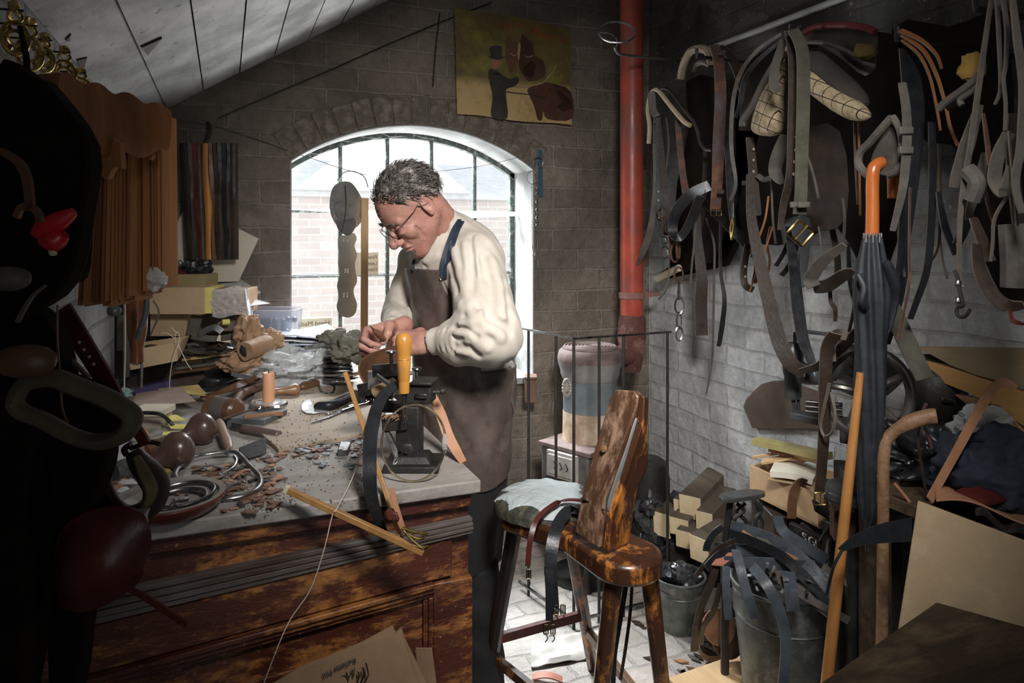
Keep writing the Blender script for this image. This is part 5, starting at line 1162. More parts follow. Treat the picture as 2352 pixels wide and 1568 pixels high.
pfig('groom_hat', Z([(580, 530), (700, 530), (705, 640), (740, 660), (640, 680), (560, 640), (585, 620)]), M_bl, .005)
pfig('groom_face', Z([(600, 670), (680, 670), (670, 750), (620, 790), (590, 740)]), M_flesh, .0045)
pfig('horse_body', Z([(1000, 1010), (1200, 960), (1300, 980), (1500, 1070), (1510, 1400), (1220, 1390), (1170, 1290), (1150, 1390), (1100, 1380), (1060, 1230), (1010, 1100)]), M_bay)
pfig('horse_head', Z([(780, 400), (830, 480), (900, 500), (890, 620), (860, 760), (800, 830), (770, 740), (740, 640), (760, 520)]), mat('paint_brown', (.12, .055, .02), (.07, .03, .012), rough=.6), .005)
pfig('horse_blaze', Z([(895, 500), (915, 520), (905, 640), (885, 700), (880, 600)]), M_ral2, .0075)
pfig('horse_head', Z([(940, 400), (990, 450), (1060, 500), (1080, 640), (1180, 700), (1190, 880), (1020, 930), (950, 860), (900, 760), (900, 600), (920, 500)]), M_bay, .006)
for P_ in (((740, 1040), (860, 1060), (1000, 1085), (1200, 1140)), ((850, 985), (960, 990), (1100, 980), (1200, 930), (1330, 760)), ((800, 620), (840, 640), (880, 620)), ((960, 640), (1000, 660), (1060, 640)), ((1290, 980), (1400, 1050), (1500, 1090))): mb = MB(); mb.tube(cat([pq(*zx(x, y), .009) for x, y in P_], 5), .0022, 5); mk('painted_rein', mb, M_ral2 if P_[0][0] in (850, 800, 960) else M_bl, parent=ps)
M_ral = mat('red_ochre', (.45, .04, .02), (.32, .03, .015), rough=.7, bst=0)
for ch, x, y, s_ in (('E', 690, 330, 105), ('R', 770, 335, 125), ('&', 900, 320, 90), ('D', 1020, 380, 120), ('R', 1095, 395, 115), ('E', 1165, 430, 115), ('S', 1235, 445, 115), ('T', 1310, 470, 120), ('Y', 1390, 510, 140)):
    a, b_ = zx(x, y); text('letter', ch, s_*.27/1300*1.5, pq(a, b_, .008), (q1-q0), UP, M_ral, ps, th=.0005)
# pleated hide bundle hanging by the window
hb2 = thing('hanging_hides', 'bundle of long dark leather strips with one orange strip, hung left of the window', 'leather bundle', WB(480, 595, .08))
cls = [M_leadark, M_leadark, M_leared, M_leadark, mat('orange_hide', (.50, .21, .035), (.34, .12, .02), rough=.5, sc=20, st=(1, 1, .1)), M_leabrn, M_leadark, M_leadark, M_leablk, M_leadark, M_leadark]
us = [419, 430, 440, 450, 463, 478, 488, 498, 508, 518, 528, 540]
for k in range(11):
    a0, a1 = WB(us[k], 330, .075+.012*(k % 2)), WB(us[k+1]+1, 330, .075+.012*((k+1) % 2)); b0, b1 = WB(us[k]+16-k*1.4, 596, .08+.016*(k % 2)), WB(us[k+1]+17-k*1.4, 596, .08+.016*((k+1) % 2))
    mb = MB(); mb.grid(lambda a, b_: a0.lerp(a1, a).lerp(b0.lerp(b1, a), b_)+V((0, -.012*math.sin(a*PI)-.004*math.sin(b_*9+k), 0)), 6, 14, .012); mk('strip', mb, cls[k], parent=hb2)
mb = MB(); mb.tube(cat([WB(478, 283, .01), WB(482, 292, .05), WB(480, 310, .07), WB(470, 330, .08)], 5), .008, 8); mk('hanging_tie', mb, M_leadark, parent=hb2)
# cream stencil cards
th_ = thing('stencil_card', 'large cream card with black numerals leaning on the wall behind the bundle', 'card', WB(500, 650))
mb = MB(); mb.prism([WB(430, 470, .03), WB(378, 560, .03), WB(378, 650, .03), WB(548, 646, .03), WB(594, 548, .03), WB(538, 520, .03)], (0, -.004, 0)); mk('card', mb, mat('cream_stencil', (.55, .50, .40), (.48, .43, .34), rough=.8), parent=th_)
for s_, u, v, a_ in (('1', 399, 616, .35), ('0', 412, 612, .35), ('1', 425, 606, .35), ('2', 478, 642, 1.57), ('-', 436, 612, .2)):
    text('numeral', s_, .034, WB(u, v, .0355), (math.cos(a_), 0, math.sin(a_)), (-math.sin(a_), 0, math.cos(a_)), M_blackink, th_)
crumple('dark_bundle', D(455, 612, 2.66), .045, (1, .6, .9), 51, M_leablk, 'navy-black leather lump on the topmost carton', 'leather bundle', amp=.5)
mb = MB(); mb.prism([D(378, 600, 2.62), D(432, 630, 2.62), D(445, 640, 2.60), D(378, 640, 2.60)], FW*.05); one('oxblood_piece', mb, M_leared, 'dark oxblood leather wedge on the topmost carton', 'leather piece')
th_ = thing('steel_dividers', 'thin steel dividers poking out behind the brown hides', 'tool', D(390, 440, 2.5))
for P_ in (((372, 375), (398, 432)), ((374, 398), (395, 445))): mk('leg', rope([D(u, v, 2.5) for u, v in P_], .0035), M_steel, parent=th_)
# cables and strings
for k, (P_, r_, lb, m_) in enumerate(((((360, 272), (470, 285), (560, 310), (662, 345)), .0018, 'grey string slung along the wall towards the window', M_olive), (((500, 272), (600, 228), (760, 160), (900, 98), (1040, 40), (1130, 5)), .0035, 'dark cable running up the brick wall to the ceiling', M_black), (((1010, 30), (1000, 120), (994, 200)), .003, 'short dark cable left of the painted cloth', M_black), (((662, 348), (720, 365), (775, 384), (840, 402)), .0012, 'thin string across the left window panes', M_olive), (((1000, 394), (1100, 382), (1180, 364), (1228, 350)), .0012, 'thin string across the right window panes', M_olive))):
    mb = MB(); mb.tube(cat([WB(u, v, .012 if k not in (3, 4) else .0) for u, v in P_], 8), r_, 6); one('cable' if k in (1, 2) else 'string', mb, m_, lb, 'cable' if k in (1, 2) else 'string')
# templates hanging in the window
M_tmp = mat('grey_template', (.085, .085, .078), (.14, .14, .13), rough=.55, sc=8); M_tmp2 = mat('pale_template', (.17, .18, .165), (.12, .125, .115), rough=.55, sc=8)
def tmpl(pts, off, m_, label, holes=(), th=.003):
    th_ = thing('leather_template', label, 'template', WB(*pts[len(pts)//2], off)); P = cat([WB(u, v, off) for u, v in pts], 5, True); mb = MB(); mb.prism(P, (0, -th, 0)); mk('sheet', mb, m_, parent=th_)
    for u, v in holes: mb = MB(); mb.tube([WB(u, v, off+th+.0002)+V((math.cos(a)*.0032, 0, math.sin(a)*.0032)) for a in [2*PI*k/8 for k in range(8)]], .0012, 5, closed=True); mk('eyelet', mb, M_bright, parent=th_)
tmpl([(765, 430), (782, 418), (803, 418), (816, 430), (830, 455), (836, 480), (831, 505), (818, 522), (800, 526), (782, 524), (768, 510), (758, 485), (758, 455)], -.005, M_tmp, 'dark grey oval leather template with eyelets hanging in the window', [(763, 453), (762, 465), (763, 474), (768, 496), (819, 511), (826, 503), (825, 452)])
tmpl([(775, 462), (800, 467), (818, 470), (819, 490), (806, 503), (790, 506), (775, 498), (770, 480)], .0, mat('mid_template', (.065, .065, .06), (.10, .10, .092), rough=.5), 'rounded smaller template laid over the dark oval one')
tmpl([(772, 505), (790, 508), (812, 500), (817, 515), (812, 530), (800, 541), (786, 536), (775, 524)], .004, mat('blk_template', (.028, .028, .028), (.04, .04, .04), rough=.5), 'near-black half-moon template below the oval one')
tmpl([(778, 542), (795, 540), (812, 535), (819, 548), (814, 565), (820, 585), (815, 605), (817, 625), (820, 645), (812, 665), (814, 680), (820, 700), (814, 722), (798, 729), (780, 722), (773, 703), (778, 680), (774, 655), (780, 630), (776, 605), (779, 585), (776, 565)], -.004, M_tmp2, 'long pale wavy-edged template strip hanging in the window', [(789, 551), (799, 551), (793, 619), (799, 619), (793, 624), (799, 624), (790, 674), (798, 674), (790, 680), (798, 680)])
mb = MB(); mb.tube(cat([WB(775, 415, .0), WB(785, 400, .0), WB(800, 393, .0), WB(820, 396, .0), WB(838, 408, .0), WB(845, 430, .0)], 5), .0018, 6); mb.tube(cat([WB(793, 425, .012), WB(795, 470, .012), WB(790, 510, .012), WB(781, 543, .012)], 5), .0016, 6); one('hanging_wire', mb, M_black, 'bent twig-like wire carrying the templates', 'wire')
mb = MB(); mb.beam(WB(838, 455, .04), WB(836, 850, .10), .030, .008, V((0, 1, 0))); one('wooden_lath', mb, W_pinez, 'tall plain wooden lath standing in front of the window', 'lath', bevel=.001)
# long hooks at the right of the window
mb = MB(); mb.strap([WB(1241, 345, .006), WB(1242, 452, .006)], .020, .006, side=(1, 0, 0)); one('blue_bar', mb, mat('blue_paint', (.03, .10, .17), (.02, .06, .10), rough=.5), 'flat blue painted bar fixed right of the window', 'bar', bevel=.001)
mb = MB(); mb.tube(cat([WB(1236+11*math.cos(a), 374-12*math.sin(a), .022) for a in [-1.2+k*.75 for k in range(8)]], 4), .003, 6)
mb.tube(cat([WB(1229, 378, .022), WB(1226, 390, .022), WB(1234, 410, .022), WB(1234, 520, .022), WB(1236, 600, .022), WB(1238, 656, .022)], 5), [.0032]*12+[.0035]*10+[.001]*4, 7)
for k in range(34): p = WB(1233.5+2.2*math.sin(k*.9), 432+k*2.6, .022+.002*math.cos(k*.9)); mb.rock(p, .0032, 1, n=4, amp=0)
one('twisted_rod', mb, M_steel, 'twisted steel poker with a ring top hanging beside the window', 'rod')
mb = MB(); mb.tube([WB(1222+12*math.cos(a), 408-15*math.sin(a), .014) for a in [2*PI*k/20 for k in range(20)]], .0016, 6, closed=True); mb.tube(cat([WB(1221, 424, .014), WB(1222, 480, .014), WB(1223, 570, .014), WB(1229, 578, .014), WB(1227, 587, .014), WB(1222, 586, .014)], 5), .0016, 6)
one('wire_hook', mb, M_steel, 'thin wire hook with round eye next to the twisted poker', 'hook')
mb = MB(); bx(mb, 1205, 866, 1234, 872, 3.12, .08); bx(mb, 1206, 872, 1233, 925, 3.13, .07); one('wall_box', mb, mat('brown_box2', (.10, .055, .035), (.15, .08, .05), rough=.6), 'brown wooden box on the wall just under the right window corner', 'box', bevel=.002)

# ================= PIPE, STOVE, FENDER =================
M_redp = mat('red_pipe_paint', (.50, .085, .045), (.36, .06, .04), rough=.38, sc=4, bst=.3, bsc=30, c3=(.22, .07, .055)); M_redd = mat('rust_red_iron', (.16, .055, .042), (.09, .035, .03), rough=.8, sc=12, bst=.8, bsc=50, c3=(.26, .13, .11), bd=.01)
PC = D(1451, 700, 3.16); px_, py_ = PC.x, PC.y; pr = 26.5/1620*3.16
pp = thing('flue_pipe', 'tall red painted iron flue pipe rising from the stove in the corner', 'pipe', (px_, py_, .9))
zz = lambda v: CZ-(v-540)/1620*3.16
mb = MB(); mb.lathe([(pr, zz(735)), (pr, 3.05)], (px_, py_, 0), n=30); mk('shaft', mb, M_redp, parent=pp)
mb = MB(); mb.lathe([(pr+.001, zz(686)), (pr+.006, zz(684)), (pr+.006, zz(672)), (pr+.001, zz(670))], (px_, py_, 0), n=30, cap=False); mb.beam((px_+pr, py_, zz(678)), (px_+.16, py_+.02, zz(678)), .008, .02, UP); mk('clip_band', mb, mat('grey_red', (.30, .16, .14), (.22, .1, .09), rough=.7), parent=pp)
mb = MB(); mb.lathe([(pr-.001, zz(722)), (pr+.006, zz(727)), (pr+.010, zz(740)), (pr+.012, zz(775)), (pr+.004, zz(800)), (pr-.012, zz(852)), (.0001, zz(853))], (px_, py_, 0), n=26, wob=lambda a, h: 1+.02*math.sin(a*3+h*40)); mk('socket', mb, M_redd, parent=pp)
SC_ = D(1355, 900, 2.98); SCx = V((SC_.x, SC_.y, 0)); sr = 65/1620*2.98; zs = lambda v: CZ-(v-540)/1620*2.98
mb = MB(); mb.tube(cat([V((px_, py_, zz(812))), V((px_, py_, zz(812))).lerp(V((SCx.x, SCx.y, zs(830))), .45), V((SCx.x, SCx.y, zs(835))).lerp(V((px_, py_, zz(812))), .25)], 6), [.048, .045, .042], 16); mk('elbow', mb, M_redd, parent=pp)
mb = MB(); mb.tube([V((px_+.075, py_+.05, zz(400))), V((px_+.075, py_+.05, zz(770)))], .010, 10); one('thin_pipe', mb, mat('pale_pipe', (.5, .5, .44), (.3, .3, .27), rough=.6), 'thin pale pipe beside the red flue pipe in the corner', 'pipe')
st = thing('stove', 'round cast iron stove, grey above and cream below, in the corner', 'stove', SCx)
M_stg = mat('stove_grey', (.16, .19, .20), (.10, .12, .13), rough=.5, sc=10, bst=.3); M_stc = mat('stove_cream', (.55, .45, .33), (.42, .32, .22), rough=.6, sc=8, c3=(.25, .17, .12)); M_stl = mat('stove_lid', (.20, .15, .14), (.12, .08, .075), rough=.7, sc=18, bst=.4)
mb = MB(); mb.lathe([(sr*.95, zs(945)), (sr*.95, zs(865)), (sr*1.0, zs(858))], SCx, n=36); mk('drum', mb, M_stg, parent=st)
mb = MB(); mb.lathe([(sr*1.02, zs(1022)), (sr*.97, zs(1012)), (sr*.96, zs(946)), (sr*.95, zs(940))], SCx, n=36); mk('lower_drum', mb, M_stc, parent=st)
mb = MB(); mb.lathe([(sr*.97, zs(868)), (sr*1.04, zs(856)), (sr*1.04, zs(850)), (sr*1.10, zs(838)), (sr*1.14, zs(826))], SCx, n=36); mk('moulded_collar', mb, mat('stove_mid', (.22, .21, .20), (.15, .14, .135), rough=.6), parent=st)
mb = MB(); mb.lathe([(sr*1.13, zs(828)), (sr*1.16, zs(822)), (sr*1.10, zs(806)), (sr*1.0, zs(799)), (sr*.5, zs(798)), (.0001, zs(798))], SCx, n=60, wob=lambda a, h: 1+(.012*math.sin(a*22) if zs(826) < h < zs(803) else 0)); mk('rim', mb, M_stl, parent=st)
mb = MB(); pf = []
for k in range(7): r_ = sr*(.95-k*.12); pf += [(r_, zs(798)+.006), (r_-.004, zs(798)+.011), (r_-.008, zs(798)+.011), (r_-.012, zs(798)+.006)]
mb.lathe([(sr*.96, zs(798))]+pf+[(.0001, zs(798)+.008)], SCx, n=40); mk('ribbed_lid', mb, M_stl, parent=st)
mb = MB(); bc = D(1302, 890, 2.875)
for k in range(16): a = 2*PI*k/16; mb.rock(bc+RT*(.014*math.cos(a))+UP*(.030*math.sin(a)*(1.1))-FW*.004, .008, k, n=5, amp=.2)
mb.rock(bc, .014, 3, (1, .7, 1.5), n=7, amp=.2); mk('cast_ornament', mb, mat('ornament', (.36, .33, .30), (.2, .18, .16), rough=.6), parent=st)
bd_ = (Matrix.Rotation(-.75, 3, 'Z') @ -FW); bs = UP.cross(bd_)
mb = MB(); bcn = SCx+bd_*.05+UP*((zs(1012)+.20)/2); mb.box(bcn, (.24, .25, zs(1012)-.20), (bs, bd_, UP)); mk('ash_box', mb, mat('ash_iron', (.11, .105, .10), (.06, .055, .05), rough=.6), parent=st, bevel=.006)
mb = MB(); mb.box(SCx+bd_*.185+UP*(zs(1045)), (.15, .02, .105), (bs, bd_, UP)); mb.box(SCx+bd_*.197+UP*(zs(1045)), (.125, .008, .08), (bs, bd_, UP))
dr = mk('ash_door', mb, mat('door_grey', (.42, .40, .38), (.3, .27, .25), rough=.5), parent=st, bevel=.002)
mb = MB(); c_ = SCx+bd_*.203+UP*zs(1045)
for q in (-1, 0, 1): mb.tube(cat([c_+bs*(q*.03-.01)+UP*.0, c_+bs*(q*.03)+UP*.016, c_+bs*(q*.03+.012)-UP*.004, c_+bs*(q*.03)-UP*.012], 4), .0025, 5)
mk('scroll', mb, M_steel, parent=dr)
mb = MB(); mb.box(SCx+bd_*.03+UP*(zs(1012)+.004), (.27, .30, .018), (bs, bd_, UP)); mk('ledge', mb, M_stl, parent=st, bevel=.003)
for sx_ in (-1, 1):
    for sy_ in (-1, 1): mb = MB(); mb.lathe([(.022, 0), (.014, .03), (.012, .12), (.022, .21)], SCx+bd_*(.05+.10*sy_)+bs*(.095*sx_), n=10); mk('foot', mb, M_black, parent=st)
mb = MB(); mb.lathe([(.15, .0), (.15, .006), (.0001, .006)], SCx+bd_*.04, n=24, sx=1.0); one('hearth_plate', mb, M_black, 'round iron hearth plate under the stove', 'plate')
# fender
fn = thing('fender', 'tall thin iron fender rail standing in front of the stove', 'fender', AZ(1318, 1440, 0))
M_rail = mat('rail_steel', (.30, .30, .30), (.16, .16, .16), rough=.3, metal=1, sc=10)
rz = 1.048; fr_ = [AZ(1192, 752.5, rz), AZ(1318, 777, rz), AZ(1540, 762, rz)]
mb = MB()
for a, b_ in zip(fr_[:-1], fr_[1:]): mb.beam(a, b_, .012, .007, UP)
mk('top_rail', mb, M_rail, parent=fn)
mb = MB()
for a, b_ in zip(fr_[:-1], fr_[1:]): mb.beam(V((a.x, a.y, .03)), V((b_.x, b_.y, .03)), .012, .007, UP)
mk('bottom_rail', mb, M_rail, parent=fn)
def onseg(u):
    r = ray(u, 540)
    for a, b_ in zip(fr_[:-1], fr_[1:]):
        e = b_-a; den = r.x*(-e.y)+r.y*e.x
        s_ = (r.x*(a.y)-r.y*a.x)/(-(r.x*e.y-r.y*e.x)) if abs(r.x*e.y-r.y*e.x) > 1e-9 else -1
        if -.001 <= s_ <= 1.001: return a+e*s_
for u in (1214, 1277, 1318, 1376, 1432, 1533):
    p = onseg(u)
    if p is None: continue
    mb = MB(); mb.tube([V((p.x, p.y, 0)), V((p.x, p.y, rz-.003))], .0058, 8); mk('upright', mb, M_black, parent=fn)
# the dark coal scuttle shape behind the stove, in the corner
mb = MB(); c_ = D(1490, 1060, 3.05); mb.lathe([(.07, 0), (.085, .1), (.09, .36), (.08, .44), (.05, .46), (.0001, .46)], V((c_.x, c_.y, 0)), n=20); one('iron_flue_box', mb, M_black, 'black iron drum standing in the dark corner behind the stool', 'drum')
# swivel bracket with wire ring, pale rail on the right wall
br_ = thing('wall_bracket', 'iron arm with a wire ring reaching out past the red pipe', 'bracket', D(1570, 142, 3.18))
mk('arm', rope([D(1412, 108, 2.80), D(1418, 120, 2.82), D(1432, 126, 2.85), D(1500, 133, 3.0), D(1575, 142, 3.2)], .0065), M_leagry, parent=br_)
mb = MB(); c_ = D(1417, 74, 2.80); mb.tube([c_+RT*(.073*math.cos(a))+UP*(.050*math.sin(a))+FW*(.03*math.sin(a)) for a in [2*PI*k/30 for k in range(30)]], .004, 7, closed=True); mb.tube(cat([c_-RT*.07, c_-RT*.02-UP*.008, c_+RT*.0-UP*.03, c_-UP*.06], 5), .003, 6); mk('ring', mb, M_steel, parent=br_)
mb = MB(); mb.tube([AX(1945, -8, XR-.02), AX(1640, 108, XR-.02)], .0125, 10); one('conduit', mb, mat('pale_conduit', (.5, .5, .5), (.35, .35, .35), rough=.5), 'pale straight pipe fixed high along the right wall', 'pipe')

# ================= STOOL =================
so = thing('stool', 'high wooden saddler stool with wedge backrest and torn grey padded seat', 'stool', AZ(1330, 1640, 0))
W_st = woodmat('stool_wood', (.085, .032, .015), (.03, .014, .008), 2, rough=.3, coat=.4, sc=9, wear=(.55, .20, .04), wlo=.52, whi=.62, wsc=16)
W_stf = woodmat('stool_board', (.15, .075, .042), (.05, .024, .015), 2, rough=.33, coat=.3, sc=14, wear=(.40, .25, .17), wlo=.50, whi=.64, wsc=20)
SZ = .70
def ring_(c, hx_, hy_, X_, Y_, n=28, p=2.4): 
    out = []
    for k in range(n):
        a = 2*PI*k/n; cx__, sx__ = math.cos(a), math.sin(a); out.append(c+X_*(hx_*math.copysign(abs(cx__)**(2/p), cx__))+Y_*(hy_*math.copysign(abs(sx__)**(2/p), sx__)))
    return out
fc, rc = AZ(1252, 1135, SZ+.02), AZ(1438, 1262, SZ-.005); sd = (fc-rc); sd.z = 0; SLn = sd.length; sd.normalize(); sw = sd.cross(UP)
def seatpoly(z, grow=0.0):
    P = []; r1, r2 = .128+grow, .082+grow; n = 16
    for k in range(n+1): a = -PI/2+PI*k/n; P.append(V((fc.x, fc.y, z))+sd*(math.cos(a)*r1*.95)+sw*(math.sin(a)*r1))
    P.append(V((fc.x, fc.y, z)).lerp(V((rc.x, rc.y, z)), .55)+sw*(r2*.85)); 
    for k in range(n+1): a = PI/2+PI*k/n; P.append(V((rc.x, rc.y, z))+sd*(math.cos(a)*r2)+sw*(math.sin(a)*r2))
    P.append(V((fc.x, fc.y, z)).lerp(V((rc.x, rc.y, z)), .55)-sw*(r2*.85)); return P
mb = MB(); mb.prism(seatpoly(SZ-.055), (0, 0, .05)); mk('seat_board', mb, W_st, parent=so, bevel=.010)
def padr(s): return 1
def pad(h0, h1, grow, z0, jag=0.0, seed=0):
    mb = MB(); n = 40; R_ = []
    for j in range(6):
        q = j/5; rr_ = .135*(1-.0)*math.cos(q*PI/2*.98)**.6+grow; zc = z0+h1*math.sin(q*PI/2)
        for k in range(n): a = 2*PI*k/n; jj = 1+jag*noise.noise(V((math.cos(a)*3, math.sin(a)*3, seed)))*(1-q); R_.append(V((fc.x, fc.y, zc))+sd*(math.cos(a)*rr_*jj*1.0)+sw*(math.sin(a)*rr_*jj)+UP*(.003*noise.noise(V((math.cos(a)*5*q, math.sin(a)*5*q, seed+2)))))
    R0 = [V((p.x, p.y, z0-h0)) for p in R_[:n]]
    vs = R0+R_; fs = [(i*n+k, i*n+(k+1) % n, (i+1)*n+(k+1) % n, (i+1)*n+k) for i in range(6) for k in range(n)]+[tuple(6*n+k for k in range(n))]
    mb.add(vs, fs); return mb
mk('cushion', pad(.018, .028, .0, SZ, .08, 1), mat('olive_leather', (.12, .12, .075), (.03, .03, .025), rough=.5, sc=9, c3=(.2, .19, .13)), parent=so)
mk('torn_cover', pad(.0, .030, -.012, SZ+.006, .35, 5), mat('grey_canvas', (.50, .55, .56), (.40, .45, .46), rough=.85, sc=7, bst=.9, bsc=22, bd=.015), parent=so)
# backrest: two boards joined at the top with a grey leather panel between
def board(name, P_, ex, m_, bev=.004): mb = MB(); mb.prism(P_, ex); return mk(name, mb, m_, parent=so, bevel=bev)
p1 = [D(1319, 1222, 1.665), D(1343, 1110, 1.67), D(1372, 1010, 1.67), D(1400, 915, 1.66), D(1414, 894, 1.655), D(1455, 897, 1.61), D(1466, 912, 1.60), D(1455, 950, 1.60), D(1412, 1065, 1.60), D(1378, 1145, 1.60), D(1374, 1258, 1.60)]
nn_ = (p1[3]-p1[0]).cross(p1[-1]-p1[0]).normalized(); 
if nn_.dot(FW) < 0: nn_ = -nn_
board('back_board', p1, nn_*.022, W_stf, .003)
p2 = [D(1384, 1258, 1.60), D(1392, 1175, 1.60), D(1425, 1085, 1.60), D(1462, 965, 1.60), D(1467, 905, 1.60), D(1477, 908, 1.62), D(1474, 1000, 1.64), D(1479, 1050, 1.66), D(1470, 1085, 1.66), D(1453, 1112, 1.66), D(1442, 1180, 1.66), D(1432, 1240, 1.66)]
n2 = (p2[-1]-p2[0]).cross(p2[4]-p2[0]).normalized(); 
if n2.dot(RT) < 0: n2 = -n2
board('side_board', p2, n2*.016, W_st, .003)
mb = MB(); P_ = cat([D(1463, 960, 1.598), D(1466, 990, 1.615), D(1455, 1050, 1.62), D(1430, 1140, 1.62), D(1405, 1176, 1.60), D(1398, 1160, 1.592), D(1412, 1110, 1.592), D(1440, 1030, 1.594)], 4, True); mb.prism([p-FW*.002-RT*.001 for p in P_], -n2*.003); mk('leather_panel', mb, mat('grey_panel', (.30, .31, .31), (.2, .21, .21), rough=.5), parent=so)
mb = MB(); a = D(1388, 1030, 1.632); mb.lathe([(.008, 0), (.008, .004), (.0001, .005)], a, -nn_, 12); mk('peg', mb, W_hand, parent=so)
mb = MB(); mb.beam(D(1336, 1143, 1.66)-nn_*.002, D(1392, 1172, 1.595)-nn_*.002, .004, .002, UP); mk('wire_seam', mb, M_steel, parent=so)
def leg(a, b_, w0, w1, m_=W_st, nm='leg'):
    mb = MB(); ax = (b_-a).normalized(); L_ = (b_-a).length; mb.lathe([(w0*.8, 0), (w0, .02), (w1*1.08, L_*.6), (w1, L_)], a, ax, 8); return mk(nm, mb, m_, parent=so, bevel=.002)
q = lambda f_, s_: V((rc.x, rc.y, SZ-.05))+sd*f_+sw*s_
lg = [(q(SLn+.03, -.075), AZ(1112, 1612, 0)), (q(SLn+.02, .085), AZ(1362, 1535, 0)), (q(-.01, -.045), AZ(1352, 1830, 0)), (q(-.02, .05), AZ(1548, 1815, 0))]
for k, (a, b_) in enumerate(lg): leg(a, b_, .022, .019, [mat('black_leg', (.03, .018, .014), (.012, .009, .008), rough=.35), W_st, W_st, W_st][k])
lp_ = lambda k, t_: lg[k][0].lerp(lg[k][1], t_)
for a, b_, m_ in ((lp_(0, .62), lp_(1, .62), M_leared), (lp_(1, .72), lp_(3, .72), W_hand), (lp_(2, .78), lp_(3, .78), W_hand), (lp_(0, .72), lp_(2, .72), W_st)): mb = MB(); mb.beam(a, b_, .020, .026, UP); mk('stretcher', mb, m_, parent=so, bevel=.002)
mb = MB(); c_ = lp_(3, .78); mb.tube([c_+RT*(.027*math.cos(a))+FW*(.027*math.sin(a))+UP*.01*math.sin(a*2) for a in [2*PI*k/16 for k in range(16)]], .006, 7, closed=True); mb.tube([c_+RT*(.027*math.cos(a))+FW*(.027*math.sin(a))+UP*(.012+.01*math.sin(a*2)) for a in [2*PI*k/16 for k in range(16)]], .006, 7, closed=True); mk('rope_binding', mb, M_leagry, parent=so)
# straps over the seat
def buckle(parent, c, ax, sd_, w, h, m_=None, r=.0018):
    ax, sd_ = V(ax).normalized(), V(sd_).normalized(); mb = MB(); P = [c+sd_*(w/2*i)+ax*(h/2*j) for i, j in ((-1, -1), (1, -1), (1, 1), (-1, 1))]
    mb.tube([P[i].lerp(P[(i+1)%4], q) for i in range(4) for q in (.06, .5, .94)], r, 6, closed=True); mb.tube([c-ax*h/2, c+ax*h*.55+sd_.cross(ax)*.003], r*.8, 5); return mk('buckle', mb, m_ or M_brass, parent=parent)
for k, (P_, w_, m_, lb, bk_) in enumerate((
    (((1345, 1150), (1300, 1148), (1262, 1165), (1232, 1195), (1218, 1240), (1212, 1300)), .013, M_leared, 'narrow oxblood strap draped first over the stool seat', (1214, 1318)),
    (((1350, 1172), (1310, 1168), (1278, 1195), (1262, 1240), (1258, 1290), (1255, 1300)), .012, M_leared, 'oxblood strap hanging behind the wide black strap on the stool', (1256, 1310)),
    (((1352, 1168), (1320, 1166), (1290, 1190), (1272, 1235), (1265, 1300), (1270, 1395)), .030, M_leablk, 'wide black strap hanging from the stool seat', (1285, 1400)),
    (((1352, 1180), (1315, 1178), (1285, 1210), (1268, 1260), (1262, 1330), (1262, 1425)), .018, M_leablk, 'black strap hanging lowest beneath the wide one on the stool', (1262, 1445)))):
    dd = [x-.006*k for x in (1.80, 1.80, 1.765, 1.715, 1.69, 1.685)]; th_ = thing('harness_strap', lb, 'strap', D(P_[-1][0], P_[-1][1], dd[-1]))
    zmin = SZ+.033; pts = [D(u, v, d_) for (u, v), d_ in zip(P_, dd)]
    mb = MB(); mb.strap(cat(pts, 6), w_, .003, side=[RT*.2+FW, RT*.6+FW*.6, RT, RT, RT]); mk('strap', mb, m_, parent=th_)
    for j in (-1, 1) if k > 1 else (0,):
        c_ = D(bk_[0]+j*8, bk_[1], dd[-1]); buckle(th_, c_, UP, RT, .010, .022, mat('dull_brass', (.30, .24, .15), (.2, .15, .1), rough=.35, metal=1))
        mb = MB(); mb.tube(cat([c_-UP*.010, c_-UP*.022+RT*.004, c_-UP*.03-RT*.002], 4), .0014, 5); mk('hook_end', mb, M_steel, parent=th_)
# hanging cords behind the stool
strap1('leather_lace', [D(1440, 1330, 1.75), D(1425, 1420, 1.75), D(1412, 1500, 1.76), D(1408, 1575, 1.76)], .012, .003, M_leablk, 'black leather lace hanging behind the stool legs')
strap1('leather_lace', [D(1452, 1330, 1.77), D(1448, 1400, 1.78), D(1438, 1480, 1.78), D(1425, 1560, 1.78)], .008, .003, M_leadark, 'dark brown lace hanging beside the black lace at the stool')
mb = MB(); mb.tube(cat([D(1332, 1275, 1.95), D(1340, 1300, 1.94), D(1336, 1325, 1.94), D(1344, 1290, 1.94)], 4), .004, 6, flat=.5); one('green_ribbon', mb, mat('green_ribbon', (.03, .16, .06), (.02, .1, .04)), 'small green ribbon end under the stool seat', 'ribbon')
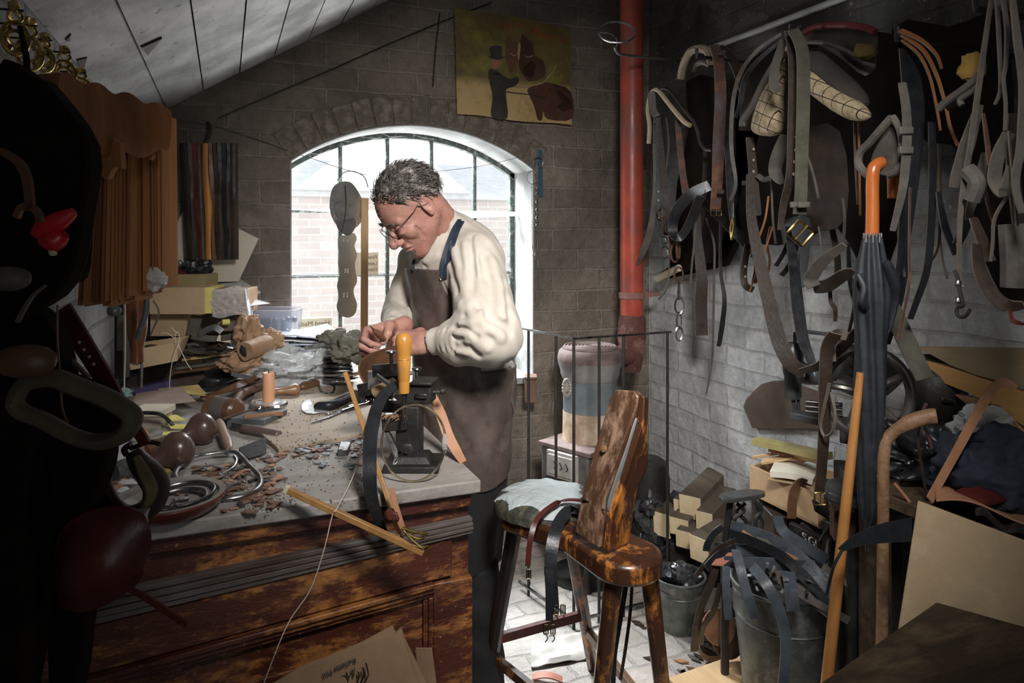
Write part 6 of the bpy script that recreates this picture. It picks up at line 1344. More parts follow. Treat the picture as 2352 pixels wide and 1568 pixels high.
# brown paper bags against the bench front
th_ = thing('paper_bag_bundle', 'folded brown paper bags with black printed horse mark, standing at the bench front', 'paper bag', D(800, 1600, 1.25))
pbp = [D(605, 1585, 1.20), D(700, 1530, 1.235), D(760, 1508, 1.25), D(830, 1478, 1.262), D(899, 1441, 1.275), D(907, 1456, 1.275), D(920, 1443, 1.275), D(1000, 1700, 1.28), D(620, 1800, 1.20)]
M_pb = mat('brown_bag_paper', (.34, .22, .13), (.27, .17, .10), rough=.85, bst=.25, bsc=30)
mb = MB(); mb.prism(pbp, FW*.008); mk('front_bag', mb, M_pb, parent=th_)
mb = MB(); mb.prism([D(922, 1452, 1.29), D(1003, 1620, 1.30), D(960, 1650, 1.29), D(922, 1480, 1.288)], FW*.004); mk('back_bag', mb, M_pb, parent=th_)
for k in range(4): mb = MB(); mb.prism([D(955+k*9, 1488, 1.32+k*.004), D(965+k*9, 1488, 1.32+k*.004), D(990+k*8, 1660, 1.33), D(968+k*8, 1660, 1.33)], FW*.002); mk('folded_sheet', mb, M_pb, parent=th_)
nb_ = (pbp[4]-pbp[0]).normalized(); nrm = nb_.cross(pbp[7]-pbp[4]).normalized(); 
if nrm.dot(FW) > 0: nrm = -nrm
yd = -(nb_.cross(nrm)); yd = yd if yd.z < 0 else -yd
text('lettering', 'Rolletts Mill', .0125, D(816, 1508, 1.248)+nrm*.002, -nb_, yd, M_blackink, th_, th=.0004)
mb = MB(); rb = lambda u, v: D(u, v, 1.245)+nrm*.004
for P_, r_ in (([(757, 1562), (765, 1550), (778, 1548), (770, 1556), (790, 1548), (800, 1560), (790, 1575)], .0013), ([(795, 1540), (802, 1552), (808, 1535), (812, 1550), (814, 1530)], .0016), ([(818, 1570), (824, 1550), (822, 1540)], .003), ([(826, 1570), (836, 1545), (832, 1530)], .003), ([(832, 1570), (845, 1548), (840, 1520)], .003)): mb.tube(cat([rb(u, v) for u, v in P_], 4), r_, 5, flat=.4)
mk('printed_horse', mb, M_blackink, parent=th_)
# ================= HARNESS ON THE RIGHT WALL =================
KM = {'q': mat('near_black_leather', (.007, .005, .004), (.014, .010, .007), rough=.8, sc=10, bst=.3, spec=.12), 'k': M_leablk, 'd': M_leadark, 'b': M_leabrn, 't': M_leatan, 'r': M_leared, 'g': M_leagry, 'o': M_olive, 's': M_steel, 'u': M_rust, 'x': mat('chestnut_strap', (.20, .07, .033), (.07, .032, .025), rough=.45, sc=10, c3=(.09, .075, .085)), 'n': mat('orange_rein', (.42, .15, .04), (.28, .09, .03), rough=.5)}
def S(label, w, X, m_, pts, bk=None, holes=None, name='harness_strap', catg='strap', t=.004, group=None):
    P = [AX(p[0], p[1], p[2] if len(p) > 2 else X) for p in pts]; ws = w if isinstance(w, list) else [w]
    dd = (P[len(P)//2]-CAM).dot(FW); mb = MB(); C_ = cat(P, 6)
    if isinstance(m_, str): m_ = KM[m_]
    mb.strap(C_, [x*dd/F for x in ws], t, side='auto', edge=True); m_ = [m_, M_edge]
    if bk is None and holes is None: return one(name, mb, m_, label, catg, group)
    th_ = thing(name, label, catg, P[-1], group); mk('strap', mb, m_, parent=th_)
    if bk:
        u, v, w_, h_, tl_ = bk; c = AX(u, v, pts[-1][2] if len(pts[-1]) > 2 else X); a = UP*math.cos(tl_)+RT*math.sin(tl_); buckle(th_, c, a, FW.cross(a), w_*dd/F, h_*dd/F, M_brass2, .0042 if w_ > 30 else .002)
    if holes:
        mb = MB()
        for u, v in holes: c = AX(u, v, X)-FW*.004; mb.tube([c+RT*(math.cos(a)*.0025)+UP*(math.sin(a)*.0035) for a in [2*PI*k/8 for k in range(8)]], .0012, 5, closed=True)
        mk('hole', mb, M_cream, parent=th_)
    return th_
M_brass2 = mat('bright_brass', (.85, .62, .25), (.6, .42, .15), rough=.22, metal=1, bst=.05)
M_edge = mat('cut_edge', (.20, .165, .125), (.12, .095, .07), rough=.7, bst=0)
def flap(label, pts, X, m_, th=.006, name='leather_flap', catg='leather piece', parent=None, cv=0):
    P = [AX(p[0], p[1], p[2] if len(p) > 2 else X) for p in pts]; P = cat(P, 3, True) if cv else P; mb = MB(); mb.prism(P, FW*th)
    if parent is not None: return mk(name, mb, KM.get(m_, m_) if isinstance(m_, str) else m_, parent=parent, bevel=.002)
    return one(name, mb, KM[m_] if isinstance(m_, str) else m_, label, catg, bevel=.002)
def hook_at(u, v, X, label):
    mb = MB(); p = AX(u, v, X); mb.tube([V((XR, p.y, p.z)), p, p+UP*.03], .007, 8); return one('wall_peg', mb, M_black, label, 'peg')
S1 = 1.72
for u, v, X, lb in ((1600, 130, 1.62, 'iron peg carrying the driving saddle nearest the red pipe'), (1800, 95, 1.50, 'iron peg carrying the strapped saddle pads'), (2060, 90, 1.50, 'iron peg carrying the orange reins'), (2240, 20, 1.45, 'iron peg carrying the long grey straps at the far right')): hook_at(u, v, X, lb)
# driving saddle nearest the pipe
M_felt = mat('cream_felt', (.50, .42, .28), (.36, .29, .18), rough=.9, sc=20, bst=.4)
ds = thing('driving_saddle', 'black driving saddle with cream felt edge hanging nearest the red pipe', 'saddle', AX(1600, 400, 1.75))
flap('', [(1580, 185), (1610, 170), (1640, 178), (1700, 230), (1760, 260), (1690, 480), (1640, 600), (1540, 640), (1560, 420), (1588, 290)], 1.86, 'q', .04, 'black_skirt', parent=ds)
flap('', [(1570, 440), (1680, 400), (1740, 300), (1700, 560), (1675, 610), (1510, 645), (1508, 632), (1560, 600)], 1.90, 'q', .02, 'rear_skirt', parent=ds)
tp = lambda L, X: [AX(p[0], p[1], p[2] if len(p) > 2 else X) for p in L]
mk('felt_edge', rope(tp([(1490, 330), (1492, 290), (1488, 250), (1495, 215), (1510, 207), (1530, 230), (1550, 255), (1570, 278), (1585, 288)], 1.70), .0095), M_felt, parent=ds)
mk('leather_edge', rope(tp([(1515, 205), (1535, 205), (1560, 235), (1580, 262), (1594, 280), (1602, 300), (1608, 325), (1620, 342), (1636, 345)], 1.70), .007), M_leadark, parent=ds)
mk('pommel', rope(tp([(1563, 182), (1570, 150), (1585, 120), (1605, 112), (1625, 118), (1634, 145)], 1.70), .016), mat('cream_brown', (.35, .28, .20), (.12, .09, .07), rough=.7), parent=ds)
mk('pommel_bar', rope(tp([(1595, 165), (1600, 148), (1615, 143), (1632, 150)], 1.74), .012), M_leagry, parent=ds)
flap('', [(1488, 215), (1504, 212), (1508, 250), (1516, 262), (1500, 268), (1492, 245)], 1.69, 'g', .012, 'tab', parent=ds, cv=1)
S('dusky olive and chestnut strap hanging in front of the first saddle', [22, 26, 26, 24], 1.62, 'x', [(1640, 103), (1652, 150), (1655, 230), (1650, 330), (1648, 400), (1643, 484)], bk=(1645, 488, 24, 14, 0))
S('black strap falling behind the first saddle at right', [10, 30, 30], 1.78, 'd', [(1655, 105), (1690, 150), (1715, 220), (1712, 300)])
for a in (
 ('thin black strap hanging straight down left of the chestnut piece', 12, 1.70, 'k', [(1507, 262), (1506, 350), (1512, 450), (1513, 545)], None, [(1512, 440), (1512, 460), (1513, 480), (1513, 500)]),
 ('grey-edged strap ending in a pale point in front of the red pipe', [5, 7, 14, 16, 6], 1.68, 'g', [(1502, 330), (1503, 440), (1495, 520), (1480, 570), (1463, 608)]),
 ('olive strap with white-edged hanging end by the first saddle', [8, 16, 18], 1.72, 'd', [(1512, 262), (1520, 360), (1532, 460), (1528, 540)]),
 ('tan strap glowing between the first saddle straps', [12, 14, 15, 18], 1.72, 'x', [(1556, 275), (1562, 340), (1570, 410), (1578, 455)]),
 ('wide loop of black strap with pale edge, left of centre', [22, 26, 22, 18, 20], 1.66, 'k', [(1630, 425), (1585, 448), (1552, 490), (1545, 530), (1560, 545), (1580, 520), (1610, 450)]),
 ('black strap hanging lowest with a square end by the white wall', [14, 20, 26, 28, 28], 1.74, 'd', [(1600, 440), (1602, 540), (1612, 640), (1610, 700), (1612, 770)]),
 ('grey lace hanging down the white wall, the longest there', [4, 5, 5, 5, 3], 1.78, 'g', [(1622, 500), (1640, 560), (1640, 640), (1638, 760), (1635, 830), (1622, 905)]),
 ('black cord with a split end hanging on the white wall', [5, 8, 12, 9], 1.72, 'k', [(1655, 510), (1655, 620), (1664, 690), (1655, 770), (1650, 795)]),
 ('slim brown lace pair beside the chain', 4, 1.72, 'g', [(1600, 455), (1596, 540), (1590, 600), (1586, 650)]),
 ('thin dark lace curling under the drooping strap', 3, 1.74, 'g', [(1545, 500), (1538, 600), (1532, 660), (1512, 688)]),
 ('pale-edged long strap arching left of the checked pad', [7, 9, 9, 6], 1.50, 'g', [(1800, 75), (1740, 115), (1700, 170), (1683, 240), (1680, 340), (1690, 420), (1678, 460)]),
 ('second black strap arching inside the first beside the checked pad', [9, 10, 12, 6], 1.52, 'k', [(1792, 95), (1745, 135), (1712, 180), (1700, 240), (1690, 270)]),
 ('brown strap with punched holes hanging under the checked pad', [18, 20, 20, 14], 1.60, 'd', [(1722, 315), (1730, 400), (1738, 480), (1740, 495)], None, [(1730, 343), (1730, 368), (1730, 394)]),
 ('long wide dark strap looping down to the sewing machine head', [16, 24, 30, 34, 34, 26], 1.52, 'd', [(1722, 400), (1726, 500), (1745, 600), (1768, 700), (1792, 790), (1820, 838), (1850, 852)]),
 ('second long black strap dropping to the sewing machine', [10, 24, 28, 26, 18], 1.54, 'k', [(1808, 520), (1822, 600), (1832, 700), (1845, 780), (1866, 835)]),
 ('dark strap sweeping up from the sewing machine to the umbrella', [14, 22, 26, 22], 1.46, 'd', [(1838, 852), (1880, 840), (1930, 800), (1978, 752)]),
 ('curved wide grey strap end beside the bright buckle strap', [30, 32, 28, 12], 1.54, 'g', [(1808, 312), (1790, 350), (1780, 390), (1788, 410), (1798, 420)]),
 ('pale half loop of strap under the curved grey one', 12, 1.60, 'g', [(1740, 402), (1755, 412), (1772, 408)]),
 ('black strap with pale edge in front of the checked pad', [20, 22, 20, 18, 12], 1.44, 'd', [(1812, 70), (1822, 150), (1820, 280), (1815, 400), (1800, 470), (1792, 528)], None, [(1827, 315), (1826, 345), (1824, 372), (1822, 400)]),
 ('broad olive strap with the big square brass buckle', [26, 30, 30, 28, 30], 1.42, 'o', [(1822, 68), (1843, 120), (1845, 230), (1842, 340), (1840, 440), (1836, 492)], (1838, 535, 46, 42, .72)),
 ('short grey folded strap with holes hung over the checked pad', [16, 18, 22, 20], 1.46, 'g', [(1800, 90), (1794, 110), (1780, 155), (1778, 195), (1790, 210)]),
 ('grey strap ring hanging right of the broad olive strap', [14, 28, 34, 30], 1.52, 'g', [(1940, 562), (1890, 600), (1862, 640), (1870, 658)]),
 ('black strap closing under the grey ring strap', [28, 34, 30, 12], 1.55, 'd', [(1868, 660), (1900, 655), (1940, 630), (1960, 620)]),
 ('knotted brown thong dangling under the grey ring strap', [6, 9, 10, 8], 1.60, 'd', [(1905, 640), (1908, 690), (1918, 710), (1918, 738)]),
 ('thin tan lace behind the harness, left of the umbrella', 4, 1.60, 'x', [(1962, 280), (1965, 380), (1970, 470)]),
 ('second thin tan lace behind the harness by the umbrella', 4, 1.62, 'n', [(1972, 280), (1974, 400), (1976, 495)]),
 ('dark brown lace hanging low left of the umbrella', [5, 7, 7, 5], 1.58, 'd', [(1960, 640), (1962, 700), (1950, 760), (1940, 800)]),
 ('broad brown strap hanging in front of the sewing machine, nearly to the crate', [30, 30, 28, 26, 24, 24], 1.36, 'd', [(1918, 765), (1900, 800), (1895, 880), (1893, 980), (1888, 1060), (1882, 1130)], (1884, 1145, 26, 28, 0)),
 ('strap folded over behind the sweeping strap', [30, 34, 20], 1.40, 'g', [(1905, 830), (1905, 790), (1925, 768), (1945, 772)]),
 ('slim brown lace loop hanging at the handwheel', 6, 1.34, 'g', [(1905, 880), (1892, 940), (1885, 980), (1895, 1002), (1912, 990), (1918, 950), (1908, 900)]),
 ('first orange rein arching over at the right', [14, 8, 5], 1.48, 'n', [(2068, 70), (2115, 92), (2150, 125), (2163, 158)]),
 ('second orange rein running down the right of the harness', [12, 8, 6, 6], 1.48, 'n', [(2072, 80), (2120, 115), (2150, 170), (2170, 235), (2182, 290), (2200, 335)]),
 ('third orange rein nearest the umbrella side', [8, 6, 5, 4], 1.48, 'n', [(2072, 92), (2110, 125), (2135, 175), (2150, 240), (2160, 300)]),
 ('long straight black strap slanting to a cut end on the white wall', [16, 17, 18, 16, 14], 1.52, 'k', [(2140, 280), (2142, 400), (2138, 520), (2128, 620), (2105, 690), (2090, 732)]),
 ('thin tan lace hanging right of the umbrella', [4, 5, 5, 4], 1.42, 'x', [(2090, 430), (2088, 560), (2088, 650), (2075, 720), (2062, 780)]),
 ('black strap bundle dropping behind the umbrella handle', [40, 50, 44, 26, 10], 1.50, 'k', [(2085, 110), (2098, 250), (2090, 400), (2075, 560), (2060, 640)]),
 ('grey strap with metal keepers hanging above the umbrella', [18, 20, 20, 12], 1.36, 'g', [(2072, 190), (2082, 260), (2082, 350), (2072, 440), (2050, 530)]),
 ('curved black strap at the foot of the right harness', [10, 18, 14], 1.50, 'k', [(2155, 440), (2170, 520), (2195, 585)]),
 ('thin brown lace end pointing down right of the black strap', 3, 1.55, 'g', [(2158, 540), (2166, 600), (2176, 640)]),
 ('long pale strap running from the top edge to the iron hook', [8, 12, 12, 9, 5], 1.30, 'g', [(2278, -10), (2262, 100), (2245, 220), (2228, 340), (2210, 450), (2203, 560), (2205, 640), (2212, 660)]),
 ('broad grey blade-shaped strap behind the long pale strap', [16, 34, 30, 20], 1.36, 'g', [(2250, 240), (2222, 330), (2200, 400), (2190, 430)]),
 ('paired grey thongs hanging from the top edge', [10, 8, 5], 1.30, 'g', [(2290, -10), (2295, 100), (2298, 200), (2285, 240)]),
 ('knotted grey thong hanging from the top edge', [10, 8, 7, 6], 1.28, 'g', [(2302, -10), (2312, 60), (2310, 150), (2305, 180), (2310, 240), (2308, 300)]),
 ('widest grey strap at the right edge of the harness', [12, 18, 20, 18, 14], 1.22, 'g', [(2325, -10), (2335, 80), (2350, 200), (2345, 330), (2332, 420), (2348, 490)]),
 ('looped grey girth strap with stitched lining at the right edge', [26, 30, 36, 30], 1.26, 'g', [(2318, 305), (2295, 350), (2285, 410), (2310, 440), (2328, 380)]),
 ('wide black strap curving in a big loop at the lower right', [22, 30, 34, 30, 16], 1.28, 'd', [(2242, 560), (2250, 620), (2275, 670), (2310, 700), (2352, 700)]),
 ('thin grey thong knotted over the black loop', [6, 6, 5], 1.27, 'g', [(2320, 440), (2285, 500), (2280, 560), (2275, 600)]),
 ('padded brown strap with stitched edge at the right', [18, 26, 24], 1.30, 'd', [(2235, 500), (2255, 550), (2275, 600)]),
 ('dark strap bundle falling behind the long pale strap', [22, 30, 26, 20], 1.42, 'd', [(2245, 380), (2232, 440), (2215, 520), (2198, 560)]),
 ('chestnut strip glinting between the far right straps', [6, 10, 8], 1.34, 'x', [(2258, 260), (2268, 330), (2272, 380)]),
 ('thin brown strip slanting across the far right straps', [5, 8, 6], 1.32, 'x', [(2255, 400), (2270, 470), (2285, 520)]),
 ('black strap fringe end beside the tan lace tangle', 10, 1.58, 'k', [(1815, 540), (1800, 580), (1782, 610)]),
 ('second black strap fringe end by the tan lace tangle', 12, 1.58, 'k', [(1830, 560), (1815, 605), (1795, 632)]),
 ('small dark looped strap with eyelets low by the white wall', [14, 16, 14], 1.62, 'd', [(1718, 560), (1708, 620), (1712, 655), (1730, 665)], None, [(1711, 612), (1711, 635)]),
 ('brown strap curling behind the small looped strap', 12, 1.64, 'b', [(1728, 570), (1738, 610), (1732, 650)]),
 ('thin tan lace tangle knotted between the saddles', 4, 1.60, 'n', [(1765, 450), (1758, 500), (1745, 540), (1725, 590)]),
 ('light tan lace end crossing the long dark strap', 3, 1.58, 'n', [(1775, 520), (1755, 580), (1722, 668)]),
 ('long thin grey lace right of the tan tangle', 4, 1.58, 'g', [(1772, 410), (1775, 500), (1782, 560)]),
 ('dark strap across the saddle with pale loop behind', [18, 22, 20], 1.80, 'd', [(1610, 455), (1650, 495), (1700, 545), (1730, 580)]),
): S(a[0], a[1], a[2], a[3], a[4], *(a[5:] if len(a) > 5 else ()))
# black mass of skirts and padding behind the straps
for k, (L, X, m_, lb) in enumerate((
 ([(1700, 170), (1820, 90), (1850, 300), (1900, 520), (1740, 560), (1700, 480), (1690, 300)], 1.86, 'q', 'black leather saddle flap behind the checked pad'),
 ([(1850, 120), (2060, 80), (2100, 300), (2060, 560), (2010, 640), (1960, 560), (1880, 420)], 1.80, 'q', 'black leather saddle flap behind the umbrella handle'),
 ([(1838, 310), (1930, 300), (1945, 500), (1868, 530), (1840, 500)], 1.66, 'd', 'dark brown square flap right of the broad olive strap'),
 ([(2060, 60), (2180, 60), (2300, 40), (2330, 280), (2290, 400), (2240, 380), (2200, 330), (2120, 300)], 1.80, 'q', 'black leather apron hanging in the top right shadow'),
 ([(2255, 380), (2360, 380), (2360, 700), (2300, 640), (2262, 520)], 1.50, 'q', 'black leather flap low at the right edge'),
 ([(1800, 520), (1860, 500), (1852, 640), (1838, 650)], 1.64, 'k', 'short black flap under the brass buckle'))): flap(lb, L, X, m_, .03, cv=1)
S('white-stitched tab on the dark square flap', 5, 1.60, 'g', [(1855, 360), (1868, 400), (1880, 455)])
# checked wool saddle pads
def checkmat():
    m, t, b = nt('checked_wool'); g = N(t, 'NewGeometry').outputs['Position']; br = N(t, 'TexBrick'); mp = N(t, 'Mapping'); mp.inputs['Rotation'].default_value = (.5, 1.2, .9); t.links.new(g, mp.inputs[0]); t.links.new(mp.outputs[0], br.inputs['Vector']); br.offset = 0
    for k, v in (('Scale', 1), ('Brick Width', .035), ('Row Height', .035), ('Mortar Size', .0013)): br.inputs[k].default_value = v
    br.inputs['Color1'].default_value = (.52, .42, .27, 1); br.inputs['Color2'].default_value = (.46, .36, .22, 1); br.inputs['Mortar'].default_value = (.03, .022, .018, 1)
    c = mix(t, ramp(t, nz(t, g, 40, 5, .7), [(.5, 0.), (.66, .7)]), br.outputs['Color'], (.10, .075, .05)); t.links.new(c, b.inputs['Base Color']); b.inputs['Roughness'].default_value = .95; bump(t, b, nz(t, g, 60, 4), .6, .006); return m
M_chk = checkmat()
pd_ = thing('saddle_pad', 'bell-shaped cream checked wool saddle pad hanging under grey straps', 'saddle pad', AX(1760, 320, 1.58))
mb = MB(); mb.tube(cat(tp([(1805, 105), (1790, 170), (1772, 230), (1762, 285), (1758, 312)], 1.58), 5), [.012]*4+[.03, .036, .042, .048, .054, .060, .066, .072, .076, .080, .082, .083, .083, .080, .07, .055, .03], 22, flat=.5, hint=RT); mk('pad', mb, M_chk, parent=pd_)
mk('dark_side', rope(tp([(1800, 120), (1760, 180), (1730, 240), (1708, 275), (1706, 290)], 1.56), .012), M_leagry, parent=pd_)
pd2 = thing('saddle_pad', 'long cream checked wool saddle pad slanting right of the olive strap', 'saddle pad', AX(1940, 260, 1.54))
mb = MB(); mb.tube(cat(tp([(1858, 165), (1880, 190), (1920, 225), (1965, 255), (1998, 268)], 1.54), 5), [.010, .024, .032, .037, .041, .042, .042, .041, .040, .039, .038, .038, .037, .036, .034, .032, .028, .024, .018, .012, .004], 18, flat=.8); mk('pad', mb, M_chk, parent=pd2)
mb = MB(); mb.tube(cat(tp([(1858, 125), (1890, 160), (1940, 200), (1990, 240)], 1.56), 5), [.01, .045, .05, .05, .048, .045, .04, .03, .01], 14, flat=.6); mk('dark_top', mb, mat('felt_dark', (.07, .058, .05), (.04, .033, .03), rough=.95), parent=pd2)
sd3 = thing('riding_saddle', 'oxblood-edged saddle seat high on the right wall', 'saddle', AX(1940, 120, 1.62))
mk('cantle_edge', rope(tp([(1848, 74), (1880, 60), (1930, 58), (1980, 62), (2010, 74)], 1.60), .010), mat('crimson_leather', (.20, .018, .025), (.10, .010, .014), rough=.6), parent=sd3)
flap('', [(1848, 78), (1900, 66), (2005, 72), (2015, 110), (2000, 170), (1930, 120), (1858, 95)], 1.62, 'd', .03, 'seat_leather', parent=sd3, cv=1)
mk('welt', rope(tp([(1855, 97), (1900, 100), (1950, 120), (1980, 142), (2008, 152)], 1.58), .006), M_leagry, parent=sd3)
mb = MB(); mb.rock(AX(1990, 118, 1.57), .030, 3, (1.2, .6, .7)); mk('worn_patch', mb, mat('mustard_felt', (.12, .085, .02), (.08, .055, .015), rough=.9), parent=sd3)
# iron: stirrup, chain, rings, hooks
th_ = thing('stirrup', 'large black iron stirrup hanging just above the umbrella handle', 'stirrup', AX(2020, 400, 1.38))
mk('bow', rope(tp([(2048, 270), (2030, 290), (2000, 325), (1976, 350), (1972, 375), (1990, 400), (2010, 408)], 1.38), .0095), M_leagry, parent=th_)
flap('', [(2045, 290), (2058, 310), (2062, 360), (2050, 395), (2030, 402), (2015, 385), (2005, 365), (2020, 330)], 1.40, 'g', .01, 'tread', parent=th_, cv=1)
mk('far_side', rope(tp([(2050, 268), (2068, 300), (2072, 350), (2060, 390), (2040, 402)], 1.38), .008), M_leagry, parent=th_)
ch_ = thing('chain', 'rusty long-linked iron chain hanging against the white wall', 'chain', AX(1560, 780, 1.72))
for k, (u, v, w_, h_, m_) in enumerate(((1545, 545, 8, 34, 'u'), (1550, 580, 9, 40, 'u'), (1558, 575, 5, 34, 'u'), (1559, 632, 10, 34, 'u'), (1559, 668, 3, 34, 's'), (1560, 702, 10, 34, 's'), (1559, 736, 6, 34, 's'), (1560, 766, 8, 30, 's'))):
    c = AX(u, v, 1.70); q = 2.85/F; mb = MB(); mb.tube([c+RT*(math.cos(a)*w_*q)+FW*(math.cos(a)*(10-w_)*q)+UP*(math.sin(a)*h_*q*.55) for a in [2*PI*k_/16 for k_ in range(16)]], .0042, 7, closed=True); mk('link', mb, KM[m_], parent=ch_)
for u, v, r_, lb in ((1520, 488, 13, 'upper rusty ring beside the chain'), (1538, 525, 12, 'rusty ring low at the chain top'), (1524, 552, 9, 'small steel ring left of the chain'), (1526, 580, 14, 'larger steel ring left of the chain, lowest of the rings')):
    c = AX(u, v, 1.69); q = 2.8/F; mb = MB(); mb.tube([c+RT*(math.cos(a)*r_*q*.8)+FW*(math.cos(a)*r_*q*.5)+UP*(math.sin(a)*r_*q) for a in [2*PI*k_/18 for k_ in range(18)]], .0034, 7, closed=True); one('harness_ring', mb, M_rust if 'rusty' in lb else M_steel, lb, 'ring')
mb = MB(); mb.tube(tp([(1510, 640), (1560, 615)], 1.84), [.018, .016], 12); one('wooden_roller', mb, M_cream, 'short pale round wooden end sticking out under the first saddle', 'roller')
for P_, lb in (((1683, 500, 1680, 550), 'brass snap clip hanging beside the chestnut strap'), ((1832, 620, 1832, 650), 'small brass tongue under the square buckle')):
    th_ = thing('snap_clip', lb, 'clip', AX(P_[2], P_[3], 1.6)); mk('clip', rope(tp([(P_[0], P_[1]), (P_[0]-6, (P_[1]+P_[3])/2), (P_[2], P_[3]), (P_[2]+4, (P_[1]+P_[3])/2), (P_[0], P_[1])], 1.60), .003), M_brass2, parent=th_); mk('shank', rope(tp([(P_[0], P_[1]), (P_[0], P_[1]-36)], 1.60), .006), M_steel, parent=th_)
th_ = thing('iron_hook', 'black iron hook at the end of the long pale strap', 'hook', AX(2212, 700, 1.28)); mk('hook', rope(tp([(2192, 620), (2200, 640), (2203, 660), (2212, 700), (2200, 705), (2198, 720), (2206, 728), (2218, 725), (2228, 710)], 1.28), .0035), M_black, parent=th_)
for v in (650, 690): mb = MB(); mb.rock(AX(2200, v, 1.28), .007, 1, n=5, amp=.1); mk('collar', mb, M_steel, parent=th_)
mb = MB(); mb.rock(AX(2232, 155, 1.42), .030, 8, (1.1, .6, 1.0), amp=.5); one('yellow_block', mb, mat('ochre_lump', (.42, .26, .06), (.3, .18, .04), rough=.8), 'ochre lump of wax in the dark at the upper right', 'wax block')
for L, lb, r_ in (([(2156, 250), (2175, 232), (2220, 200), (2250, 175)], 'grey curved iron hames bar in the upper right dark', .008), ([(2210, 242), (2206, 228), (2235, 208), (2248, 195)], 'shorter hooked iron bar under the hames bar', .006)): one('hames_bar', rope(tp(L, 1.36), r_), M_leagry, lb, 'bar')
S('black strap tail hanging below the hames bar', [24, 16], 1.38, 'd', [(2170, 245), (2205, 225), (2240, 195)])
for L, w_, lb in (([(2325, 515), (2330, 600), (2330, 660)], .022, 'grey metal breastplate bar at the lower right'), ([(2222, 390), (2245, 420), (2232, 460)], .016, 'brown twisted leather end among the far right straps')): one('harness_bar', rope(tp(L, 1.30), w_), M_leagry, lb, 'bar')

# ================= UMBRELLA AND STICKS =================
um = thing('umbrella', 'furled dark grey umbrella with orange wooden crook hanging in front of the harness', 'umbrella', D(1990, 1240, 1.62))
du = 1.62; M_umb = mat('umbrella_cloth', (.026, .030, .038), (.014, .016, .020), rough=.55, sc=16, bst=.2)
mb = MB(); prof = [(5, 1235), (9, 1200), (15, 1190), (21, 1150), (26, 1050), (31, 950), (33, 880), (31, 800), (33, 740), (37, 690), (35, 640), (30, 600), (24, 565), (20, 545), (15, 540)]
def uwob(a, h): return 1.10-.26*abs(math.sin(a*4+h*7))**1.5
q = du/F; um0 = D(1992, 1235, du); axu = (D(2004, 540, du)-um0); L_ = axu.length
mb.lathe([(r_*q, (1235-v)*q) for r_, v in prof], um0, axu, 96, wob=uwob); mk('canopy', mb, M_umb, parent=um)
mk('cloth_fold', rope([D(1972, 630, du-.03), D(1985, 660, du-.04), D(1980, 690, du-.04), D(1988, 705, du-.03)], .008), M_umb, parent=um)
mb = MB(); mb.tube(cat([D(2030, 600, du-.02), D(2048, 640, du-.02), D(2050, 690, du), D(2040, 760, du)], 5), [.02, .028, .022, .008], 12, flat=.5); mk('loose_cloth', mb, M_umb, parent=um)
mb = MB()
for k in range(9): a = PI+PI*k/8; c = D(2003, 545, du)+RT*(math.cos(a)*.019)+FW*(math.sin(a)*.019); mb.tube([c+UP*.010, c-UP*.012], .0022, 6)
mk('rib_tips', mb, M_bright, parent=um)
mb = MB(); M_or = mat('orange_wood', (.60, .17, .03), (.42, .10, .02), rough=.3, coat=.5, sc=20, st=(1, 1, .15))
P_ = cat([D(2003, 540, du), D(2004, 480, du), D(2004, 420, du), D(2008, 385, du), (D(2030, 372, du)+D(2026, 374, du+.02))/2, D(2048, 385, du+.07), D(2050, 410, du+.09), D(2050, 455, du+.09)], 5); mb.tube(P_, [.0150, .0145, .0145, .0145, .014, .013, .012], 16); mk('handle', mb, M_or, parent=um)
mk('ferrule', rope([um0, um0-UP*.03], .005), M_steel, parent=um)
mb = MB(); a, b_ = D(1905, 1512, 1.52), D(1976, 855, 1.58); bt = a+(a-b_)*((a.z)/(b_.z-a.z)); mb.tube(cat([bt, a, a.lerp(b_, .5), b_], 4), [.0125, .0125, .0125, .011, .008], 14); one('walking_stick', mb, mat('honey_stick', (.48, .22, .065), (.36, .15, .04), rough=.35, coat=.3, sc=7), 'straight honey-brown varnished stick leaning beside the umbrella', 'stick')
mb = MB(); a = D(2026, 1450, 1.62); b_ = D(2036, 1040, 1.60); bt = a+(a-b_)*(a.z/(b_.z-a.z)); mb.tube(cat([bt, a, D(2028, 1200, 1.60), D(2030, 1040, 1.60), D(2045, 1000, 1.60), D(2085, 972, 1.58), D(2125, 958, 1.57), D(2152, 956, 1.56)], 6), [.013]*8+[.0135]*8+[.015, .0165, .017, .017, .017, .017, .018, .018, .017], 14); one('crook_stick', mb, mat('bark_stick', (.34, .20, .115), (.22, .12, .06), rough=.55, sc=10, bst=.7, bsc=25, c3=(.42, .27, .17), bd=.008), 'knotty brown stick with a bent handle right of the umbrella', 'stick')

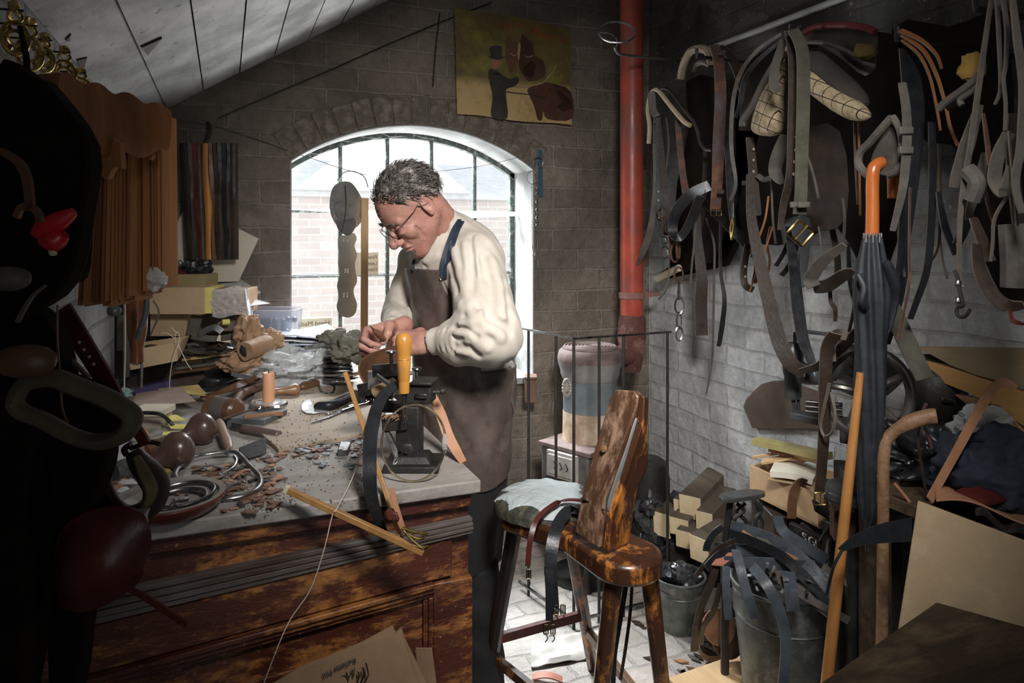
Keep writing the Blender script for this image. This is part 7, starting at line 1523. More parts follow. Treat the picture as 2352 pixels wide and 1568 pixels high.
# ================= SEWING MACHINE =================
M_grm = mat('machine_grey', (.12, .125, .13), (.07, .072, .075), rough=.4, metal=.4, sc=12); M_whl = mat('wheel_iron', (.22, .21, .20), (.12, .11, .10), rough=.35, metal=.7, sc=10)
sm = thing('sewing_machine', 'old cast iron leather sewing machine with a big handwheel', 'sewing machine', D(1990, 1200, 1.95))
wc = D(1990, 902, 1.85); wx_ = (RT*.80-FW*.35).normalized(); q = 1.85/F
mb = MB(); wr = 98*q; mb.tube([wc+wx_*(math.cos(a)*wr*.92)+UP*(math.sin(a)*wr*1.0) for a in [2*PI*k/48 for k in range(48)]], .0135, 12, closed=True); mk('handwheel_rim', mb, M_whl, parent=sm)
mb = MB()
for k in range(5): a = .5+2*PI*k/5; mb.tube(cat([wc, wc+wx_*(math.cos(a)*wr*.5)+UP*(math.sin(a)*wr*.5)+FW*.01, wc+wx_*(math.cos(a)*wr*.92)+UP*(math.sin(a)*wr)], 4), [.016, .010, .009, .014], 8)
mb.tube([wc-FW*.03, wc+FW*.12], .024, 14); mk('spokes', mb, M_whl, parent=sm)
mb = MB(); mb.lathe([(.015, 0), (.017, .004), (.012, .010), (.0001, .012)], D(1957, 830, 1.80), -FW, 14); mb.tube([D(1957, 830, 1.8), D(1970, 862, 1.84)], .006, 8); mk('crank_knob', mb, M_black, parent=sm)
mb = MB(); dm = 2.15; q = dm/F; mb.lathe([(16*q, 0), (19*q, .01), (19*q, 50*q), (22*q, 62*q), (24*q, 110*q), (14*q, 128*q)], D(1821, 915, dm), n=18); mb.tube([D(1826, 790, dm), D(1826, 765, dm), D(1842, 760, dm), D(1905, 768, dm)], .006, 8); mb.tube([D(1821, 915, dm), D(1828, 950, dm)], .006, 8); mb.tube([D(1833, 900, dm), D(1835, 945, dm)], .005, 8); mk('needle_head', mb, M_grm, parent=sm)
mb = MB(); mb.tube(cat([D(1830, 850, dm), D(1870, 862, dm), D(1930, 850, 2.1), D(2000, 840, 2.05), D(2060, 880, 2.0)], 5), [.035, .03, .028, .03, .045, .05], 14); mb.tube(cat([D(1905, 768, dm), D(1940, 800, 2.1), D(1980, 800, 2.05)], 4), .014, 8); mk('arm', mb, M_grm, parent=sm)
mb = MB(); mb.beam(D(1815, 950, 2.08), D(1975, 985, 2.0), .05, .022, UP); mb.beam(D(1930, 985, 2.04), D(2060, 1010, 1.98), .12, .05, UP); mk('bed', mb, M_grm, parent=sm, bevel=.003)
mb = MB()
for k in range(4): mb.tube([D(1850, 922+k*11, 2.10), D(1935, 930+k*12, 2.06)], .007, 10)
mk('tension_rods', mb, M_whl, parent=sm)
mb = MB(); bx(mb, 2000, 1020, 2085, 1115, 1.92, .16, yaw=-.25); mk('motor_housing', mb, mat('blue_grey_iron', (.10, .12, .14), (.06, .07, .08), rough=.4), parent=sm, bevel=.006)
mb = MB(); P0 = D(2040, 1072, 1.90)
for s_ in (-1, 1): mb.tube(cat([P0+RT*(.004*s_)-FW*.0+UP*.02, P0+RT*.018*s_+UP*.012, P0+RT*.020*s_-UP*.008, P0+RT*.006*s_-UP*.004, P0+RT*.014*s_-UP*.02], 4), .0014, 5)
mk('gilt_scroll', mb, mat('gilt', (.45, .30, .08), (.3, .2, .05), rough=.4, metal=.6), parent=sm)
mb = MB(); bx(mb, 1960, 1110, 2090, 1180, 1.95, .20, yaw=-.2); bx(mb, 1920, 1175, 2100, 1196, 1.95, .26, yaw=-.2); mk('machine_base', mb, M_black, parent=sm, bevel=.004)
mb = MB()
for u, v0 in ((1935, 1196), (2080, 1196)): p = D(u, v0, 1.98); mb.beam(p, V((p.x, p.y, 0)), .06, .09)
for u, v0 in ((1945, 1196), (2085, 1196)): p = D(u, v0, 2.18); mb.beam(p, V((p.x, p.y, 0)), .05, .05)
mk('stand', mb, M_black, parent=sm, bevel=.003)
pl_ = thing('foot_treadle', 'grey rounded iron plate sticking out under the sewing machine', 'plate', D(1940, 1150, 1.78))
mb = MB(); mb.prism(cat([D(1892, 1135, 1.74), D(1905, 1118, 1.80), D(1960, 1112, 1.86), D(2010, 1128, 1.88), D(2010, 1165, 1.72), D(1960, 1168, 1.70), D(1905, 1150, 1.70)], 3, True), UP*.022); mk('plate', mb, M_grm, parent=pl_, bevel=.004)
p = D(1960, 1150, 1.8); mb = MB(); mb.tube([p, V((p.x, p.y, 0))], .02, 10); mk('post', mb, M_black, parent=pl_)
mb = MB(); bx(mb, 1918, 1175, 1965, 1245, 1.77, .05, yaw=-.2); mb.tube([D(1940, 1210, 1.765)+RT*(.012*math.cos(a))+UP*(.012*math.sin(a)) for a in [2*PI*k/14 for k in range(14)]], .003, 6, closed=True); mk('rusty_bracket', mb, M_rust, parent=pl_, bevel=.002)
flap('wide brown leather flap pinned flat on the white wall left of the machine', [(1708, 935), (1714, 918), (1730, 900), (1750, 882), (1775, 875), (1810, 873), (1900, 905), (1900, 985), (1728, 983), (1722, 968)], XR-.02, mat('flap_brown', (.15, .105, .08), (.10, .07, .052), rough=.7), .004)
# long planks, leaning sheet goods at the far right
for L, lb, m_, th in (([(2105, 797), (2360, 800), (2360, 890), (2240, 862), (2180, 838)], 'grey-tan plank on top along the right wall', woodmat('plank_a', (.34, .26, .15), (.25, .18, .10), 1, rough=.6), .03), ([(2120, 828), (2200, 850), (2360, 905), (2360, 985), (2230, 905), (2140, 870)], 'orange-tan plank below the grey-tan one', woodmat('plank_b', (.55, .32, .11), (.42, .22, .07), 1, rough=.6), .03), ([(2190, 905), (2300, 930), (2360, 1000), (2360, 1040), (2260, 960)], 'brown board lowest behind the bag on the right', W_hand, .03)):
    mb = MB(); mb.prism([AX(u, v, 1.78) for u, v in L], V((.03, 0, 0))); one('plank', mb, m_, lb, 'plank', bevel=.002)
S('broad grey webbing band slanting behind the umbrella tip', [40, 44, 40], 1.55, 'o', [(2045, 700), (2085, 790), (2125, 870)])
mb = MB(); mb.rock(D(2150, 900, 1.95), .095, 9, (.8, .8, 1.1), amp=.2); one('black_motor', mb, M_black, 'black round motor body right of the handwheel', 'motor')
mb = MB(); mb.tube([D(2165, 915, 1.86), D(2190, 920, 1.86)], .004, 8); one('spindle', mb, M_steel, 'short bright spindle end on the black motor', 'spindle')
crumple('plastic_bag', D(2258, 985, 1.75), .075, (1.0, .7, .7), 61, M_poly, 'clear plastic bag lying low on the right by the planks', 'plastic bag', amp=.6)
crumple('dark_rags', D(2190, 1070, 1.80), .14, (1.4, .9, .7), 63, M_leablk, 'heap of black leather scraps right of the knotty stick', 'leather heap', amp=.5, n=26)
crumple('dark_rags', D(2290, 1100, 1.62), .13, (1.3, .8, .8), 66, mat('denim_dark', (.02, .027, .045), (.012, .016, .03), rough=.9, bst=.5, bsc=200), 'dark blue cloth heaped behind the tan leather sheet', 'cloth', amp=.3, n=26)
mb = MB(); mb.prism([D(2178, 1140, 1.48), D(2300, 1085, 1.60), D(2322, 1150, 1.50), D(2250, 1165, 1.46)], (0, 0, .006)); one('oxblood_sheet', mb, M_leared, 'dark oxblood leather triangle on the blue cloth', 'leather sheet')
mb = MB(); mb.grid(lambda a, b_: D(2150+230*a, 1147+45*a-30*b_*(1-.2*a), 1.42+.14*b_)+UP*(.012*math.sin(a*5+b_*2)), 20, 8, .004); one('tan_sheet', mb, M_leatan, 'tan leather sheet lying over the cream board box', 'leather sheet')
mb = MB(); mb.grid(lambda a, b_: D(2240+120*a, 1180+52*a-14*b_, 1.36+.05*b_)+UP*(.008*math.sin(a*9)), 14, 4, .004); one('black_sheet', mb, M_leablk, 'black leather edge draped on the front of the tan sheet', 'leather sheet')
strap1('leather_strap', [D(2335, 890, 1.60), D(2310, 878, 1.60), D(2285, 888, 1.60), D(2250, 940, 1.58), D(2195, 1040, 1.54), D(2135, 1148, 1.47)], [.008, .020, .022, .022, .020, .018], .003, M_leatan, 'long tan strap slanting down behind the cream board', side='auto')
for k, (L, m_, lb) in enumerate((([(2120, 960), (2108, 1000), (2118, 1080), (2130, 1145)], 'd', 'brown lace hanging right of the knotty stick crook'), ([(2128, 925), (2118, 960), (2135, 1010), (2140, 1030)], 'x', 'chestnut lace end beside the crook'), ([(2150, 1060), (2180, 1035), (2230, 1010), (2290, 1020), (2315, 1045)], 'k', 'black cord curling over the black heap'), ([(2055, 1110), (2080, 1140), (2105, 1175)], 't', 'thin tan lace slanting towards the cream board'))): strap1('leather_lace', [D(u, v, 1.60) for u, v in L], .006, .003, KM[m_], lb, side='auto')
# cream board box at the right and the dark foreground bench
mb = MB(); P_ = [D(2108, 1148, 1.42), D(2360, 1242, 1.30), D(2360, 1620, 1.22), D(2062, 1445, 1.34)]; nn = (P_[1]-P_[0]).cross(P_[3]-P_[0]).normalized(); nn = nn if nn.dot(FW) > 0 else -nn
mb.prism(P_, nn*.018); one('cream_board', mb, mat('cream_board', (.44, .33, .20), (.36, .26, .15), rough=.7, sc=4, c3=(.48, .37, .24)), 'big scuffed cream-brown board leaning at the right', 'board', bevel=.002)
fb = thing('foreground_bench', 'dark stained heavy wooden bench corner at the bottom right', 'bench', V((1.3, .6, 0)))
M_fb = woodmat('dark_stained', (.075, .048, .026), (.02, .013, .008), 0, rough=.6, sc=6, bst=.6, wear=(.16, .11, .06), wlo=.5, whi=.7, wsc=8); FZ = .75
P_ = [AZ(1862, 1580, FZ), AZ(2150, 1380, FZ), AZ(2365, 1440, FZ), AZ(2365, 1900, FZ), AZ(1900, 1900, FZ)]; mb = MB(); mb.prism(P_, (0, 0, -.07)); mk('top', mb, M_fb, parent=fb, bevel=.005)
for p in (P_[0].lerp(P_[3], .25), P_[1].lerp(P_[3], .2), P_[2].lerp(P_[4], .2)): mb = MB(); mb.beam(V((p.x, p.y, FZ-.06)), V((p.x, p.y, 0)), .07, .07); mk('leg', mb, M_fb, parent=fb)
# black leather tongue pointing left from the board
mb = MB(); mb.grid(lambda a, b_: D(2095-165*a**.8, 1190+70*a*1.0+(50*b_*(1-a)**.6+4*b_), 1.40+.02*a)+FW*(.02*math.sin(a*3)), 20, 4, .003); th_ = thing('leather_tongue', 'grey-black leather tongue curling left from the board', 'leather piece', D(2050, 1240, 1.4)); mk('tongue', mb, M_leablk, parent=th_)
mk('tail', rope([D(1935, 1262, 1.42), D(1915, 1300, 1.42), D(1902, 1350, 1.43), D(1898, 1368, 1.43)], .003), M_leablk, parent=th_)
# ================= FLOOR CLUTTER ON THE RIGHT =================
M_coal = mat('coal', (.018, .019, .022), (.05, .052, .06), rough=.28, sc=20, bst=.6, bsc=40, spec=.8)
M_galv = mat('galvanised', (.20, .215, .20), (.10, .11, .10), rough=.45, metal=.6, sc=7, c3=(.30, .31, .30))
def bucket(name, label, c, r0, r1, h, bail=True):
    th_ = thing(name, label, 'bucket', c); mb = MB(); mb.lathe([(r0*.96, .004), (r0, 0), (r0*1.01, .012), (r0+(r1-r0)*.85, h*.85), (r1, h), (r1+.004, h+.003), (r1-.003, h+.004), (r1-.005, h*.98), (r0-.004, .02), (.0001, .018)], c, n=40); mk('pail', mb, M_galv, parent=th_)
    mb = MB(); mb.tube([c+V((math.cos(a)*r1, math.sin(a)*r1, h)) for a in [2*PI*k/40 for k in range(40)]], .005, 8, closed=True); mb.tube([c+V((math.cos(a)*(r0+(r1-r0)*.75), math.sin(a)*(r0+(r1-r0)*.75), h*.72)) for a in [2*PI*k/40 for k in range(40)]], .003, 6, closed=True); mk('rolled_rim', mb, M_galv, parent=th_)
    if bail:
        mb = MB(); mb.tube(cat([c+RT*(r1*math.cos(a))-FW*(r1*.9*math.sin(a))+UP*(h-.02-.02*math.sin(a)) for a in [PI*k/10 for k in range(11)]], 3), .0028, 6); mk('bail_handle', mb, M_steel, parent=th_)
    return th_
B1 = AZ(1560, 1440, 0); bucket('coal_bucket', 'small galvanised bucket filled with coal behind the stool', B1, .066, .093, .19)
r5 = random.Random(21)
for k in range(22):
    a, q = r5.uniform(0, 6.28), r5.uniform(0, .068)*1.0; mb = MB(); r_ = r5.uniform(.018, .032); mb.rock(B1+V((math.cos(a)*q, math.sin(a)*q, .185+r5.uniform(0, .035)-q*.3)), r_, k+3, (1, .8, .75), amp=.7, n=6, fr=1.2)
    one('coal_lump', mb, M_coal, 'glinting black coal lump heaped in the small bucket', 'coal', 'coal lumps in the bucket', ang=20)
for k in range(34):
    u, v = r5.uniform(1480, 1600), r5.uniform(1150, 1270); p = D(u, v, r5.uniform(2.9, 3.15)); mb = MB(); mb.rock(p, r5.uniform(.03, .055), k+30, (1, .8, .8), amp=.7, n=6, fr=1.2)
    one('coal_lump', mb, M_coal, 'black coal lump in the pile on the floor by the wall', 'coal', 'coal lumps piled by the wall', ang=20)
for k, (u, v, r_) in enumerate(((1500, 1210, .085), (1560, 1170, .075), (1500, 1165, .07), (1590, 1210, .07), (1530, 1240, .06), (1474, 1180, .06))):
    p = D(u, v, 2.98); mb = MB(); mb.rock(p, r_, k+80, (.8, .8, 1), amp=.6, n=8, fr=1.2); one('coal_lump', mb, M_coal, 'large black coal block high on the pile by the wall', 'coal', 'large coal blocks by the wall', ang=20)
mb = MB(); c = D(1530, 1220, 3.05); mb.rock(V((c.x, c.y, .08)), .14, 5, (1.1, .9, .95), amp=.4, n=16); one('coal_heap', mb, M_coal, 'dusty heap of small coal on the floor in the corner', 'coal heap', ang=20)['kind'] = 'stuff'
# big bucket on a low crate
q0_ = AZ(1800, 1625, .13); CR = V((q0_.x, q0_.y, 0)); th_ = thing('low_crate', 'low pale wooden crate under the big bucket', 'crate', CR)
xx = (RT*.9+FW*.45).normalized(); yy = UP.cross(xx)
for k in range(3): mb = MB(); mb.box(CR+UP*(.025+k*.05)-yy*.19, (.46, .015, .044), (xx, yy, UP)); mb.box(CR+UP*(.025+k*.05)+yy*.19, (.46, .015, .044), (xx, yy, UP)); mb.box(CR+UP*(.025+k*.05)-xx*.22, (.015, .38, .044), (xx, yy, UP)); mk('slat', mb, W_pine, parent=th_, bevel=.002)
mb = MB(); mb.box(CR+UP*.158, (.47, .40, .016), (xx, yy, UP)); mk('board', mb, W_pine, parent=th_, bevel=.002)
B2 = V((CR.x, CR.y, .168)); bucket('strip_bucket', 'big galvanised bucket overflowing with black leather strips', B2, .105, .138, .31)
mb = MB(); mb.lathe([(.0001, .25), (.12, .25), (.12, .24)], B2, n=20); one('bucket_scraps', mb, M_leablk, 'packed dark leather scraps filling the big bucket', 'leather scraps')['kind'] = 'stuff'
KM['e'] = mat('blue_black_strip', (.085, .10, .12), (.035, .043, .053), rough=.33, sc=10, bst=.3, spec=.6)
def strips(L):
    for w_, m_, pts, lb in L: strap1('leather_strip', [D(*p) for p in pts], w_, .0035, KM[m_], lb, 'leather strip', side='auto', n=6)
strips((
 (.033, 'e', ((1645, 1258, 1.96), (1700, 1262, 1.92), (1760, 1265, 1.88), (1810, 1268, 1.86)), 'highest flat black strip lying level across the big bucket'),
 (.030, 'e', ((1665, 1290, 1.86), (1720, 1292, 1.84), (1790, 1296, 1.82), (1850, 1300, 1.82)), 'second level black strip across the big bucket'),
 (.026, 'k', ((1676, 1225, 1.92), (1720, 1240, 1.88), (1800, 1280, 1.80), (1860, 1340, 1.76), (1900, 1390, 1.74)), 'long black strip with tan edge slanting right over the bucket'),
 (.030, 'e', ((1680, 1208, 1.96), (1740, 1225, 1.92), (1810, 1258, 1.86), (1870, 1310, 1.80), (1920, 1370, 1.76)), 'wide glossy black strip arching over to the right'),
 (.024, 'e', ((1690, 1262, 1.80), (1702, 1310, 1.76), (1718, 1370, 1.74), (1735, 1418, 1.74)), 'black strip with a punched end hanging down the bucket front'),
 (.026, 'e', ((1728, 1300, 1.78), (1760, 1340, 1.73), (1790, 1400, 1.71), (1805, 1470, 1.71), (1800, 1560, 1.71), (1795, 1590, 1.71)), 'longest black strip curving down the front of the big bucket'),
 (.032, 'e', ((1810, 1312, 1.76), (1816, 1350, 1.735), (1822, 1402, 1.73)), 'short square-ended black strip over the bucket rim'),
 (.020, 'e', ((1668, 1300, 1.82), (1668, 1350, 1.80), (1674, 1422, 1.80)), 'pointed black strip hanging at the left of the big bucket'),
 (.018, 'k', ((1660, 1210, 1.90), (1640, 1225, 1.90), (1625, 1250, 1.90), (1622, 1265, 1.90)), 'black curled tongue at the left of the iron stake'),
 (.022, 'k', ((1690, 1262, 1.88), (1660, 1270, 1.87), (1640, 1285, 1.87), (1622, 1305, 1.86)), 'dark strip with tan edge arching left from the bucket'),
 (.030, 'e', ((1785, 1185, 2.0), (1800, 1220, 1.96), (1850, 1255, 1.92), (1898, 1285, 1.90)), 'shiny grey-black strip slanting right from the iron stake'),
 (.016, 'g', ((1740, 1230, 1.92), (1790, 1262, 1.88), (1870, 1295, 1.86)), 'grey-brown strip tucked under the shiny one'),
 (.014, 't', ((1705, 1222, 1.92), (1750, 1250, 1.87), (1840, 1290, 1.83), (1872, 1298, 1.82)), 'thin tan-edged strip between the black ones'),
 (.022, 'g', ((1770, 1315, 1.80), (1830, 1350, 1.76), (1905, 1410, 1.72)), 'pale grey worn strip slanting low right over the rim'),
 (.018, 'g', ((1790, 1330, 1.78), (1850, 1370, 1.74), (1950, 1425, 1.70)), 'second pale grey strip below the first one'),
 (.016, 'g', ((1890, 1300, 1.84), (1940, 1335, 1.80), (1995, 1368, 1.78)), 'grey strip end reaching right behind the honey stick'),
 (.020, 'd', ((1650, 1270, 1.88), (1636, 1330, 1.87), (1612, 1390, 1.90), (1598, 1450, 1.94), (1594, 1495, 1.98)), 'dark strap arching down to the floor left of the big bucket'),
 (.014, 'd', ((1655, 1340, 1.86), (1640, 1400, 1.88), (1615, 1440, 1.92), (1610, 1480, 1.98)), 'inner dark strap arching down beside the first one'),
 (.012, 'd', ((1690, 1240, 1.90), (1650, 1260, 1.88), (1600, 1320, 1.9)), 'slim dark strap end over the small bucket'),
))
mb = MB(); mb.prism([D(1634, 1298, 1.86), D(1655, 1272, 1.88), D(1700, 1270, 1.86), D(1660, 1300, 1.85)], (0, 0, .003)); one('leather_scrap_red', mb, mat('salmon_leather', (.42, .17, .12), (.34, .13, .09), rough=.6), 'salmon-red leather scrap at the left of the bucket strips', 'leather scrap')
for k in range(26):
    u, v = r5.uniform(1700, 1860), r5.uniform(1305, 1350); p = D(u, v, r5.uniform(1.74, 1.86)); d_ = V((r5.uniform(-.05, .05), r5.uniform(-.05, .05), r5.uniform(-.01, .01)))
    mb = MB(); mb.strap(cat([p, p+d_*.5+UP*.008, p+d_], 4), r5.uniform(.006, .014), .002, side=V((r5.uniform(-1, 1), 1, .4))); kk = r5.choice('kge'); one('leather_offcut', mb, KM[kk], 'narrow %s leather offcut inside the big bucket' % {'k': 'black', 'g': 'grey', 'e': 'blue-black'}[kk], 'leather offcut', '%s offcuts in the big bucket' % {'k': 'black', 'g': 'grey', 'e': 'blue-black'}[kk])
# wood billets
M_billet = woodmat('old_billet', (.15, .12, .09), (.085, .065, .045), 1, rough=.8, bst=.5); M_cut = mat('fresh_cut_end', (.82, .68, .45), (.72, .56, .34), rough=.7, sc=20, st=(1, 1, 1))
for k, (u, v, w_, h_, L_, d0, yaw, lb) in enumerate(((1585, 1165, 52, 54, .42, 2.36, -.30, 'thick rough timber billet, topmost of the stack'), (1562, 1172, 30, 50, .30, 2.42, -.30, 'narrow timber billet beside the topmost one'), (1520, 1205, 42, 56, .26, 2.42, -.35, 'grey timber billet at the left of the stack'), (1560, 1210, 46, 40, .34, 2.34, -.30, 'fresh-ended timber billet in the middle of the stack'), (1618, 1205, 40, 60, .36, 2.28, -.30, 'timber billet with orange inner face right of the stack middle'), (1575, 1240, 48, 40, .30, 2.28, -.30, 'weathered square billet low in the stack'), (1606, 1262, 52, 58, .24, 2.12, -.55, 'short log end with growth rings nearest the coal bucket'))):
    th_ = thing('wood_billet', lb, 'wood', D(u, v+h_/2, d0)); d0 += .46; L_ *= .72; a = D(u, v, d0); x = (RT*.96+FW*.28).normalized(); dr_ = (Matrix.Rotation(yaw-.35, 3, 'Z') @ FW)+UP*.10; dr_.normalize(); w__, h__ = w_/F*d0, h_/F*d0
    mb = MB(); mb.beam(a+dr_*.002, a+dr_*L_, w__, h__, UP); mk('timber', mb, M_billet, parent=th_, bevel=.003); mb = MB(); mb.beam(a-dr_*.002, a+dr_*.002, w__*.98, h__*.98, UP); mk('cut_end', mb, M_cut, parent=th_)
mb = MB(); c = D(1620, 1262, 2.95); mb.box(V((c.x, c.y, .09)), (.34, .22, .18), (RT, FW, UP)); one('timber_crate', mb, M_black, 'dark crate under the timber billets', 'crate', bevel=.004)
# iron stake with a flat oval plate
th_ = thing('iron_stake', 'dark iron stake with a flat oval plate and curled hooks', 'stake', D(1672, 1240, 2.0))
mb = MB(); mb.prism(cat([D(1652, 1148, 1.98), D(1662, 1140, 2.03), D(1712, 1132, 2.10), D(1750, 1134, 2.12), D(1755, 1142, 2.06), D(1715, 1150, 2.0), D(1668, 1156, 1.97)], 4, True), (0, 0, .012)); mk('plate', mb, M_grm, parent=th_, bevel=.002)
mk('post', rope([D(1676, 1150, 2.02), D(1670, 1200, 2.02), D(1664, 1246, 2.02)], .010), M_black, parent=th_)
for s_ in (0, 1): mk('curled_hook', rope([D(1690+s_*45, 1155, 2.04), D(1708+s_*40, 1172, 2.04), D(1688+s_*48, 1190, 2.04), D(1690+s_*45, 1210, 2.04)], .006), M_black, parent=th_); mk('curled_hook', rope([D(1712+s_*38, 1155, 2.05), D(1692+s_*46, 1174, 2.05), D(1712+s_*38, 1195, 2.05), D(1710+s_*40, 1212, 2.05)], .006), M_black, parent=th_)
p = D(1665, 1246, 2.02); mb = MB(); mb.tube([p, V((p.x, p.y, 0))], .012, 8); mk('shaft', mb, M_black, parent=th_)
# pale wooden drawer with planks
dw = thing('wooden_crate', 'pale wooden drawer-like crate tilted below the brown flap', 'crate', D(1800, 1190, 2.25))
A0, A1, A2, A3 = D(1722, 1068, 2.34), D(1886, 1140, 2.05), D(1950, 1092, 2.28), D(1790, 1045, 2.55); hgt = .095
def wl(a, b_, th=.010): mb = MB(); mb.prism([a, b_, b_-UP*hgt, a-UP*hgt], (b_-a).cross(UP).normalized()*-th); return mb
for a, b_ in ((A0, A1), (A1, A2), (A2, A3), (A3, A0)): mk('side', wl(a, b_), woodmat('drawer_wood', (.56, .38, .22), (.44, .29, .16), 0, rough=.7, sc=4), parent=dw, bevel=.0015)
mb = MB(); mb.prism([p-UP*(hgt-.01) for p in (A0, A1, A2, A3)], (0, 0, -.008)); mk('bottom', mb, W_pine, parent=dw)
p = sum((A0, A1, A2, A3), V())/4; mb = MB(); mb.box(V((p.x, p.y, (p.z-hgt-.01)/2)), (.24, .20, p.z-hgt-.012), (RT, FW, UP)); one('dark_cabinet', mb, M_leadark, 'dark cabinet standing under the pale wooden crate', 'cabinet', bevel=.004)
for a, b_, w_, h_, m_, lb in ((D(1738, 1012, 2.40), D(1900, 1048, 2.14), .05, .022, woodmat('green_pine', (.46, .40, .17), (.36, .30, .12), 0, rough=.7), 'greenish treated plank lying on top of the crate'), (D(1728, 1050, 2.40), D(1800, 1038, 2.34), .014, .008, W_pine, 'thin pale stick poking left from the crate'), (D(1750, 1060, 2.34), D(1820, 1048, 2.30), .05, .008, W_pine, 'short splintered board under the green plank'), (D(1770, 1032, 2.36), D(1850, 1058, 2.26), .03, .008, M_leatan, 'tan wood sliver crossing under the green plank'), (D(1800, 1040, 2.34), D(1890, 1060, 2.2), .03, .012, W_pine, 'long pale splinter beneath the green plank')):
    mb = MB(); mb.beam(a, b_, w_, h_, UP); one('plank', mb, m_, lb, 'plank', bevel=.001)
th_ = thing('open_book', 'open thick white-paged book lying in the crate', 'book', D(1820, 1090, 2.24))
mb = MB(); mb.grid(lambda a, b_: D(1768+100*a+14*b_, 1082+18*a-28*b_, 2.18+.16*b_-.05*a)+UP*(.006*math.sin(a*PI)), 12, 6, .018); mk('pages', mb, mat('book_page', (.85, .80, .68), (.78, .72, .6), rough=.8), parent=th_)
mb = MB(); mb.grid(lambda a, b_: D(1764+106*a+14*b_, 1087+19*a-28*b_, 2.18+.16*b_-.05*a)-UP*.016, 8, 4, .003); mk('cover', mb, M_card, parent=th_)
strap1('leather_strap', [D(1850, 1110, 2.12), D(1838, 1108, 2.08), D(1826, 1122, 2.06), D(1820, 1150, 2.05), D(1818, 1190, 2.05)], .026, .004, M_leabrn, 'brown strap hooked over the side of the pale crate', side='auto')
# cast iron lettered bracket
th_ = thing('iron_casting', 'black cast iron frame with raised white letters behind the bucket', 'casting', D(1900, 1280, 2.1))
mb = MB(); mb.beam(D(1815, 1205, 2.14), D(1890, 1240, 2.06), .02, .02, UP); mb.beam(D(1830, 1225, 2.14), D(1970, 1330, 2.0), .012, .09, UP); mk('frame', mb, M_black, parent=th_, bevel=.003)
for ch, u, v in (('S', 1842, 1240), ('G', 1856, 1248), ('I', 1872, 1256)): text('letter', ch, .034, D(u, v, 2.06), (RT*.9-UP*.4), UP, mat('chalk_paint', (.5, .5, .48), (.4, .4, .38)), th_, th=.003)
for ch, u, v in (('H', 1960, 1310),): text('letter', ch, .036, D(u, v, 1.97), (RT*.95-UP*.2), UP, MC['chalk_paint'], th_, th=.003)
for k, (u0, v0, u1, v1, w_, m_, lb) in enumerate(((1880, 1245, 1905, 1210, .02, 'g', 'grey board sliver leaning by the casting'), (1895, 1300, 1908, 1220, .028, 'g', 'pale plank end standing upright by the casting'), (1870, 1160, 1900, 1180, .03, 'k', 'torn black rubber scrap hanging at the strap buckle'), (2010, 1120, 2060, 1180, .05, 'e', 'blue-black leather fold below the machine'), (1990, 1320, 2040, 1300, .03, 'e', 'grey-black strip crossing behind the knotty stick'), (1965, 1235, 1990, 1225, .06, 'e', 'dark square leather piece under the machine'))):
    mb = MB(); mb.beam(D(u0, v0, 1.95-.02*k), D(u1, v1, 1.98), w_, .006, RT); one('leather_offcut', mb, KM[m_], lb, 'offcut', bevel=.001)
# scraps on the floor between the buckets
th_ = thing('harness_loop', 'dark leather loops heaped on the floor between the buckets', 'harness', AZ(1655, 1500, 0))
for k in range(5):
    c = AZ(1640+k*16, 1490+(k % 2)*26, 0)+UP*(.05+.02*k); mb = MB(); mb.strap([c+RT*(.07*math.cos(a))+FW*(.05*math.sin(a))+UP*(.045*math.sin(a+k)) for a in [2*PI*j/22 for j in range(22)]], .016, .004, side=(FW*.5+UP), closed=True); mk('loop', mb, [M_leadark, M_leabrn, M_leadark, M_leagry, M_leablk][k], parent=th_)
for k in range(40):
    u, v = (r5.uniform(1560, 1700), r5.uniform(1470, 1568)) if k < 28 else (r5.uniform(1250, 1560), r5.uniform(1330, 1540)); p = AZ(u, v, .003); a = r5.uniform(0, 6.28); L_ = r5.uniform(.01, .03)
    mb = MB(); d_ = V((math.cos(a), math.sin(a), 0)); mb.prism([p-d_*L_, p+d_.cross(UP)*L_*.4, p+d_*L_, p-d_.cross(UP)*L_*.5], (0, 0, .003)); ck = r5.choice('gdbt'); nm_ = {'g': 'grey', 'd': 'dark brown', 'b': 'brown', 't': 'tan'}[ck]; one('floor_scrap', mb, KM[ck], '%s leather chip lying on the brick floor' % nm_, 'leather scrap', '%s chips on the floor' % nm_)
for k, (u, v, r_, m_, lb) in enumerate(((1670, 1470, .05, M_rust, 'rusty brown can lid on the floor between the buckets'), (1650, 1440, .05, M_leatan, 'tan round leather disc leaning between the buckets'))): mb = MB(); p = D(u, v, 2.1); mb.lathe([(r_, 0), (r_, .006), (.0001, .006)], p, (RT*.2-FW+UP*.5), 20); one('round_disc', mb, m_, lb, 'disc')
mb = MB(); mb.grid(lambda a, b_: AZ(1222+70*a, 1560-14*b_+8*a, .012)+UP*(.012*math.sin(a*3)), 8, 3, .004); one('leather_offcut', mb, MC['salmon_leather'], 'salmon leather offcut on the floor by the stool', 'offcut')
mb = MB(); mb.grid(lambda a, b_: AZ(1220+175*a, 1530-60*b_-30*a+60*0, .012)+UP*(.018*noise.noise(V((a*4, b_*4, 2)))), 20, 10, .004); one('sacking', mb, mat('white_paper_floor', (.62, .60, .56), (.5, .48, .44), rough=.85), 'pale crumpled sheet lying on the bricks under the stool', 'sheet')
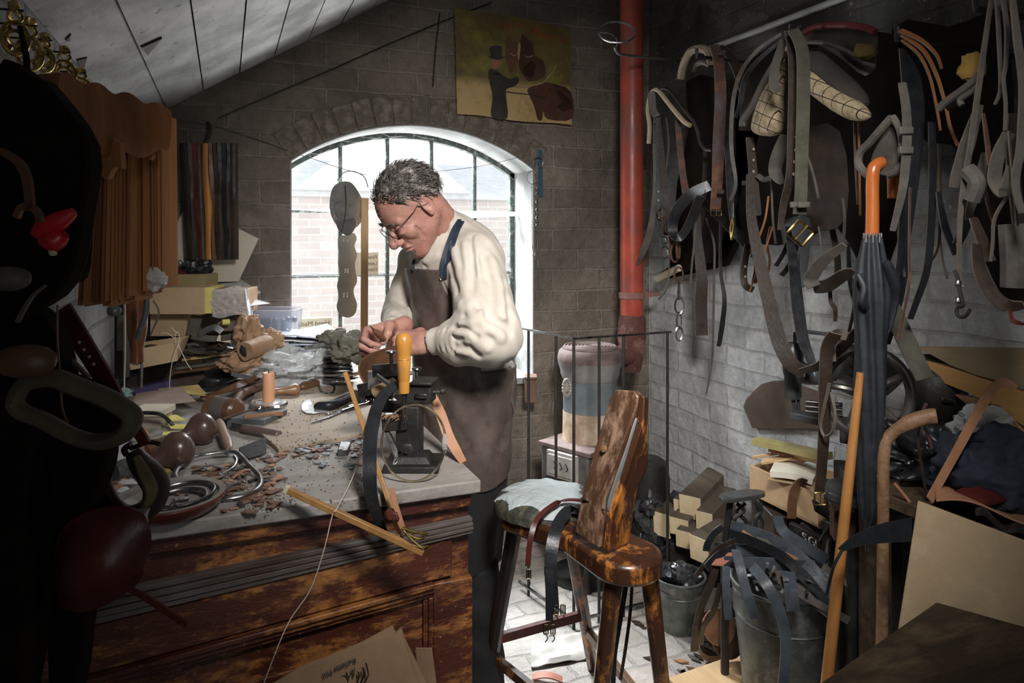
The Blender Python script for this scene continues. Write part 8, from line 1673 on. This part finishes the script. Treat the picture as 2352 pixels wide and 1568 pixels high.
# ================= LEFT FOREGROUND: HIDES AND HARNESS ON THE LEFT WALL =================
lw = thing('hide_bundle', 'thick orange-brown bundle of leather strips hanging at the left', 'leather bundle', D(300, 700, 1.02))
M_hid = [mat('hide_%d' % k, c1, c2, rough=.6, sc=26, st=(1, 1, .06), bst=.4, bsc=80) for k, (c1, c2) in enumerate((((.42, .17, .05), (.28, .10, .03)), ((.34, .13, .04), (.20, .07, .022)), ((.48, .21, .075), (.33, .13, .04))))]
bnd = [205, 226, 246, 262, 284, 300, 318, 340, 356, 372]; bb_ = [178, 206, 236, 258, 280, 296, 318, 342, 360, 376]; bot = [700, 694, 696, 690, 682, 684, 672, 655, 652]; top = [330, 352, 345, 372, 360, 350, 352, 305, 302]
for k in range(9):
    d0, d1 = 1.00+.016*k, 1.00+.016*(k+1); mb = MB(); n_ = 5
    for j in range(n_):
        e0, e1 = j/n_, (j+.86)/n_
        P_ = lambda e, v, s_: D((bnd[k]+(bnd[k+1]-bnd[k])*e)*(1-s_)+(bb_[k]+(bb_[k+1]-bb_[k])*e)*s_, v, d0+(d1-d0)*e+.006*math.sin(j*2.4+k))
        tv, bv = top[k]-40, bot[k]+6*math.sin(j*3+k)
        mb.prism([P_(e0, tv, 0), P_(e1, tv, 0), P_(e1, (tv+bv)/2, .5), P_(e1, bv, 1), P_(e0, bv+2, 1), P_(e0, (tv+bv)/2, .5)], FW*.05)
    mk('strip', mb, M_hid[k % 3], parent=lw)
mb = MB(); mb.grid(lambda a, b_: D(80+275*a-30*b_*(1-a), 172+100*a**1.05+b_*(150-80*a)+10*math.sin(b_*5+a*6)*(b_), .86+.26*a-.02*math.sin(b_*2))+V((0, 0, .004*math.sin(a*22))), 30, 14, .03); mk('folded_top', mb, M_hid[1], parent=lw)
mb = MB(); mb.grid(lambda a, b_: D(225+60*a+6*b_, 300+25*a+b_*(80+20*math.sin(a*5)), .985)+V((0, 0, .003*math.sin(a*12))), 14, 8, .012); mk('curled_flap', mb, M_hid[2], parent=lw)
mb = MB(); mb.grid(lambda a, b_: D(290+68*a, 268+12*a+b_*(75+12*math.sin(a*9)), 1.08)+V((0, 0, .003*math.sin(a*12))), 14, 8, .012); mk('curled_flap', mb, M_hid[0], parent=lw)
m, t, b = nt('clear_wrap'); b.inputs['Base Color'].default_value = (.75, .78, .8, 1); b.inputs['Roughness'].default_value = .1; b.inputs['Alpha'].default_value = .5
crumple('plastic_wrap', D(352, 640, 1.12), .018, (1.1, .6, 1), 5, m, 'scrap of clear plastic at the bottom of the orange bundle', 'plastic')
# brasses hanging on nails under the ceiling
for k, (u, v, w_, h_, lb) in enumerate(((35, 70, 30, 120, 'tall openwork horse brass nearest the camera on the left wall'), (68, 105, 30, 120, 'second horse brass from the left, with a flame top'), (103, 125, 18, 85, 'narrow horse brass third from the left'), (148, 155, 26, 90, 'fourth horse brass, wide with a loop top'), (185, 190, 26, 60, 'last and smallest horse brass towards the window'))):
    X = XL+.05; th_ = thing('horse_brass', lb, 'horse brass', AX(u, v, X)); c = AX(u, v, X); q = (c-CAM).dot(FW)/F; ax = (RT*.75+V((0, .65, 0))); h = h_*q/2; w = max(w_*q*1.1, .016)
    mb = MB(); mb.tube([c+ax*(w*math.cos(a))+UP*(h*.62*math.sin(a)-h*.3) for a in [2*PI*j/22 for j in range(22)]], .0035, 8, closed=True); mb.tube([c+ax*(w*.6*math.cos(a))+UP*(h*.3*math.sin(a)-h*.3) for a in [2*PI*j/16 for j in range(16)]], .003, 7, closed=True)
    for j in range(6): a = 2*PI*j/6; mb.tube([c-UP*h*.3+ax*(w*.5*math.cos(a))+UP*(h*.25*math.sin(a)), c-UP*h*.3+ax*(w*math.cos(a))+UP*(h*.6*math.sin(a))], .003, 6)
    mb.tube([c+ax*(w*.5*math.cos(a))+UP*(h*.22*math.sin(a)+h*.55) for a in [2*PI*j/16 for j in range(16)]], .003, 7, closed=True); mb.rock(c+UP*h*.9, .009, k, n=6); mk('openwork_plate', mb, M_brass2, parent=th_)
    mb = MB(); p = c+UP*h*.75; mb.tube([V((XL, p.y, p.z)), p+RT*.012], .0018, 6); mk('nail', mb, M_black, parent=th_)
# dark harness in front
def SL(label, w, d, m_, pts, name='harness_strap', catg='strap', t=.005, holes=None):
    P = [D(p[0], p[1], p[2] if len(p) > 2 else d) for p in pts]; mb = MB(); mb.strap(cat(P, 6), [x*d/F for x in (w if isinstance(w, list) else [w])], t, side='auto')
    if not holes: return one(name, mb, KM[m_], label, catg)
    th_ = thing(name, label, catg, P[-1]); mk('strap', mb, KM[m_], parent=th_); mb = MB()
    for u, v in holes: mb.rock(D(u, v, d-.004), .0022, 1, n=4, amp=0)
    mk('hole', mb, M_cream, parent=th_)
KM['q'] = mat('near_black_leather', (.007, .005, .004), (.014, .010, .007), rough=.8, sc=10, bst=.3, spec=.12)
def FL(label, pts, d, m_, th=.03): P = cat([D(p[0], p[1], p[2] if len(p) > 2 else d) for p in pts], 3, True); mb = MB(); mb.prism(P, FW*th); return one('leather_flap', mb, KM[m_], label, 'leather piece', bevel=.004)
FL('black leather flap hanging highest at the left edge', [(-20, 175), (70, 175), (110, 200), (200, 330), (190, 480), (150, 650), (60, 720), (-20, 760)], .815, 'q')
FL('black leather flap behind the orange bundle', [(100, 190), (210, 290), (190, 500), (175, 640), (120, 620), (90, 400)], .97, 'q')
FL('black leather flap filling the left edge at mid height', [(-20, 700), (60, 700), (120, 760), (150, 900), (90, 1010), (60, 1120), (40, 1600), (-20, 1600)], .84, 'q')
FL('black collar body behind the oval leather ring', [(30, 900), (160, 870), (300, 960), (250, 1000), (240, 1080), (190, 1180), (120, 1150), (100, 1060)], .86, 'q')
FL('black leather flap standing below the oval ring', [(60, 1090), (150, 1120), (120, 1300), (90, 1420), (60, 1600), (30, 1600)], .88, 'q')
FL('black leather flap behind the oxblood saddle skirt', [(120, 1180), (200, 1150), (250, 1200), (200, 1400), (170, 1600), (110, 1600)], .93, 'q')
SL('dim brown curved strap at the left edge', [14, 20, 18], .74, 'b', [(0, 345), (40, 370), (62, 410), (70, 480)])
SL('brown round leather collar end above the red tape', [14, 16, 14], .74, 'b', [(38, 500), (48, 478), (68, 474), (88, 490), (92, 510)])
SL('dark oxblood strap with punched holes slanting down to the bench', [50, 44, 40, 26, 22], .90, 'r', [(140, 710), (185, 780), (240, 870), (275, 930), (310, 980), (335, 1020)], holes=[(182, 786), (193, 803), (205, 819), (215, 836)])
SL('thin tan strap crossing behind the punched strap', [5, 7, 8], .86, 'b', [(30, 758), (80, 770), (140, 805), (205, 868)])
SL('thin brown cord hanging through the oval ring', 3, .80, 'b', [(132, 700), (132, 780), (138, 860), (142, 930), (155, 970)], t=.002)
SL('pale edged strap arching at the left above the collar', [4, 7, 8], .78, 'g', [(105, 655), (75, 680), (50, 720), (40, 740)])
SL('narrow black bridle strap with ring left of the orange bundle', [6, 10, 10], .84, 'q', [(45, 60), (60, 130), (62, 190)])
SL('dark red strap lying low on the bench front', [10, 14, 14], 1.18, 'r', [(292, 1350), (340, 1375), (430, 1435)])
mk_ = lambda L, d, r, n=5: rope([D(p[0], p[1], p[2] if len(p) > 2 else d) for p in L], r, n, 12)
mb = MB(); P_ = cat([D(u, v, .76) for u, v in ((35, 920), (60, 880), (120, 868), (170, 885), (240, 912), (295, 945), (303, 970), (280, 1000), (225, 1015), (165, 1000), (100, 965), (50, 945))], 5, True); mb.tube(P_, .0125, 12, closed=True, flat=.7); one('oval_collar', mb, mat('khaki_leather', (.13, .11, .065), (.08, .065, .04), rough=.6, sc=20, bst=.5), 'oval khaki leather ring hanging at the left', 'collar')
th_ = thing('padded_hook', 'curved padded leather hame with worn yellow face at the bench corner', 'hame', D(310, 1190, .95))
mb = MB(); P_ = cat([D(u, v, .95) for u, v in ((305, 1035), (320, 1060), (345, 1090), (360, 1120), (352, 1155), (330, 1172), (290, 1178), (262, 1150), (245, 1110), (250, 1060))], 5); mb.tube(P_, [.012, .018, .022, .022, .021, .018, .014, .010, .008, .006], 14, flat=.7); mk('pad', mb, M_leadark, parent=th_)
mb = MB(); P_ = cat([D(u, v, .930) for u, v in ((312, 1048), (330, 1085), (346, 1120), (340, 1150), (322, 1165))], 5); mb.tube(P_, [.006, .011, .012, .010, .004], 10, flat=.7); mk('worn_face', mb, mat('worn_khaki', (.22, .17, .07), (.10, .075, .04), rough=.7, sc=18), parent=th_)
mk('tie', mk_([(300, 1030), (320, 1022), (345, 1015), (368, 1020)], .95, .003), M_black, parent=th_)
mk('hook_end', mk_([(300, 1020), (285, 1032), (292, 1045)], .95, .004), M_black, parent=th_)
mb = MB(); mb.grid(lambda a, b_: D(180+165*a-14*math.sin(b_*3), 1165+25*(1-a)+b_*(190-30*a*a)-70*a*b_**3*.6, .88)-FW*(.035*math.sin(a*PI)*math.sin(b_*PI*.9+.1)), 18, 16, .02); one('saddle_skirt', mb, M_leared, 'rounded oxblood saddle skirt hanging over the bench corner', 'saddle skirt')
th_ = thing('red_plastic_grip', 'bright red plastic handle piece hanging at the left', 'grip', D(130, 540, .80)); mb = MB(); mb.tube(cat([D(170, 486, .80), D(140, 505, .80), D(105, 525, .80), D(92, 545, .80)], 5), [.005, .011, .013, .010], 12); mb.tube(cat([D(100, 545, .80), D(125, 550, .80), D(145, 535, .80)], 5), [.010, .014, .008], 12); mk('grip', mb, mat('red_plastic', (.65, .02, .025), (.5, .012, .02), rough=.35, bst=0), parent=th_)
mb = MB(); mb.rock(D(122, 568, .80), .008, 3, (.6, .5, 1.2)); mk('white_tip', mb, M_cream, parent=th_)
for P_, lb, m_ in (((20, 640, 12, .016), 'pale worn knob shining at the left edge', M_leagry), ((60, 830, 26, .022), 'brown shiny saddle knob at the left behind the ring', M_leabrn)): mb = MB(); mb.rock(D(P_[0], P_[1], .72), P_[3], 2, (1.3, .6, .8), amp=.1); one('saddle_horn', mb, m_, lb, 'saddle horn')
# tools on the wall between the bundle and the boxes
mb = MB(); bx(mb, 263, 700, 283, 870, 1.75, .03); one('wall_batten', mb, M_black, 'dark upright batten on the wall beyond the orange bundle', 'batten')
mb = MB(); bx(mb, 268, 725, 284, 805, 1.72, .01); one('grey_tag', mb, mat('mauve_card', (.25, .2, .18), (.2, .16, .15)), 'greyish card strip hanging on the dark batten', 'card')
mb = MB(); mb.rock(D(262, 714, 1.70), .017, 2, (1, .9, .8), amp=.1); one('metal_ball', mb, M_galv, 'round grey metal ball on the dark batten', 'ball')
th_ = thing('amber_handled_tool', 'amber-handled awl hanging under the orange bundle', 'tool', D(314, 830, 1.60)); c = D(314, 690, 1.6)
mb = MB(); mb.lathe([(.0001, .02), (.018, .015), (.024, -.02), (.022, -.07), (.014, -.11), (.015, -.14), (.008, -.145)], c, n=18); mk('handle', mb, mat('amber_handle', (.20, .07, .025), (.12, .04, .015), rough=.2, coat=.5), parent=th_)
mk('blade', mk_([(326, 835, 1.6), (324, 890, 1.6)], 1.6, .003), M_steel, parent=th_)
for L, r_, m_, lb, d in (([(338, 660), (336, 710), (325, 750), (316, 778)], .006, M_galv, 'grey curved metal rod hanging beside the amber handle', 1.5), ([(287, 690), (288, 780), (285, 900)], .0016, M_cream, 'long pale string hanging under the orange bundle', 1.45), ([(345, 770), (365, 720), (352, 690)], .002, M_leagry, 'thin grey cord between the rod and cartons', 1.6)): one('string' if r_ < .005 else 'metal_rod', mk_(L, d, r_), m_, lb, 'cord' if r_ < .005 else 'rod')
mb = MB(); mb.strap(cat([D(u, v, 1.25) for u, v in ((372, 560), (382, 500), (378, 460), (374, 420))], 5), .004, .002, side='auto'); one('white_string', mb, M_cream, 'white cord curling at the right edge of the orange bundle', 'cord')
# pale rags glimpsed behind the dark harness, teal film
for k, (u, v, d, r_, s_, lb) in enumerate(((100, 1210, 1.10, .06, (.8, .6, 1.2), 'crumpled white rag glimpsed behind the black harness'), (95, 1330, 1.08, .06, (.8, .6, 1.0), 'lower crumpled white rag behind the black harness'), (125, 800, 1.15, .035, (.8, .6, 1.5), 'pale paper scrap seen through the harness above the oval ring'), (60, 600, 1.1, .04, (.8, .5, 1.8), 'pale green-white bag seen behind the harness at the left'))): crumple('white_rag', D(u, v, d), r_, s_, 90+k, M_paper, lb, 'rag', amp=.5)
crumple('teal_film', T(285, 905, .02), .022, (1, 1, .8), 97, mat('teal_film', (.22, .42, .45), (.5, .6, .6), rough=.2), 'crumpled teal film at the left end of the bench', 'film', amp=.5)
# ================= more small things the photograph shows =================
r6 = random.Random(77)
# narrow leather off-cut strips lying inside and around the steel frame
for k in range(26):
    u, v = r6.uniform(455, 575), r6.uniform(1068, 1128); a = r6.uniform(-.5, .9); p = T(u, v, .006+r6.uniform(0, .010)); L_ = r6.uniform(.025, .06); d_ = V((math.cos(a), math.sin(a), r6.uniform(-.05, .05)))
    mb = MB(); mb.strap(cat([p-d_*L_/2, p+UP*r6.uniform(.001, .006), p+d_*L_/2], 4), r6.uniform(.004, .010), .002, side=d_.cross(UP)); ck = r6.choice([0, 1, 1, 3]); cn = ('grey', 'brown', '', 'tan')[ck]
    one('leather_strip_scrap', mb, cols[ck], 'thin %s leather strip tangled inside the steel frame' % cn, 'leather strip', 'thin %s strips inside the steel frame' % cn)
for k, (u, v, m_) in enumerate(((505, 1095, M_bright), (520, 1103, M_steel), (560, 1112, M_bright), (470, 1082, M_steel))):
    mb = MB(); c = T(u, v, .012); mb.tube(cat([c+V((.008*math.cos(t_)*(1-.06*t_), .008*math.sin(t_), .002*t_)) for t_ in (0, 1.5, 3, 4.5, 6, 7.5)], 4), .0012, 5); one('wire_curl', mb, m_, 'small bright wire curl among the scraps in the steel frame', 'wire', 'wire curls in the steel frame')
for k, (a_, b_, c_, w_) in enumerate((((612, 1115), (632, 1100), (644, 1092), .012), ((600, 1132), (625, 1128), (648, 1122), .008), ((585, 1098), (610, 1094), (640, 1096), .010))):
    mb = MB(); mb.strap([T(*a_, .003), T(*b_, .004), T(*c_, .003)], w_, .003, side=V((0, 1, 0))); one('leather_strip_scrap', mb, cols[(3, 1, 0)[k]], ('tan strip pointing away right of the steel frame', 'brown strip lying lowest right of the steel frame', 'grey strip lying highest right of the steel frame')[k], 'leather strip')
# dark strip lying from the scraps to the board
strap1('leather_strip', [T(612, 1004, .010), T(650, 1014, .008), T(690, 1030, .005), T(712, 1038, .003)], .018, .003, mat('pale_blue_strip', (.22, .25, .29), (.14, .16, .19), rough=.4), 'pale bluish leather strip trailing off the scraper', 'leather strip', side=V((0, 1, 0)))
# amber lumps near the hame
for k, (u, v, r_) in enumerate(((392, 1070, .011), (380, 1082, .009), (398, 1118, .014))): mb = MB(); mb.rock(T(u, v, r_*.6), r_, k+2, (1.2, .9, .7), amp=.5, n=6); one('wax_lump', mb, mat('amber_wax', (.50, .33, .12), (.36, .24, .09), rough=.35), ('amber wax lump behind the steel frame', 'smaller amber wax lump by the frame corner', 'pale amber lump between frame and dish')[k], 'wax')
# rolled cable and bits at the left end of the bench
for k, (u, v) in enumerate(((280, 1108), (292, 1112), (300, 1122), (270, 1125), (285, 1132), (262, 1140), (300, 1140))): mb = MB(); mb.rock(T(u, v, .010), .014, k+9, (1.3, .8, .7), amp=.5, n=6); one('pale_scrap', mb, (M_leatan, M_paper, M_leagry)[k % 3], '%s lying at the left end of the bench by the hame' % ('tan leather scrap', 'white paper scrap', 'grey leather scrap')[k % 3], 'scrap', '%s by the hame' % ('tan scraps', 'white scraps', 'grey scraps')[k % 3])
mb = MB(); mb.tube(cat([T(262, 1085, .03), T(285, 1078, .03), T(305, 1068, .03)], 4), [.020, .022, .016], 14); one('tool_barrel', mb, M_galv, 'grey cylindrical tool end showing behind the hame', 'tool')
# further laces and strap ends in the right-hand harness
for a in (
 ('thin pale lace between the pipe and the first saddle', 3, 1.76, 'g', [(1530, 270), (1536, 330), (1530, 400), (1538, 440)]),
 ('dark narrow strap left of the chestnut strap, slightly twisted', [8, 12, 10], 1.78, 'd', [(1620, 340), (1618, 430), (1612, 500), (1600, 560)]),
 ('black tapering strap end right of the chestnut strap', [14, 16, 6], 1.70, 'k', [(1668, 300), (1675, 400), (1682, 500), (1690, 548)]),
 ('brown thong hanging between the two long black straps', 5, 1.66, 'b', [(1760, 640), (1768, 600), (1762, 560), (1770, 520)]),
 ('short grey lace under the wide grey ring strap', 3, 1.64, 'g', [(1880, 520), (1885, 560), (1888, 595), (1892, 620)]),
 ('pale wavy lace hanging above the grey ring strap', [4, 6, 4], 1.62, 'g', [(1936, 455), (1940, 500), (1938, 545), (1934, 575)]),
 ('dark strap hidden behind the knotted thong', [12, 16, 12], 1.74, 'd', [(1900, 480), (1918, 560), (1924, 620), (1916, 660)]),
 ('black tail strap left of the umbrella cloth', [8, 14, 8], 1.66, 'k', [(1948, 560), (1952, 640), (1966, 700), (1972, 760)]),
 ('second black tail strap right of the umbrella cloth', [20, 26, 18, 8], 1.62, 'k', [(2070, 500), (2075, 600), (2062, 700), (2040, 790)]),
 ('thin grey lace hanging along the black bundle', 4, 1.54, 'g', [(2072, 470), (2075, 540), (2074, 600), (2078, 636)]),
 ('narrow dark strap running beside the long straight black one', [5, 7, 6, 4], 1.54, 'd', [(2156, 330), (2160, 450), (2155, 560), (2138, 600)]),
 ('grey stiff leather blade hanging right of the long pale strap', [12, 24, 20, 8], 1.40, 'g', [(2262, 350), (2248, 420), (2228, 480), (2222, 505)]),
 ('dark thong hanging across the looped girth strap', 5, 1.24, 'd', [(2318, 300), (2322, 360), (2330, 440), (2336, 520)]),
 ('broad dark strap partly behind the looped girth strap', [26, 30, 26], 1.36, 'd', [(2330, 260), (2325, 360), (2335, 470), (2345, 560)]),
 ('brown curled strap end at the bottom of the right edge', [8, 10, 6], 1.24, 'r', [(2318, 712), (2325, 735), (2345, 742), (2356, 740)]),
): S(a[0], a[1], a[2], a[3], a[4])
# rollers, mug-like fittings and brass studs catching light on the straps
for k, (u, v) in enumerate(((1660, 120), (1656, 440), (1712, 420), (1846, 470), (1828, 470), (2080, 300), (2080, 345))): mb = MB(); c = AX(u, v, (1.61, 1.61, 1.6, 1.41, 1.41, 1.355, 1.355)[k]); mb.box(c, (.030 if k > 2 else .022, .012, .016), (RT, FW, UP)); one('strap_keeper', mb, M_leagry if k > 2 else M_leadark, ('dark leather keeper high on the chestnut strap', 'dark leather keeper low on the chestnut strap', 'dark leather keeper beside the checked pad', 'grey keeper right of centre on the olive strap end', 'grey keeper left of centre on the olive strap end', 'upper grey keeper on the strap above the umbrella', 'lower grey keeper on the strap above the umbrella')[k], 'keeper', bevel=.002)
# cobweb threads in the top of the arch
mb = MB()
for k in range(5): a = V((rng(WX0+.02, WX1-.3), YB+.02, 0)); a.z = arch_z(a.x)-.006; b_ = V((a.x+rng(.1, .28), YB+.16, 0)); b_.z = arch_z(min(WX1-.02, b_.x))-.03; mb.tube(cat([a, a.lerp(b_, .5)-UP*.015, b_], 5), .0006, 4)
one('cobweb_threads', mb, MC['cobweb'], 'fine grey cobweb threads under the window arch', 'cobweb')['kind'] = 'stuff'

# low dark table that carries the rags and sheets at the right
tb_ = thing('side_table', 'low dark table under the blue cloth at the right edge', 'table', V((1.68, .95, 0)))
mb = MB(); mb.box((1.68, 1.0, .80), (.50, .62, .03)); mk('top', mb, M_fb, parent=tb_, bevel=.003)
for x_ in (1.47, 1.89):
    for y_ in (.74, 1.26): mb = MB(); mb.box((x_, y_, .39), (.05, .05, .785)); mk('leg', mb, M_fb, parent=tb_)
